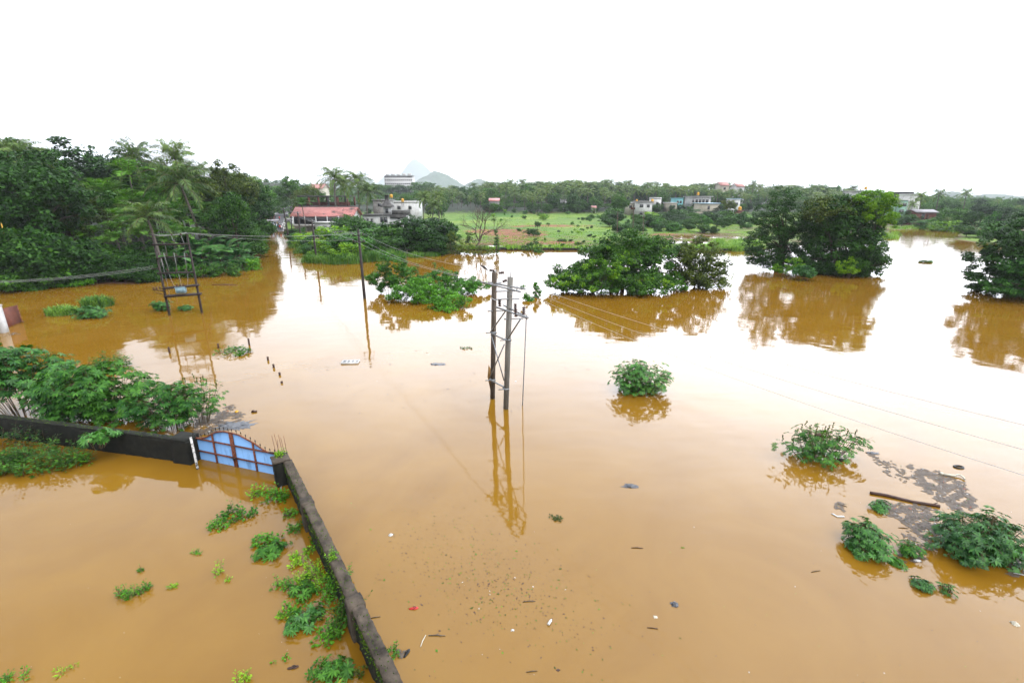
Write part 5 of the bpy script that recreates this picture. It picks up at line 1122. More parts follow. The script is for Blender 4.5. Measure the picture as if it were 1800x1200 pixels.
# ---------------------------------------------------------------- the road: crowd, riders, vehicles
def person_mesh(pose):
    V = {'pel': (0, 0, .92), 'che': (0, .02, 1.25), 'nek': (0, 0, 1.44), 'hed': (0, -.01, 1.54), 'top': (0, -.01, 1.66)}
    Rr = {'pel': (.15, .11), 'che': (.17, .11), 'nek': (.055, .055), 'hed': (.085, .10), 'top': (.07, .085)}
    E = [('pel', 'che'), ('che', 'nek'), ('nek', 'hed'), ('hed', 'top')]
    st = {'stand': (.0, .0, 0), 'hips': (.0, .0, 1), 'walk': (.22, -.22, 0), 'sit': (9, 9, 2)}[pose]
    for s, sd in ((-1, 'l'), (1, 'r')):
        d = st[0] if s < 0 else st[1]
        if pose == 'sit': kn, an, to = (s * .14, -.38, .90), (s * .14, -.34, .50), (s * .14, -.48, .46)
        else: kn, an, to = (s * .10, -d * .6 - .02, .49), (s * .10, -d, .07), (s * .11, -d - .14, .035)
        V.update({'hip' + sd: (s * .09, 0, .84), 'kne' + sd: kn, 'ank' + sd: an, 'toe' + sd: to})
        Rr.update({'hip' + sd: (.095, .095), 'kne' + sd: (.065, .065), 'ank' + sd: (.042, .045), 'toe' + sd: (.04, .03)})
        E += [('pel', 'hip' + sd), ('hip' + sd, 'kne' + sd), ('kne' + sd, 'ank' + sd), ('ank' + sd, 'toe' + sd)]
        if st[2] == 1: el, wr, ha = (s * .40, .08, 1.14), (s * .22, -.06, .98), (s * .17, -.08, .95)
        elif st[2] == 2: el, wr, ha = (s * .28, -.18, 1.16), (s * .26, -.44, 1.10), (s * .26, -.52, 1.10)
        else: el, wr, ha = (s * .27, .02 - d * .3, 1.10), (s * .29, -.06 + d * .5, .86), (s * .29, -.08 + d * .5, .77)
        V.update({'sho' + sd: (s * .19, 0, 1.38), 'elb' + sd: el, 'wri' + sd: wr, 'han' + sd: ha})
        Rr.update({'sho' + sd: (.07, .065), 'elb' + sd: (.045, .045), 'wri' + sd: (.03, .033), 'han' + sd: (.035, .022)})
        E += [('che', 'sho' + sd), ('sho' + sd, 'elb' + sd), ('elb' + sd, 'wri' + sd), ('wri' + sd, 'han' + sd)]
    ks = list(V); me = bpy.data.meshes.new('body'); me.from_pydata([V[k] for k in ks], [(ks.index(a), ks.index(b)) for a, b in E], [])
    ob = bpy.data.objects.new('tmp', me); C.objects.link(ob)
    sk = ob.modifiers.new('s', 'SKIN'); sk.use_smooth_shade = True
    for i, k in enumerate(ks): me.skin_vertices[0].data[i].radius = Rr[k]
    me.skin_vertices[0].data[0].use_root = True
    sb = ob.modifiers.new('u', 'SUBSURF'); sb.levels = 1; sb.render_levels = 1
    dg = bpy.context.evaluated_depsgraph_get(); out = bpy.data.meshes.new_from_object(ob.evaluated_get(dg)); out.name = 'body'
    bpy.data.objects.remove(ob)
    out.materials.clear()
    for k in ('skin', 'cloth', 'trouser', 'black'): out.materials.append(M[k])
    for p in out.polygons:
        c = p.center; arm = abs(c.x) > .235 or (pose == 'sit' and c.z > .95 and c.y < -.2)
        p.material_index = 0 if c.z > 1.42 or (arm and c.z < 1.22 and c.z > .7) else 1 if c.z > .90 else 3 if c.z < (.07 if pose != 'sit' else .5) else 2
        p.use_smooth = True
    return out
hr = MB(); lathe(hr, [(.075, -.03), (.100, .02), (.098, .07), (.06, .125), (.01, .14)], (0, .012, 1.545), 9); hair_me = hr.mesh('hair', M['hair'], True)
fc = MB()
for s in (-1, 1): box(fc, s * .034 - .012, s * .034 + .012, -.115, -.098, 1.575, 1.590)
fc.add(np.array([(-.014, -.100, 1.535), (.014, -.100, 1.535), (0, -.128, 1.538), (0, -.100, 1.575)]), [[0, 1, 2], [0, 2, 3], [1, 3, 2]])
box(fc, -.025, .025, -.106, -.096, 1.508, 1.516); face_me = fc.mesh('face', M['hair'])
PM = {k: person_mesh(k) for k in ('stand', 'hips', 'walk', 'sit')}
SHIRT = {'white': (.62, .62, .62), 'pale blue': (.30, .42, .58), 'dark': (.035, .035, .05), 'red': (.55, .03, .03), 'grey': (.22, .22, .24), 'yellow': (.55, .38, .05), 'green': (.05, .2, .09)}
def person(pose, loc, rz, shirt, label, group=None, cat='person'):
    o = empty('person', loc, label, cat, group, rz)
    b_ = bpy.data.objects.new('body', PM[pose]); C.objects.link(b_); b_.parent = o; b_.color = (*SHIRT[shirt], 1)
    h_ = bpy.data.objects.new('hair', hair_me); C.objects.link(h_); h_.parent = o
    f_ = bpy.data.objects.new('face', face_me); C.objects.link(f_); f_.parent = o
    o.scale = (1, 1, rnd.uniform(.95, 1.06)); return o
cols = ['white'] * 15 + ['pale blue'] * 7 + ['dark'] * 8 + ['grey'] * 5 + ['yellow', 'green']
rnd.shuffle(cols)
for j, c_ in enumerate(cols):
    row = j % 3; px = 463 + (j // 3) * 3.3 + row * 1.1 + rnd.uniform(-.8, .8)
    p = P(px, 405.5 - row * 2.2 - rnd.uniform(0, 1.2), .15)
    g = max(gz(p.x, p.y), float(road_z(p.y)) + .05 if abs(p.x - road_x(p.y)) < 3 else -9)
    person(('stand', 'hips', 'walk')[j % 3], (p.x, p.y, g), rnd.uniform(-.9, .9) + (3.1 if j % 7 == 0 else 0), c_, 'onlooker in %s shirt in the crowd where the road meets the flood' % c_, 'onlookers in %s shirts at the flood edge' % c_)
p = P(493, 404.5, .2); person('stand', (p.x, p.y, max(gz(p.x, p.y), .2)), .1, 'red', 'onlooker in bright red shirt in the middle of the crowd at the flood edge')
def scooter(loc, rz, label, col):
    o = empty('scooter', loc, label, 'scooter', rz=rz)
    for yy in (-.62, .62):
        w_ = MB(); a = np.arange(14) / 14 * 6.283; pts = np.stack([np.zeros(14), yy + .2 * np.cos(a), .23 + .2 * np.sin(a)], 1); tube(w_, np.concatenate([pts, pts[:1]]), .05, 6, cap=False); t_ = w_.build('wheel', M['black'], o, True)
        h_ = MB(); tube(h_, [(-.03, yy, .23), (.03, yy, .23)], [.13, .13], 10); h_.build('hub', M['galv'], t_)
    b_ = MB(); bar(b_, (0, -.55, .55), (0, -.45, .95), .38, .12); bar(b_, (0, -.5, .32), (0, .25, .3), .34, .10); bar(b_, (0, .1, .5), (0, .85, .56), .34, .34); bar(b_, (0, -.62, .42), (0, -.5, .6), .16, .3); b_.build('body', M[col], o)
    s_ = MB(); bar(s_, (0, .0, .74), (0, .75, .76), .28, .09); s_.build('seat', M['black'], o)
    h_ = MB(); tube(h_, [(-.34, -.36, 1.05), (0, -.46, 1.0), (.34, -.36, 1.05)], .02, 6); h_.build('handlebar', M['black'], o)
    l_ = MB(); lathe(l_, [(.07, -.02), (.09, .03), (.05, .06)], (0, -.55, .88), 8); l_.build('headlight', M['white'], o); return o
def on_road(px, py, off=0):
    p = P(px, py, 1.0); 
    for _ in range(6): z = float(road_z(p.y)) + .055; p = P(px, py, z)
    return p
for px, py, lab, c_, rl in [(491.5, 387, 'red scooter coming down the road behind the crowd', 'red', 'rider in red shirt on the scooter behind the crowd'), (489.5, 367, 'distant red scooter at the top of the climbing road', 'red', 'rider in white shirt on the distant scooter up the road')]:
    p = on_road(px, py); scooter(p, .35, lab, 'rust_gate'); person('sit', (p.x + .0, p.y + .15, p.z - .06), .35, c_ if py > 380 else 'white', rl)
def vehicle(kind, px, py, rz, label, col, L, W, h, cat):
    p = on_road(px, py); p.z = max(p.z, gz(p.x, p.y)); o = empty(kind, p, label, cat, rz=rz); hw = W / 2
    prof = [(-L / 2, .35), (L / 2, .35), (L / 2, h * .62), (L / 2 - .15, h * .97), (L / 2 - .5, h), (-L * .18, h), (-L * .36, h * .60), (-L / 2 + .05, h * .52)]
    V = np.array([(s * hw * (1 if z < h * .7 else .88), y, z) for s in (-1, 1) for y, z in prof]); n = len(prof)
    b_ = MB(); b_.add(V, [np.array([[i, i + n, (i + 1) % n + n, (i + 1) % n] for i in range(n)]), np.arange(n)[None], (np.arange(n)[::-1] + n)[None]]); b_.build('body', M[col], o)
    wi = MB(); s = .86 * hw; wi.add(np.array([(-s, -L * .345, h * .635), (s, -L * .345, h * .635), (s * .98, -L * .195, h * .96), (-s * .98, -L * .195, h * .96)]) + vb(0, -.02, .02), [[0, 1, 2, 3]]); wi.build('windscreen', M['window'], o)
    for s in (-1, 1):
        wd = MB(); x = s * (hw * .95 + .012); wd.add(np.array([(x, -L * .26, h * .66), (x, L / 2 - .4, h * .66), (s * (hw * .885 + .012), L / 2 - .5, h * .92), (s * (hw * .885 + .012), -L * .19, h * .92)]), [[0, 1, 2, 3]]); wd.build('side_window', M['window'], o)
        hl = MB(); box(hl, s * hw * .72 - .14, s * hw * .72 + .14, -L / 2 - .03, -L / 2 + .02, .62, .80); hl.build('headlight', M['foam'], o)
        for yy in (-L * .3, L * .3):
            w_ = MB(); tube(w_, [(s * (hw - .17), yy, .32), (s * (hw + .02), yy, .32)], [.32, .32], 12); t_ = w_.build('wheel', M['black'], o)
            r_ = MB(); tube(r_, [(s * (hw + .025), yy, .32), (s * (hw + .04), yy, .32)], [.18, .15], 8); r_.build('rim', M['galv'], t_)
    bp_ = MB(); box(bp_, -hw, hw, -L / 2 - .08, -L / 2 - .004, .36, .54); bp_.build('bumper', M['black'], o); return o
vehicle('van', 514, 389.5, .35, 'white van parked beside the road behind the poles', 'car_white', 4.2, 1.7, 1.95, 'van')
vehicle('auto_rickshaw', 507.5, 391.5, .5, 'dark auto rickshaw parked by the road in front of the white van', 'black', 2.7, 1.35, 1.7, 'auto rickshaw')
vehicle('car', 503.5, 383, .3, 'dark car farther up the road above the crowd', 'black', 3.8, 1.6, 1.5, 'car')
vehicle('car', 518, 396, .8, 'small white car near the waterline beside the bushes', 'car_white', 3.6, 1.55, 1.45, 'car')
def umbrella(px, py, label, col):
    p = on_road(px, py); o = empty('umbrella', (p.x, p.y, p.z), label, 'umbrella'); c_ = MB(); lathe(c_, [(.62, 1.75), (.5, 1.92), (.28, 2.04), (.03, 2.10)], n=8); c_.build('canopy', M[col], o)
    s_ = MB(); tube(s_, [(0, 0, 1.0), (0, 0, 2.16)], [.012, .012], 5); s_.build('shaft', M['black'], o)
M['purple'] = paint('purple cloth', (.28, .08, .34), (.34, .11, .40), 3, .7)
for px, py, l_, c_ in [(478.5, 386, 'purple umbrella over the verge left of the climbing road', 'purple'), (484.5, 384, 'white umbrella on the left edge of the climbing road', 'white')]:
    umbrella(px, py, l_, c_); p = on_road(px, py); person('stand', (p.x, p.y + .15, p.z), .2, 'grey', 'person in grey shirt under the %s umbrella' % l_.split()[0])
p = P(476, 399, .6); o = empty('stall', (p.x, p.y, gz(p.x, p.y)), 'roadside stall with flat grey awning behind the crowd', 'stall', rz=.2)
m_ = MB(); m_.add(np.array([(-2.6, -1, 2.1), (2.6, -1, 2.1), (2.6, 1.2, 2.5), (-2.6, 1.2, 2.5), (-2.6, -1, 2.16), (2.6, -1, 2.16), (2.6, 1.2, 2.56), (-2.6, 1.2, 2.56)]), BOXF); m_.build('awning', M['greyroof'], o)
for sx in (-2.4, 2.4):
    for sy, z in ((-.9, 2.1), (1.1, 2.46)): m_ = MB(); box(m_, sx - .05, sx + .05, sy - .05, sy + .05, -.2, z); m_.build('post', M['twig'], o)
m_ = MB(); box(m_, -2.2, 2.2, -.2, .6, 0, .85); m_.build('counter', M['darkwood'], o)
house('hut', 'small red walled hut on the verge left of the climbing road', 464, 473, 371, 190, 2.6, 4, 'brick', .7, 'tileroof', door=(.5, .9, 1.9), cat='hut')
# ---------------------------------------------------------------- poles, frame, transformer stand, wires
def insulator(mb, p, d, n=3, r_=.075):                       # stacked discs along d
    p = np.array(p, float); d = unit(np.array(d, float))
    for k in range(n):
        c = p + d * k * .09
        tube(mb, [c, c + d * .025, c + d * .06, c + d * .085], [.03, r_, r_ * .9, .025], 8)
def upole(bx, by, tx, ty, label, mat_='iron', r_=.085, arms=((.02, 1.0), (.12, .8)), ang=0.0):
    b_ = P(bx, by, 0); t_ = PD(tx, ty, b_.y); o = empty('utility_pole', b_, label, 'utility pole')
    s = MB(); tube(s, [(0, 0, -1.2), (0, 0, 0), tuple(t_ - b_)], [r_ * 1.15, r_ * 1.1, r_ * .8], 10); s.build('shaft', M[mat_], o, True)
    tips = []; d = vb(math.cos(ang), math.sin(ang), 0)
    for (dn, hw) in arms:
        q = (t_ - b_) * (1 - dn); q = vb(*q) + vb(0, -r_ - .04, 0)
        a_ = MB(); bar(a_, q - d * hw, q + d * hw, .075, .075); ar_ = a_.build('crossarm', M['galv' if dn < .05 else mat_], o)
        for s_ in (-1, 0, 1):
            if s_ == 0 and dn > .05: continue
            i_ = MB(); e = q + d * hw * .88 * s_ + vb(0, 0, .04); insulator(i_, e, (0, 0, 1), 2, .06); i_.build('insulator', M['porcelain'], ar_, True); tips.append(Vector(e + vb(0, 0, .2)) + b_)
    return o, tips
pA, tA = upole(641, 525, 629.5, 403, 'dark iron pole standing in the flood beside the vine-smothered thicket', r_=0.14, arms=((.085, .55), (.175, .6)), ang=.15)
pB, tB = upole(557, 461, 548, 386, 'dark iron pole by the reeds of the spit', r_=0.16, arms=((.03, .6), (.14, .5)), ang=.3)
pC, tC = upole(531, 433, 523, 372, 'dark iron pole at the tip of the spit near the road', r_=0.18, arms=((.03, .7), (.14, .5)), ang=.3)
pD, tD = upole(508, 421, 498, 365, 'leaning dark iron pole at the edge of the flooded road', r_=0.19, arms=((.03, .7), (.14, .5)), ang=.3)
pE, tE = upole(513, 404, 510.5, 362, 'dark iron pole beside the vehicles at the waterline', r_=0.16, arms=((.03, .6),), ang=.3)
p = on_road(513, 380); pF, tF = upole(514, 392, 512.5, 350, 'far pole with tangled wires beside the climbing road', 'grey_pole', arms=((.03, .8), (.12, .6)), ang=.2)
pG, tG = upole(476, 390, 473.5, 368, 'short grey pole on the verge left of the climbing road', 'grey_pole', arms=((.04, .5),), ang=.2)

# twin concrete poles: one braced frame
B1, B2 = P(865, 700, 0), P(888, 718, 0)
T1, T2 = PD(869, 479, B1.y), PD(897, 487, B2.y)
o = empty('double_pole', B2, 'twin square concrete poles braced together with insulator arms standing in the flood', 'utility poles'); inv = Matrix.Translation(o.location).inverted()
def sub(mb, nm, mt, parent=o, smooth=False):
    x = mb.build(nm, M[mt], parent, smooth)
    if parent is o: x.matrix_parent_inverse = inv
    return x
dpl = (B2 - B1); dpl.z = 0; dpl.normalize(); nrm_ = Vector((-dpl.y, dpl.x, 0))
def pole_at(k, py):                                          # the point of a pole at a height of the picture
    b_, t_, bx, by, tx, ty = ((B1, T1, 865, 700, 869, 479), (B2, T2, 888, 718, 897, 487))[k]
    return b_.lerp(t_, (PP(bx + (tx - bx) * (by - py) / (by - ty), py, b_, Vector((0, 1, 0))).z) / t_.z)
UPV = tuple(dpl)
for b_, t_, w, mt in ((B1, T1, .22, 'brown_pole'), (B2, T2, .225, 'grey_pole')):
    s = MB(); bar(s, b_ - Vector((0, 0, 1)), t_, w * .80, w, up=UPV); sub(s, 'pole', mt)
def along(k, py, ext0, ext1, off=0.0, vec=None):              # a bar through a pole along the frame or across it
    c = pole_at(k, py); v = dpl if vec is None else vec
    return c + v * ext0 + nrm_ * off, c + v * ext1 + nrm_ * off
xv = Vector((1, .18, 0)).normalized()
c1, c2 = pole_at(0, 502), pole_at(1, 506)
def pbar(name, a, b, w=.07, mt='galv', h=None): s = MB(); bar(s, a, b, w, h); return sub(s, name, mt)
f_ = nrm_ * -.17
pl = lambda px, py: PP(px, py, B2, nrm_)
pbar('crossarm', pl(851, 495) + f_ * 1.1, pl(921, 512) + f_ * 1.1, .065); pbar('crossarm', pl(853, 496.5) - f_ * 1.1, pl(917, 509) - f_ * 1.1, .06)
pbar('crossarm', pl(878, 539) + f_, pl(932.5, 558) + f_, .07); pbar('crossarm', pl(880, 537) - f_, pl(923, 559) - f_, .06)
for k, py, e0, e1 in ((1, 511, -.5, .62), (1, 525, -.5, .65), (0, 546, -.15, .9), (1, 560, -.06, .9)):
    a, b_ = along(k, py, e0, e1, -.19 if k else -.18, xv); pbar('crossarm', a, b_, .05)
pbar('crossarm', pole_at(0, 498) + xv * -.1 - nrm_ * .2, pole_at(0, 497) + xv * .55 - nrm_ * .2, .06)
# bracing
pbar('brace', pole_at(0, 582) + f_ * .8, pl(893, 546) + f_ * .8, .05); pbar('brace', pole_at(1, 597) + f_ * .95 + xv * .1, pl(920, 560) + f_ * .9, .05)
pbar('brace', pole_at(0, 585) + f_ * .7, pole_at(1, 597) + f_ * .7, .06); pbar('brace', pole_at(0, 667) + f_ * .7, pole_at(1, 679) + f_ * .7, .06)
pbar('brace', pole_at(0, 587) + f_ * .75, pole_at(1, 668) + f_ * .75, .045); pbar('brace', pole_at(1, 604) + f_ * 1.1, pole_at(0, 664) + f_ * 1.1, .045)
for k, py in ((0, 584), (0, 667), (1, 597), (1, 683)):
    c = pole_at(k, py); s = MB(); bar(s, c - Vector((0, 0, .05)), c + Vector((0, 0, .05)), .25, .28, up=UPV); bar(s, c + xv * -.24 - nrm_ * .16, c + xv * .24 - nrm_ * .16, .04); sub(s, 'clamp', 'galv')
# insulators, pins
for (px, py) in ((884, 533), (911.5, 541), (926.5, 547), (912.5, 551)):
    s = MB(); q = pl(px, py + 5) + f_; insulator(s, q, (0, 0, 1), 4, .085); sub(s, 'insulator', 'porcelain', smooth=True)
for (px, py, dx) in ((869, 476, -.6), (877, 480, .6), (884, 495, .2)):
    s = MB(); q = PP(px, py, B1, Vector((0, 1, 0))); insulator(s, q, (dx, .2, .05), 3, .07); sub(s, 'insulator', 'porcelain', smooth=True)
    pbar('link', (T1 if py < 490 else pole_at(1, 494)) + Vector((0, 0, -.02)), q + Vector((.02, 0, .0)), .02)
for a, b_, w in ((T1, T1 + Vector((.12, 0, .12)), .04), (T1, T1 + Vector((-.14, 0, .1)), .04), (T2, T2 + Vector((.02, 0, .32)), .03), (pl(914, 512) + f_, pl(915, 502) + f_, .05), (pl(904, 515) + f_, pl(904, 521) + f_, .05), (pl(882, 525) + f_, pl(882, 534) + f_, .05), (pl(932, 560) + f_, pl(932, 552) + f_, .05)): pbar('bracket', a, b_, w)
s = MB(); tube(s, [pl(931, 557) + f_, P(918.5, 712, 0), P(918.5, 712, 0) - Vector((0, 0, .8))], [.028, .028, .028], 6); sub(s, 'switch_rod', 'galv')
s = MB(); tube(s, [pole_at(0, 522) - Vector((.14, .14, 0)), pole_at(0, 528) + Vector((.14, -.16, 0))], [.02, .02], 5); sub(s, 'pole_wire', 'wire')
# board leaning behind them
q = PP(861, 660, B1 + Vector((0, .5, 0)), Vector((0, 1, 0))); V0 = [PP(a, b_, B1 + Vector((0, .45, 0)), Vector((0, 1, 0))) for a, b_ in ((858.5, 642), (863.5, 652), (863, 690), (857, 662))]
s = MB(); V = np.array([tuple(v) for v in V0]); V = np.concatenate([V, V + vb(.02, .06, 0)]); s.add(V, BOXF[:, ::-1]); tag(s.build('sign_board', M['signwood']), 'faded ochre sign board behind the darker concrete pole', 'sign')

# the transformer stand
TB1, TB2 = P(298, 554, 0), P(355, 550, 0); TT1, TT2 = PD(268, 413, TB1.y), PD(328.5, 411, TB2.y)
o2 = empty('transformer_stand', TB1, 'dark steel frame of two leaning poles carrying a pale blue transformer above the flood', 'transformer stand'); inv2 = Matrix.Translation(o2.location).inverted()
tn = Vector(((TB2 - TB1).y, -(TB2 - TB1).x, 0)).normalized()
def s2(mb, nm, mt, smooth=False, parent=None):
    x = mb.build(nm, M[mt], parent or o2, smooth)
    if parent is None: x.matrix_parent_inverse = inv2
    return x
tp = lambda px, py: PP(px, py, TB1, tn)
for b_, t_ in ((TB1, TT1), (TB2, TT2)): s = MB(); tube(s, [b_ + (b_ - t_) * .12, b_, t_], [.105, .105, .075], 10); s2(s, 'pole', 'iron', True)
for i, (a, b_, w) in enumerate([((268, 430), (333, 428.5), .14), ((283, 452), (335, 451), .12), ((277, 480), (342, 478), .13), ((286, 507), (350, 501), .15), ((289, 521), (353.5, 516.5), .18), ((276, 454), (284, 452.5), .12)]):
    s = MB(); q0, q1 = tp(*a), tp(*b_); bar(s, q0 + tn * .15, q1 + tn * .15, w, w); s2(s, 'beam', 'iron')
    if i in (3, 4): s = MB(); bar(s, q0 - tn * .16, q1 - tn * .16, w, w); s2(s, 'beam', 'iron')
tc_ = tp(319.5, 516); tw = (tp(328, 516) - tp(311, 516)).length
bt = empty('transformer', (0, 0, 0)); bt.parent = o2; bt.location = tc_ - TB1; bt.rotation_euler = (0, 0, math.atan2((TB2 - TB1).y, (TB2 - TB1).x))
s = MB(); box(s, -tw / 2, tw / 2, -.28, .28, .06, .58); box(s, -tw / 2 - .04, tw / 2 + .04, -.32, .32, .583, .63)
for k in range(7): x = -tw / 2 + .06 + k * (tw - .12) / 6; box(s, x - .015, x + .015, -.40, -.283, .12, .5)
s.build('tank', M['transformer'], bt)
for k in range(3): s = MB(); insulator(s, (-.25 + k * .25, 0, .63), (0, 0, 1), 3, .06); s.build('bushing', M['porcelain'], bt, True)
# cut-outs, leads, insulators on the frame
for (px, py, px2, py2) in ((289, 444, 298, 474), (307, 444, 313, 474), (325, 444, 330, 474)):
    s = MB(); a, b_ = tp(px, py) + tn * .24, tp(px2, py2) + tn * .24; tube(s, [a, b_], [.028, .022], 6); s2(s, 'fuse_tube', 'whiteware', True)
    s = MB(); insulator(s, a + Vector((.12, 0, -.05)), (.5, 0, -1), 3, .075); insulator(s, b_ + Vector((-.16, 0, .1)), (.5, 0, -1), 3, .075); s2(s, 'insulator', 'porcelain', True)
for pts in ([(301, 411), (306, 424), (310, 426), (311, 444)], [(318, 411), (325, 428), (327, 442)], [(285, 424), (292, 431), (294, 446)], [(284, 452), (291, 480), (297, 505), (304, 538)], [(315, 481), (320, 501), (321, 506)], [(331, 480), (331, 498), (330, 502)], [(297, 478), (306, 500), (313, 506)]):
    s = MB(); q = [tp(*a) + tn * .2 for a in pts]; tube(s, q, .013, 5); s2(s, 'lead_wire', 'galv')
for px, py in ((302, 410), (318, 410), (286, 424), (306, 423)): s = MB(); insulator(s, tp(px, py) + tn * .2, (.3, 0, -1), 2, .07); s2(s, 'insulator', 'porcelain', True)
for a, b_, w in ((tp(262, 412), tp(276, 414), .08), (tp(266, 473), tp(281, 472), .08), (tp(270, 509) + tn * .2, tp(292, 511) + tn * .2, .07), (tp(273, 513) + tn * .2, tp(290, 517) + tn * .2, .05), (tp(325, 411), tp(333, 412), .08)): s = MB(); bar(s, a, b_, w); s2(s, 'bracket', 'iron')
for px, py in ((272, 509), (277, 508.5), (283, 508)): s = MB(); insulator(s, tp(px, py) + tn * .2, (0, 0, 1), 3, .09); s2(s, 'insulator', 'porcelain', True)

# wires
def sag_pts(a, b, sg, n=18): return [tuple(Vector(a).lerp(Vector(b), i / (n - 1)) - Vector((0, 0, sg * 4 * (i / (n - 1)) * (1 - i / (n - 1))))) for i in range(n)]
def wire(a, b, sg, label, r_=.013, group=None):
    r_ *= .72
    s = MB(); a, b = Vector(a), Vector(b); tube(s, [tuple(Vector(q) - a) for q in sag_pts(a, b, sg)], r_, 4)
    return tag(s.build('power_line', M['wire'], loc=a, smooth=True), label, 'power line', group)
w1 = PP(866, 476, B1, Vector((0, 1, 0))); w2 = pl(852, 494) + f_ * 1.1 + Vector((0, 0, .08)); w3 = pl(918, 510) + f_ * 1.1 + Vector((0, 0, .08))
for i, (a, b_, l_) in enumerate([(tA[0], w2, 'lowest power line from the iron pole by the thicket to the twin concrete poles'), (tA[1], w1, 'top power line from the iron pole by the thicket, with a crow on it'), (tA[2], w3, 'outer power line from the iron pole by the thicket to the twin poles')]): wire(a, b_, .5 if i else .6, l_, .010)
Q = [P(1960, 885, 5.6), P(1960, 834, 5.9), P(1960, 785, 6.1)]
for a, b_, l_ in [(w3, Q[0], 'lowest of the three power lines sweeping over the open water from the twin poles'), (pole_at(1, 500) + Vector((.2, -.2, .1)), Q[1], 'middle of the three power lines sweeping over the open water from the twin poles'), (PP(877, 480, B1, Vector((0, 1, 0))), Q[2], 'highest of the three power lines sweeping over the open water from the twin poles')]: wire(a, b_, .35, l_, .008)
for nm, X_, Y_ in (('the iron pole by the thicket and the pole by the reeds', tA, tB), ('the pole by the reeds and the pole at the spit tip', tB, tC), ('the pole at the spit tip and the leaning roadside pole', tC, tD), ('the leaning roadside pole and the pole by the vehicles', tD, tE), ('the pole by the vehicles and the far tangled pole', tE, tF)):
    for k in range(min(3, len(X_), len(Y_))): wire(X_[k], Y_[k], .45, 'power line strung between ' + nm, .015, 'power lines between ' + nm)
for k in range(3): wire(tF[k], tG[min(k, len(tG) - 1)], .5, 'wire crossing above the road behind the crowd', .02, 'wires crossing the road')
for i, (a, b_) in enumerate([((302, 408), tA[0]), ((318, 408), tA[1]), ((331, 410), tA[2])]): wire(tp(*a), b_, .35, 'thin power line from the transformer stand across the water to the iron pole', .009, 'power lines from the transformer stand to the iron pole')
for i in range(3): wire(tp(262, 411.5 + i), tp(328, 409 + i * .5) + tn * (.1 * i), .12, 'thin line along the top of the transformer stand', .012, 'lines along the top of the transformer stand')
for i, dz in enumerate((0, .12, .24)): wire(tp(270, 472) + Vector((0, 0, dz)), PD(-60, 498 - i * 1.2, 36), .28, 'cable running from the transformer stand along the dark bank', .008, 'cables from the transformer stand along the bank')
# the crow
cw = P(852, 471.5, 0); t_ = (852 - 866) / (629 - 866.0); pts = sag_pts(tA[1], w1, .5, 60)
best = min(pts, key=lambda q: abs(900 + F * q[0] / (q[1] * CP + (H - q[2]) * SP) - 852)); c = empty('crow', best, 'black crow perched on the power line just left of the twin concrete poles', 'bird', rz=2.4)
s = MB(); tube(s, [(0, .16, .20), (0, .12, .19), (0, .06, .16), (0, -.02, .11), (0, -.10, .06), (0, -.19, -.01), (0, -.30, -.09)], [.02, .042, .055, .066, .05, .03, .018], 8); tube(s, [(0, .12, .2), (0, .17, .225), (0, .205, .225), (0, .225, .22)], [.025, .042, .036, .012], 8); s.build('body', M['crow'], c, True)
s = MB(); tube(s, [(0, .22, .222), (0, .285, .205)], [.016, .003], 6); s.build('beak', M['black'], c)
for x in (-.025, .025): s = MB(); tube(s, [(x, .0, .08), (x, .01, .03), (x, .015, .0)], .008, 4); s.build('leg', M['black'], c)
for x in (-1, 1): s = MB(); s.add(np.array([(x * .058, .07, .17), (x * .066, -.03, .135), (x * .04, -.22, .0), (x * .062, -.06, .06), (x * .058, .04, .10)]), [[0, 1, 2, 3, 4] if x > 0 else [4, 3, 2, 1, 0]]); s.build('wing', M['crow'], c)

# ---------------------------------------------------------------- yard walls, gate, pillar
HW = 1.02
WA, WB = P(510, 803, HW), P(708, 1200, HW)
d = (WB - WA); d.z = 0; Lw = d.length; d.normalize(); nl = Vector((d.y, -d.x, 0))     # towards the yard
if nl.x > 0: nl = -nl
o = empty('yard_wall', (WA.x, WA.y, 0), 'blackened mossy boundary wall running from the gate pillar to the bottom edge', 'wall', rz=math.atan2(d.y, d.x)); TH = .27
sg = 1 if (Matrix.Rotation(o.rotation_euler.z, 3, 'Z') @ Vector((0, 1, 0))).dot(nl) > 0 else -1
LW = Lw + 3.5; r = np.random.default_rng(3)
def bumpy(x0, x1, y0, y1, z0, z1, st=.12, am=.012):          # a wall body with an uneven worn surface
    mb = MB(); xs = np.arange(x0, x1 + st * .5, st); zs = np.arange(z0, z1 + 1e-6, (z1 - z0) / max(2, int((z1 - z0) / st)))
    ring = [(y0, z) for z in zs] + [(y0 + (y1 - y0) * k / 3, z1) for k in (1, 2)] + [(y1, z) for z in zs[::-1]]
    V = np.array([(x, y, z) for x in xs for y, z in ring]); V += r.normal(size=V.shape) * am; k = len(ring)
    i = np.arange(len(xs) - 1)[:, None] * k; j = np.arange(k - 1)[None]
    mb.add(V, [np.stack([i + j, i + k + j, i + k + j + 1, i + j + 1], -1).reshape(-1, 4), np.arange(k)[None], (np.arange(k)[::-1] + (len(xs) - 1) * k)[None]]); return mb
y0, y1 = sorted((0, sg * TH))
bumpy(.2, LW, y0 + .02, y1 - .02, -1.0, HW - .09).build('wall_body', M['moss_wall'], o)
bumpy(.2, LW, y0 - .012, y1 + .012, HW - .088, HW, .10, .011).build('coping', M['coping'], o)
for t0 in [(P(*q, HW) - WA).dot(d) for q in ((553, 868), (632, 1040), (720, 1235))]:                                   # piers
    m_ = bumpy(t0, t0 + .42, y0 - .055, y1 + .055, -1.0, HW + .008, .14, .006); m_.build('pier', M['coping'], o)
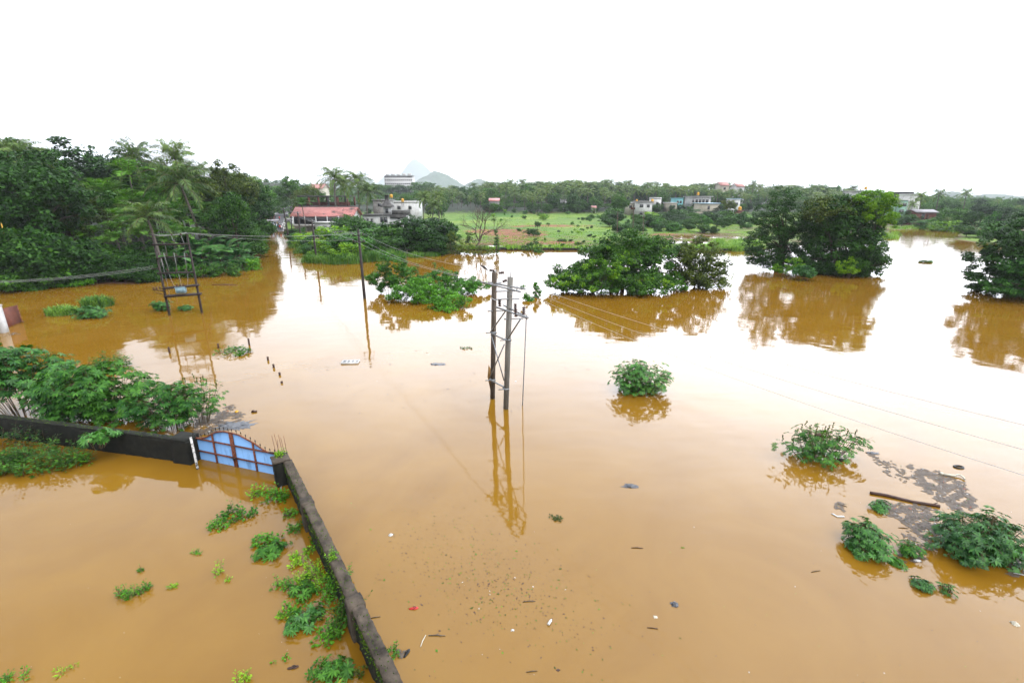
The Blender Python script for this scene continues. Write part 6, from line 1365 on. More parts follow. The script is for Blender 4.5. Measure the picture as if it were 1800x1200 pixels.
f = MB(); n = 1900; x = r.uniform(.3, LW, n); pts = np.stack([x, np.where(r.random(n) < .75, sg * (TH + .015), r.uniform(y0, y1, n)), np.zeros(n)], 1); pts[:, 2] = np.where(np.abs(pts[:, 1] - sg * (TH + .015)) < .002, HW - .05 - np.abs(r.normal(size=n)) * .22, HW + .008)
leaf_quads(f, pts, rdir(r, n), vb(0, sg, .6) + rdir(r, n) * .4, .05, .04); f.build('moss', M['moss'], o)
# pillar at the gate
cs = [P(483, 851, 0)]; _pc = P(492.5, 806, HW); o = empty('gate_pillar', (_pc.x, _pc.y, 0), 'low dark gate pillar with rusty rods and green weeds on its top', 'pillar', rz=math.atan2(d.y, d.x))
wp = .50
m_ = bumpy(-.27, .27, -.27, .27, -1.0, HW - .02, .13, .006); m_.build('shaft', M['moss_wall'], o); m_ = bumpy(-.30, .30, -.30, .30, HW - .018, HW + .05, .12, .005); m_.build('cap', M['coping'], o)
def loc_in(o, v): return (Matrix.Translation(o.location) @ Matrix.Rotation(o.rotation_euler.z, 4, 'Z')).inverted() @ v
for (px, py, px2, py2) in ((486, 800, 477.5, 765), (492, 800, 482, 763), (489, 798, 488, 773), (497, 797, 489.5, 764), (500, 797, 493.5, 769), (505, 799, 498.5, 766)):
    b_ = loc_in(o, P(px, py, HW)); b_.z = HW; tt = loc_in(o, PD(px2, py2, P(px, py, HW).y)); s = MB(); tube(s, [b_, tt], [.008, .008], 5); s.build('rebar', M['rust'], o)
w_ = weed('weed', 'bright green weeds sprouting on top of the gate pillar', P(494, 799, HW + .05), .32, .3, .28, 14, 'leaf_light', 5, .07, .045)
s = MB(); tube(s, [P(472, 794.5, HW + .03), P(500, 795.5, HW + .03)], [.02, .02], 5); tag(s.build('rusty_pipe', M['iron']), 'short dark pipe lying across the gate pillar top', 'pipe')
# left part of the yard wall, with its end pier
LA, LB = P(301, 772, HW), P(-40, 729, HW); d2 = LB - LA; d2.z = 0; L2 = d2.length; d2.normalize()
o = empty('yard_wall', (LA.x, LA.y, 0), 'black damp boundary wall running off behind the castor plants left of the gate', 'wall', rz=math.atan2(d2.y, d2.x))
bumpy(-.1, L2 + 4, -.27, -.02, -1.0, HW - .06).build('wall_body', M['moss_wall'], o); bumpy(-.1, L2 + 4, -.285, -.005, HW - .058, HW, .12, .005).build('coping', M['moss_wall'], o)
f = MB(); n = 520; pts = np.stack([r.uniform(.1, L2, n), r.uniform(-.28, -.01, n), np.full(n, HW + .006)], 1); leaf_quads(f, pts, rdir(r, n), vb(0, 0, 1) + rdir(r, n) * .4, .05, .035); f.build('moss', M['moss'], o)
pc = P(321, 815, 0); o = empty('wall_pier', pc, 'black square pier at the hinge side of the blue gate', 'pier', rz=math.atan2(d2.y, d2.x) + math.pi)
bumpy(-.42, .42, -.02, .62, -1.0, HW + .03, .14, .006).build('shaft', M['moss_wall'], o); bumpy(-.45, .45, -.05, .65, HW + .031, HW + .085, .14, .005).build('cap', M['moss_wall'], o)

# the blue gate: two leaves under one curved top
G0, G1 = P(346.5, 806, 0), P(479, 834, 0); gd = (G1 - G0); gd.z = 0; LG = gd.length; gd.normalize(); gn = Vector((gd.y, -gd.x, 0))
def gp_(px, py): q = PP(px, py, G0, gn); return (q - G0).dot(gd), q.z
prof = np.array(sorted(gp_(320 + a / 9, 740 + b_ / 9) for a, b_ in ((155, 240), (200, 262), (290, 272), (370, 258), (440, 222), (520, 178), (600, 163), (680, 166), (740, 180), (820, 196), (900, 220), (1020, 285), (1140, 350), (1250, 430), (1350, 490), (1430, 510), (1500, 520))))
top = lambda s: float(np.interp(s, prof[:, 0], prof[:, 1]))
S0, S1 = prof[0, 0], prof[-1, 0]
o = empty('gate', (G0.x, G0.y, 0), 'blue sheet metal double gate with rusty red frame and spiked wavy top, half under water', 'gate', rz=math.atan2(gd.y, gd.x))
mid = gp_(320 + 790 / 9, 740 + 330 / 9)[0]
for a, b_ in ((S0 + .03, mid - .035), (mid + .035, S1 - .03)):
    s = MB(); n = 40; ss_ = np.linspace(a, b_, n); V = []
    for x in ss_: V += [(x, .035, -1.0), (x, .035, top(x) - .02), (x, .043, -1.0), (x, .043, top(x) - .02)]
    k = np.arange(n - 1)[:, None] * 4; s.add(np.array(V), [np.concatenate([k + np.array([[0, 4, 5, 1]]), k + np.array([[2, 3, 7, 6]]), k + np.array([[1, 5, 7, 3]])])]); lf = s.build('gate_leaf', M['gate_blue'], o)
    s = MB()
    for x in (a + .02, b_ - .02, (a + b_) / 2 + (.06 if a < mid - 1 else -.04)): bar(s, (x, 0, -1), (x, 0, top(x) - .02), .055, .05)
    s.build('upright', M['gate_red'], lf)
    s = MB()
    for z in (.42, .98): bar(s, (a, -.003, z * 1.0), (b_, -.003, z), .045, .05)
    s.build('rail', M['gate_red'], lf)
    s = MB(); tube(s, [(x, 0, top(x)) for x in np.linspace(a - .02, b_ + .02, 30)], .03, 6); s.build('top_rail', M['gate_red'], lf)
    s = MB()
    for x in np.linspace(a + .06, b_ - .06, 10):
        z = top(x) + .025; tube(s, [(x, 0, z), (x, 0, z + .10), (x, 0, z + .115), (x, 0, z + .14), (x, 0, z + .19)], [.008, .008, .02, .02, .002], 5); bar(s, (x - .03, 0, z + .10), (x + .03, 0, z + .10), .012)
    s.build('spikes', M['iron'], lf)
s = MB(); bar(s, (mid - .12, -.05, .44), (mid + .14, -.05, .44), .04); box(s, mid - .03, mid + .06, -.09, -.05, .36, .47); s.build('latch', M['iron'], o)
q0, q1 = P(348.5, 827, 0), PP(335, 768, P(341, 815, 0), Vector((0, 1, 0))); s = MB(); bar(s, q0 - Vector((0, 0, .4)), Vector((q1.x, q1.y, q1.z)), .085, .06); tag(s.build('gate_post', M['white_flake']), 'narrow gate post with flaking white paint beside the black pier', 'post')

# white post and rusty gate leaf at the far left
b_ = P(9, 584, 0); t_ = PD(-2, 538, b_.y); o = empty('gate_post', b_, 'white concrete gate post standing in the flood at the extreme left', 'post'); s = MB(); bar(s, (-.05, 0, -1), (-.05, 0, (t_ - b_).z), .42, .42); s.build('shaft', M['plaster'], o); s = MB(); bar(s, (-.05, 0, (t_ - b_).z + .002), (-.05, 0, (t_ - b_).z + .09), .5, .5); s.build('cap', M['plaster'], o)
q = [P(12, 576, 0), P(38, 566, 0)]; z0, z1 = PD(3, 543, q[0].y).z, PD(27, 536, q[1].y).z; o = empty('rusty_gate', q[0], 'rust red sheet gate leaf ajar beside the white post', 'gate')
v = q[1] - q[0]; s = MB(); V = np.array([(0, 0, -1), (v.x, v.y, -1), (v.x, v.y, z1), (0, 0, z0)]); s.add(np.concatenate([V, V + vb(.02, .04, 0)]), BOXF[:, ::-1]); s.build('sheet', M['rust_gate'], o)
s = MB(); bar(s, (v.x, v.y, -1), (v.x, v.y, z1), .09); bar(s, (0, -.03, z0 * .5), (v.x, v.y - .03, z1 * .5), .06); s.build('frame', M['rust'], o); s = MB(); bar(s, (v.x - .15, v.y - .06, .3), (v.x + .12, v.y - .06, .26), .06); bar(s, (v.x - .05, v.y - .08, .12), (v.x + .22, v.y - .06, .08), .07); s.build('latch', M['rust'], o)

# ---------------------------------------------------------------- plants of the near water
castor('castor_plant', 'tall dark castor clump with bare stems standing behind the wall at the far left', P(48, 727, 0), 5.6, 2.8, 3.9, 40, 620, .33, seed=1, lift=.55, tmin=.42)
castor('castor_plant', 'broad middle castor clump with layered leaves behind the black wall', P(190, 738, 0), 5.4, 3.0, 3.15, 44, 740, .31, 'leaf_castor2', seed=2, lift=.38, tmin=.15)
castor('castor_plant', 'smaller light green castor clump next to the blue gate', P(305, 750, 0), 3.8, 2.2, 2.3, 32, 400, .25, 'leaf_castor2', seed=3, lift=.4, tmin=.25)
castor('castor_plant', 'airy flowering castor stalks rising beside the floating rubbish behind the gate', P(352, 742, 0), 2.2, 1.6, 2.2, 14, 110, .20, 'leaf_castor2', seed=4, lift=.7, flowers=10)
castor('castor_plant', 'shaded castor bush filling the gap between the tall and the broad clumps', P(110, 742, 0), 3.0, 2.0, 2.6, 24, 300, .30, seed=25, lift=.4, tmin=.2)
castor('castor_plant', 'low castor leaves spilling over the black wall near its middle', P(170, 775, .9), 1.6, .7, .5, 6, 40, .28, seed=5, lift=.5)
b_ = P(1126, 688, 0); castor('castor_plant', 'round castor bush alone in open water right of the twin poles', b_, 3.3, 2.4, 1.8, 40, 460, .21, 'leaf_castor', seed=6, lift=.35, tmin=.12)
castor('castor_plant', 'sparse flowering castor bush in the water with floating twigs beside it', P(1442, 806, 0), 3.7, 2.1, 1.35, 30, 210, .20, 'leaf_castor2', seed=7, lift=.4, flowers=14, tmin=.2)
castor('castor_plant', 'mid-sized dense castor mound left of the floating log', P(1518, 962, 0), 1.05, 1.2, .85, 32, 360, .155, seed=8, lift=.2, tmin=.05)
castor('castor_plant', 'largest dense castor mound at the right among floating rubbish', P(1722, 972, 0), 2.3, 1.9, 1.25, 54, 640, .19, seed=9, lift=.18, tmin=.05)
castor('castor_plant', 'small castor sprig by the leafy end of the floating log', P(1545, 893, 0), .6, .4, .25, 6, 26, .17, seed=10)
castor('castor_plant', 'small castor tuft between the two dense mounds', P(1600, 975, 0), .75, .6, .45, 7, 34, .17, 'leaf_castor2', seed=11)
castor('castor_plant', 'flat castor leaves drifting below the two dense mounds', P(1617, 1032, 0), .65, .4, .22, 6, 26, .16, 'leaf_castor', seed=12)
castor('castor_plant', 'little upright castor seedling at the end of the drifting leaves', P(1663, 1042, 0), .3, .25, .32, 3, 8, .14, 'leaf_castor2', seed=13)
castor('castor_plant', 'low castor sprig trailing off the mid-sized mound', P(1575, 990, 0), .35, .3, .15, 4, 14, .15, 'leaf_castor2', seed=14)
# castor leaves inside the yard by the wall
castor('castor_plant', 'castor seedling with big leaves in the upper yard plants by the wall', P(478, 972, 0), .95, .75, .3, 8, 40, .19, 'leaf_castor2', seed=15)
castor('castor_plant', 'pair of castor seedlings half way down the yard wall', P(530, 1040, 0), .8, .5, .3, 7, 30, .19, 'leaf_castor2', seed=16)
castor('castor_plant', 'large castor seedling low in the yard near the wall', P(540, 1096, 0), .95, .8, .35, 9, 44, .20, 'leaf_castor', seed=17)
castor('castor_plant', 'castor seedlings at the bottom edge of the yard beside the wall', P(588, 1186, 0), .95, .5, .32, 8, 40, .19, 'leaf_castor2', seed=18)
castor('castor_plant', 'low castor leaves on the water left of the leaning transformer pole', P(288, 545, 0), 2.1, 1.6, .95, 16, 90, .30, seed=19)
castor('castor_plant', 'low castor tuft on the water between the transformer poles', P(329, 544, 0), 1.6, 1.0, .5, 10, 50, .28, seed=20)
castor('castor_plant', 'wide castor tuft in front of the two grass clumps', P(162, 557, 0), 3.3, 2.0, 1.0, 24, 150, .32, seed=21)
castor('castor_plant', 'castor leaf floating by the corner of the black wall at the left edge', P(4, 764, 0), .9, .6, .9, 5, 20, .26, seed=22)
W = weed
W('weed', 'twin dark feathery weeds near the castor clumps', P(196, 642, 0), 2.2, 1.2, 1.0, 34, 'leaf_mid', 1, .16, .07, per=30)
W('weed', 'flat tuft of weed with two dark stakes in the open water', P(412, 620, 0), 2.3, 1.6, .45, 32, 'leaf_weed', 2, .18, .08, per=24)
W('weed', 'dense dark weeds against the foot of the black wall inside the yard', P(70, 815, 0), 3.6, 2.0, .95, 130, 'leaf_mid', 3, .13, .06, per=34)
W('weed', 'weeds at the left edge of the yard below the black wall', P(-20, 822, 0), 2.6, 1.8, .9, 70, 'leaf_weed', 4, .13, .06, per=30)
W('weed', 'thin weed stalk standing against the black wall', P(160, 812, 0), .6, .4, .9, 9, 'leaf_weed', 5, .11, .05)
W('weed', 'leafy weeds at the foot of the gate pillar', P(483, 878, 0), .8, .6, .55, 26, 'leaf_weed', 6, .09, .06)
W('weed', 'loose weed spray left of the gate pillar', P(450, 872, 0), .6, .5, .5, 12, 'leaf_light', 7, .09, .06)
W('weed', 'bushy water weed patch nearest the gate in the yard', P(420, 905, 0), .95, .75, .4, 34, 'leaf_weed', 8, .08, .055)
W('weed', 'small weed patch trailing left of the bushy one by the gate', P(388, 922, 0), .6, .6, .25, 18, 'leaf_weed', 9, .08, .05)
W('weed', 'weed rising from the water close under the wall', P(522, 930, 0), .5, .7, .35, 16, 'leaf_weed', 10, .07, .045)
W('weed', 'round leaved weeds above the big castor seedling in the yard', P(466, 955, 0), .8, .6, .35, 26, 'leaf_weed', 11, .09, .06)
W('weed', 'tall pale weeds leaning on the wall half way down', P(555, 1018, 0), .8, .9, .6, 46, 'leaf_light', 12, .055, .035, per=30)
W('weed', 'creeping weeds growing up the inner wall face', P(588, 1035, 0), .35, 1.3, .8, 40, 'leaf_weed', 13, .06, .045, per=30)
W('weed', 'dense creeping weeds at the lower part of the inner wall face', P(602, 1095, 0), .4, 1.0, .75, 46, 'leaf_mid', 14, .06, .045, per=30)
W('weed', 'ferny weeds beside the pair of castor seedlings', P(495, 1030, 0), .5, .4, .3, 18, 'leaf_weed', 15, .06, .03)
W('weed', 'thin ferny weed standing in the middle of the yard water', P(381, 1008, 0), .22, .25, .45, 5, 'leaf_light', 16, .06, .03, per=26)
W('weed', 'tiny fern beside the thin ferny weed of the yard', P(403, 1018, 0), .12, .12, .22, 3, 'leaf_light', 17, .05, .025)
W('weed', 'drowned ferny bush in the left of the yard water', P(226, 1046, 0), .6, .4, .35, 20, 'leaf_weed', 18, .06, .03, per=26)
W('weed', 'second half of the drowned ferny bush, nearer the wall', P(257, 1038, 0), .4, .3, .32, 12, 'leaf_weed', 19, .06, .03, per=26)
W('weed', 'thin single stalk above the drowned ferny bush', P(246, 1004, 0), .15, .1, .3, 3, 'leaf_weed', 20, .05, .025)
W('weed', 'small bright floating sprig right of the drowned ferny bush', P(305, 1031, 0), .15, .1, .1, 5, 'leaf_light', 21, .06, .03)
W('weed', 'floating sprig with a hooked stem in the yard', P(346, 970, 0), .25, .15, .12, 6, 'leaf_weed', 22, .06, .03)
W('weed', 'faint drowned sprig in the lower yard', P(494, 1160, 0), .3, .2, .15, 5, 'leaf_weed', 23, .05, .025)
W('weed', 'upright fern cut by the bottom edge of the yard', P(424, 1196, 0), .25, .2, .4, 7, 'leaf_light', 24, .06, .03, per=24)
W('weed', 'pale dead weeds beside the bottom castor seedlings', P(632, 1184, 0), .3, .3, .3, 8, 'leaf_olive', 25, .05, .03)
W('weed', 'drifting grass stem at the lower left corner', P(115, 1180, 0), .5, .3, .12, 6, 'leaf_light', 26, .07, .02)
W('weed', 'weed fringe at the lower left corner', P(30, 1196, 0), .7, .3, .25, 12, 'leaf_weed', 27, .06, .03)
W('weed', 'short green weeds growing on the coping where the pier meets it', P(582, 980, HW + .0), .16, .3, .28, 12, 'leaf_light', 28, .05, .035)
W('weed', 'weedy sprigs at the outer foot of the wall near the bottom', P(692, 1148, 0), .2, .2, .25, 7, 'leaf_weed', 29, .05, .03)
W('weed', 'lone brownish sprigs floating below the reflection of the twin poles', P(978, 910, 0), .4, .3, .08, 12, 'leaf_olive', 30, .06, .03)
W('weed', 'tiny water weed at the foot of the twin poles reflection', P(820, 612, 0), .9, .5, .1, 10, 'leaf_mid', 31, .10, .05)
W('weed', 'dark leafy climber shadowing the left wall corner', P(40, 778, .2), 2.4, .6, 1.0, 34, 'leaf_dark', 32, .12, .06)
for j, (px, py, w_, d_, h_, n_, lf, l_) in enumerate([(505, 905, .5, .6, .3, 14, 'leaf_weed', 'weeds around the old basket under the wall'), (530, 985, .6, .7, .32, 18, 'leaf_light', 'bright weeds between the upper castor seedling and the wall'), (520, 1068, .7, .5, .28, 20, 'leaf_weed', 'low weeds between the two middle castor seedlings'), (578, 1120, .6, .6, .4, 22, 'leaf_weed', 'weeds under the creeping green of the lower wall face'), (505, 1085, .4, .4, .22, 10, 'leaf_light', 'bright floating weeds left of the large castor seedling'), (560, 1180, .6, .4, .26, 14, 'leaf_weed', 'weeds left of the bottom castor seedlings'), (545, 960, .4, .5, .25, 10, 'leaf_weed', 'short weeds rising along the upper inner wall foot')]): W('weed', l_, P(px, py, 0), w_, d_, h_, n_, lf, 70 + j, .07, .045)
r = np.random.default_rng(66)
for px, py, w_, h_, l_ in ((110, 552, 2.6, 1.15, 'shorter clump of long grass standing in the flood'), (172, 538, 2.8, 1.5, 'taller clump of long grass standing in the flood')):
    s = MB(); grass_clump(s, r, (0, 0, 0), w_, 2.0, h_, 620, .05, .75); tag(s.build('grass_clump', M['reed'], loc=P(px, py, 0)), l_, 'grass clump')

# ---------------------------------------------------------------- floating things
def put(mb, name, mt, px, py, label, cat, rz=0.0, z=0.0, smooth=False):
    o = mb.build(name, M[mt], loc=P(px, py, z), smooth=smooth); o.rotation_euler = (0, 0, rz); return tag(o, label, cat)
def sandal(px, py, rz, label, mt, strap):
    o = empty('sandal', P(px, py, 0), label, 'sandal', rz=rz)
    a = np.linspace(0, 2 * math.pi, 22, endpoint=False); x = .125 * np.cos(a); y = (.043 + .008 * np.cos(a)) * np.sin(a) * np.where(np.abs(x + .02) < .05, .86, 1)
    s = MB(); prism(s, np.stack([x, y], 1), -.006, .018); s.build('sole', M[mt], o)
    s = MB(); tube(s, [(.07, 0, .02), (.04, .025, .045), (-.02, .042, .02)], .007, 5); tube(s, [(.07, 0, .02), (.04, -.025, .045), (-.02, -.042, .02)], .007, 5); s.build('strap', M[strap], o)
sandal(727, 1069, .15, 'red flip-flop floating in front of the wall', 'red', 'black'); sandal(515, 1173, .25, 'dark sandal floating inside the yard', 'darkwood', 'black'); sandal(715, 1148, 1.2, 'black sandal on edge against the outer foot of the wall', 'black', 'black')
def crumple(px, py, w_, dp, h_, mt, label, cat, seed, name, rz=0.0):
    r = np.random.default_rng(seed); n, k = 16, 10; s = MB(); u = np.linspace(-1, 1, n); v = np.linspace(-1, 1, k); U, V_ = np.meshgrid(u, v)
    rr_ = np.sqrt(U * U + V_ * V_); Z_ = h_ * np.clip(1 - rr_ ** 2, 0, 1) * (.35 + .65 * r.random(U.shape)) + .004; ed = 1 + .2 * r.normal(size=U.shape); X_ = U * w_ / 2 * ed; Y_ = V_ * dp / 2 * ed
    m_ = rr_ < 1.18; ii = [(i * n + j, i * n + j + 1, (i + 1) * n + j + 1, (i + 1) * n + j) for i in range(k - 1) for j in range(n - 1) if m_[i, j] and m_[i + 1, j + 1] and m_[i, j + 1]]
    s.add(np.stack([X_, Y_, Z_], -1).reshape(-1, 3), np.array(ii)); return put(s, name, mt, px, py, label, cat, rz)
crumple(687, 940, .13, .12, .07, 'white', 'small white plastic bag afloat outside the wall', 'plastic bag', 1, 'plastic_bag')
crumple(1108, 854, .55, .28, .06, 'greybag', 'dark grey tangle of floating plastic below the round castor bush', 'plastic scrap', 2, 'plastic_scrap')
crumple(1186, 1062, .19, .17, .07, 'greybag', 'crumpled dark grey bag in the open water at the lower right', 'plastic bag', 3, 'plastic_bag')
crumple(1533, 796, .45, .2, .05, 'greybag', 'dark wet plastic snagged at the sparse castor bush', 'plastic scrap', 4, 'plastic_scrap')
crumple(770, 640, .9, .5, .03, 'greybag', 'flat grey scrap drifting left of the twin poles', 'plastic scrap', 5, 'plastic_scrap')
crumple(901, 1107, .08, .06, .03, 'white', 'tiny white scrap near the floating bottle', 'paper scrap', 6, 'paper_scrap')
crumple(1152, 1084, .10, .08, .02, 'ivory', 'pale yellow paper scrap below the crumpled grey bag', 'paper scrap', 7, 'paper_scrap')
crumple(1200, 962, .11, .06, .015, 'leaf_olive', 'single dull leaf floating in the middle water', 'leaf', 8, 'floating_leaf')
crumple(1784, 1096, .16, .16, .08, 'ivory', 'pale crumpled carton at the right edge', 'carton', 9, 'carton')
crumple(1612, 985, .22, .12, .05, 'white', 'white scraps caught between the castor mounds', 'plastic scrap', 10, 'plastic_scrap')
crumple(412, 748, 1.6, .9, .05, 'greybag', 'patch of wet black plastic among the rubbish behind the gate', 'plastic scrap', 11, 'plastic_scrap')
o = empty('bottle', P(967, 1092, 0.03), 'clear white plastic bottle floating in the middle foreground', 'bottle', rz=1.0); s = MB(); tube(s, [(-.10, 0, 0), (-.095, 0, 0), (.04, 0, 0), (.07, 0, 0), (.09, 0, 0)], [.02, .034, .034, .018, .014], 10); s.build('bottle_body', M['white'], o, True); s = MB(); tube(s, [(.092, 0, 0), (.115, 0, 0)], [.016, .016], 8); s.build('cap', M['darkwood'], o)
s = MB(); g_ = [(-.55, -.28), (.55, -.28), (.55, .28), (-.55, .28)]; prism(s, g_, -.04, .10)
fo = empty('foam_tray', P(616, 637, 0), 'white foam tray with two rows of square pockets floating in open water', 'foam tray', rz=.08); s.build('slab', M['foam'], fo)
for k in range(8): h_ = MB(); x = -.42 + (k % 4) * .26; y = -.2 + (k // 4) * .22; box(h_, x, x + .16, y, y + .14, .101, .108); h_.build('pocket', M['greybag'], fo)
# log, pipes, tyre, planks
a_, b_ = P(1530, 866, .03), P(1652, 890, .03); o = empty('log', a_, 'dark wet log floating at the edge of the rubbish raft', 'log', rz=math.atan2((b_ - a_).y, (b_ - a_).x)); L_ = (b_ - a_).length; s = MB(); r = np.random.default_rng(9); tube(s, [(L_ * u, .03 * math.sin(u * 7), .01 * math.sin(u * 9)) for u in np.linspace(0, 1, 14)], .055 + .008 * r.random(14), 9); s.build('trunk', M['darkwood'], o, True); s = MB(); tube(s, [(L_ * .9, 0, .03), (L_ * .97, .05, .12)], [.022, .012], 6); s.build('stub', M['darkwood'], o)
o = empty('plastic_pipe', P(1672, 836, .02), 'broken ivory plastic drain pipe with a bent end on the rubbish raft', 'pipe', rz=-.35); s = MB(); tube(s, [(-.30, 0, .02), (.12, 0, .03)], [.045, .045], 8); s.build('straight_pipe', M['ivory'], o, True); s = MB(); tube(s, [(.12, .0, .04), (.22, .08, .06), (.32, .06, .06), (.36, -.05, .04), (.36, -.16, .02)], [.03, .032, .032, .03, .03], 8); s.build('bend', M['ivory'], o, True); s = MB(); lathe(s, [(.055, -.03), (.055, .05)], (-.31, 0, .02), 8); s.build('collar', M['ivory'], o)
s = MB(); a = np.linspace(0, 2 * math.pi, 25); tube(s, [(.16 * math.cos(t_), .10 * math.sin(t_), .012) for t_ in a], .045, 8, cap=False); put(s, 'tyre', 'black', 1685, 821, 'black tyre awash above the ivory pipe', 'tyre', smooth=True)
s = MB(); prism(s, [(-.17, .09), (-.11, .09), (-.06, -.03), (.16, -.03), (.17, -.09), (-.08, -.09)], .0, .03); put(s, 'foam_angle', 'foam', 1473, 906, 'white L-shaped foam piece left of the mid-sized castor mound', 'foam piece')
for px, py, L_, rz, mt, l_ in [(1588, 928, .3, -.15, 'darkwood', 'short red brown stick in the rubbish between log and mound'), (1640, 958, .34, 1.25, 'rust', 'rusty board piece at the foot of the largest castor mound'), (1147, 1104, .26, -.15, 'darkwood', 'brown stick floating in the lower middle'), (1120, 963, .36, -.06, 'darkwood', 'pair of crossed twigs floating in the middle water'), (930, 1057, .34, .08, 'twig', 'bent twig floating near the leaf litter'), (768, 1117, .42, -.02, 'twig', 'thin straight stick lying right of the wall'), (744, 1126, .34, 1.35, 'ivory', 'pale upright reed stalk near the wall'), (935, 1180, .26, .12, 'twig', 'twig floating at the bottom middle'), (1494, 962, .3, -.5, 'darkwood', 'dark stick under the mid-sized castor mound'), (395, 501, 3.2, -.05, 'darkwood', 'dark branch floating on the water before the banana clump'), (205, 498, 4.5, .03, 'darkwood', 'long dead branch at the foot of the wooded bank'), (1434, 1004, .3, .2, 'twig', 'small twig in the open water left of the castor mounds'), (660, 1085, .26, .2, 'twig', 'leafy twig floating beside the wall'), (1480, 888, .3, -.6, 'twig', 'thin twig tangle by the white foam piece'), (1795, 1010, .35, -.4, 'white', 'white plank piece at the right edge among rubbish')]:
    s = MB(); tube(s, [(-L_ / 2, 0, .008), (0, .03 * L_, .014), (L_ / 2, 0, .01)], [L_ * .02 + .004, L_ * .028 + .005, L_ * .014 + .003], 6)
    if mt in ('twig', 'darkwood') and L_ > .3: tube(s, [(-L_ * .1, 0, .012), (L_ * .12, L_ * .16, .03)], [L_ * .016 + .003, .003], 5); tube(s, [(L_ * .15, 0, .012), (L_ * .32, -L_ * .12, .02)], [L_ * .014 + .002, .002], 5)
    put(s, 'stick', mt, px, py, l_, 'stick', rz)
for px, py, h_, l_ in [(298, 620, .42, 'dark stake nearest the transformer reflection'), (471, 633, .25, 'first of the four stakes in a row off the castor clumps'), (481, 646, .24, 'second stake of the row in open water'), (491.5, 659, .18, 'third stake of the row in open water'), (495, 673, .12, 'lowest stake of the row in open water'), (384, 612, .35, 'thin stake at the flat weed tuft'), (438, 606, .5, 'forked stake right of the flat weed tuft')]:
    s = MB(); tube(s, [(0, 0, -.5), (.01, 0, h_ * .6), (-.01, .01, h_)], [.07, .065, .055], 7); tube(s, [(0, 0, h_ * .5), (.08, 0, h_ * .9)], [.03, .02], 5); put(s, 'stake', 'darkwood', px, py, l_, 'stake')
s = MB(); box(s, -.12, .12, -.06, .06, -.02, .07); box(s, -.1, -.02, -.04, .04, .0702, .10); put(s, 'wood_block', 'darkwood', 447, 724, 'dark wooden block floating beyond the blue gate', 'block', .1)
s = MB(); lathe(s, [(.02, -.06), (.08, -.03), (.095, .02), (.07, .07), (.01, .09)], n=10); put(s, 'ball', 'yellow', 416, 724, 'yellow ball among the rubbish behind the gate', 'ball', smooth=True)
s = MB(); lathe(s, [(.11, -.06), (.13, .02), (.11, .05), (.04, .06)], n=10); put(s, 'basket', 'darkwood', 506, 904, 'dark old basket caught among the weeds under the wall', 'basket', smooth=True)
s = MB(); tube(s, [(-.18, 0, .03), (.0, .0, .06), (.16, 0, .05)], [.06, .075, .05], 8); put(s, 'drum_piece', 'black', 1480, 810, 'black plastic piece under the sparse castor bush', 'plastic piece', -.1)
s = MB(); tube(s, [(-.16, 0, .9), (.05, 0, .96), (.2, 0, .9)], [.06, .09, .05], 8); tube(s, [(0, 0, -.2), (0, 0, .9)], [.02, .015], 5); put(s, 'nest', 'darkwood', 1432, 800, 'brown nest of debris lodged in the sparse castor bush', 'debris nest')
s = MB(); bar(s, (0, 0, -.1), (.10, .02, .3), .05, .03); put(s, 'metal_strip', 'galv', 491, 868, 'grey metal strip leaning at the pillar foot', 'metal strip')
# scum rafts and flecks: nobody could count them
r = np.random.default_rng(31); s = MB(); cs_ = MB()
def raft(poly, n, mats_, sz):
    A = np.array(poly, float); lo, hi = A.min(0), A.max(0); k = 0
    while k < n:
        q = lo + (hi - lo) * r.random(2); ins = False
        for (x0_, y0_), (x1_, y1_) in zip(A, np.roll(A, -1, 0)):
            if (y0_ > q[1]) != (y1_ > q[1]) and q[0] < (x1_ - x0_) * (q[1] - y0_) / (y1_ - y0_) + x0_: ins = not ins
        if not ins or math.sin(q[0] * .21 + 2.1 * math.sin(q[1] * .13)) + math.sin(q[1] * .34 + 1.7 * math.sin(q[0] * .09)) < -.45 + .5 * r.random(): continue
        q = q + r.normal(size=2) * (3.0, 1.6)
        p = P(q[0], q[1], .006 + .012 * r.random()); film = r.random() < .42; z = sz * (r.uniform(1.6, 4.6) if film else .2 + 1.5 * r.random() ** 3); a = r.normal() * .7 + (0 if r.random() < .6 else 1.5); c_, s_ = math.cos(a) * z, math.sin(a) * z; e = r.uniform(.3, .6) if film else r.uniform(.06, .6); p.z = .004 + .003 * r.random() if film else p.z
        V = [(p.x - c_, p.y - s_, p.z), (p.x + s_ * e, p.y - c_ * e, p.z + .01 * r.random()), (p.x + c_, p.y + s_, p.z), (p.x - s_ * e, p.y + c_ * e, p.z + .008)]
        s.add(V, [[0, 1, 2, 3]], 1 if film else int(r.choice(len(mats_), p=mats_))); k += 1
W8 = (.26, .36, .22, .05, .06, .04, .01)
raft([(1596, 818), (1640, 826), (1690, 848), (1716, 882), (1700, 905), (1660, 884), (1610, 850)], 1700, W8, .034)
raft([(1545, 880), (1600, 886), (1650, 895), (1648, 940), (1610, 930), (1570, 905)], 1400, W8, .032)
raft([(1600, 925), (1648, 925), (1650, 962), (1610, 990), (1560, 985), (1585, 950)], 520, W8, .025)
raft([(1525, 795), (1545, 800), (1600, 835), (1592, 845), (1550, 825)], 260, W8, .028)
raft([(1755, 960), (1800, 955), (1820, 1010), (1770, 1010)], 260, W8, .035)
raft([(1468, 880), (1490, 885), (1480, 897), (1466, 893)], 60, W8, .03)
raft([(345, 725), (410, 712), (424, 728), (405, 752), (340, 770)], 1100, W8, .042)
raft([(700, 1140), (712, 1144), (710, 1156), (698, 1152)], 40, W8, .02)
raft([(0, 584), (30, 586), (10, 590)], 40, W8, .05)
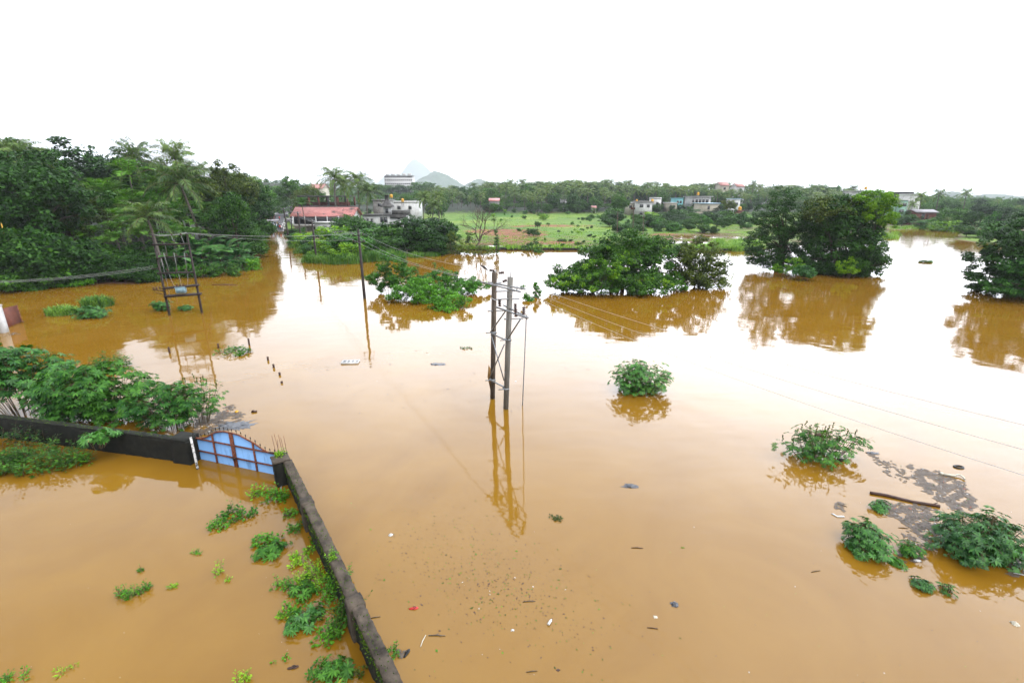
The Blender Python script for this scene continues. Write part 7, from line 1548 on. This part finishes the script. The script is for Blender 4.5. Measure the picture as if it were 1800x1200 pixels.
for k in range(24): c_ = r.uniform((560, 560), (1000, 760)); 
tag(s.build('floating_litter', [M['greybag'], M['scum'], M['darkwood'], M['white'], M['twig'], M['leaf_weed'], M['orange']]), 'rafts of floating litter', kind='stuff')
s = MB()
def fleck(px, py, sz, mi):
    p = P(px, py, .004); a = r.uniform(0, 6.28); c_, s_ = math.cos(a) * sz, math.sin(a) * sz; e = r.uniform(.25, .7)
    s.add([(p.x - c_, p.y - s_, p.z), (p.x + s_ * e, p.y - c_ * e, p.z), (p.x + c_, p.y + s_, p.z + sz * .1), (p.x - s_ * e, p.y + c_ * e, p.z)], [[0, 1, 2, 3]], mi)
for k in range(900):
    q = r.normal(size=2); px, py = 850 + q[0] * 90 + q[1] * 55, 1010 + q[1] * 62 + abs(q[0]) * 8
    if py < 1200 and px > 640 + (py - 1000) * .35: fleck(px, py, r.uniform(.010, .034) * (1 if r.random() > .06 else 1.8), int(r.choice(4, p=(.16, .56, .26, .02))))
for k in range(240): fleck(r.uniform(640, 1800), r.uniform(720, 1200), r.uniform(.008, .026), int(r.choice(4, p=(.16, .56, .24, .04))))
for k in range(70):
    px, py = r.uniform(0, 540), r.uniform(880, 1200); fleck(px, py, r.uniform(.005, .014), int(r.choice(4, p=(.2, .35, .25, .2))))
for k in range(60): fleck(r.uniform(560, 1100), r.uniform(580, 730), r.uniform(.03, .10), 3 if r.random() < .06 else 1)
tag(s.build('floating_leaves', [M['leaf_weed'], M['darkwood'], M['leaf_olive'], M['white']]), 'flecks of leaf and twig on the water', kind='stuff')

# ---------------------------------------------------------------- the wet air
m, t, n, b = mat('wet air'); n.remove(b)
pv_ = N(t, 'ShaderNodeVolumePrincipled'); pv_.inputs['Color'].default_value = (0.91, 0.96, 1.0, 1); pv_.inputs['Density'].default_value = 0.00013; pv_.inputs['Anisotropy'].default_value = 0.0
t.links.new(pv_.outputs[0], n['Material Output'].inputs['Volume'])
hz_ = MB(); box(hz_, -6450, 6450, -340, 6450, -56, 420); tag(hz_.build('haze', m), 'pale wet haze', kind='stuff')
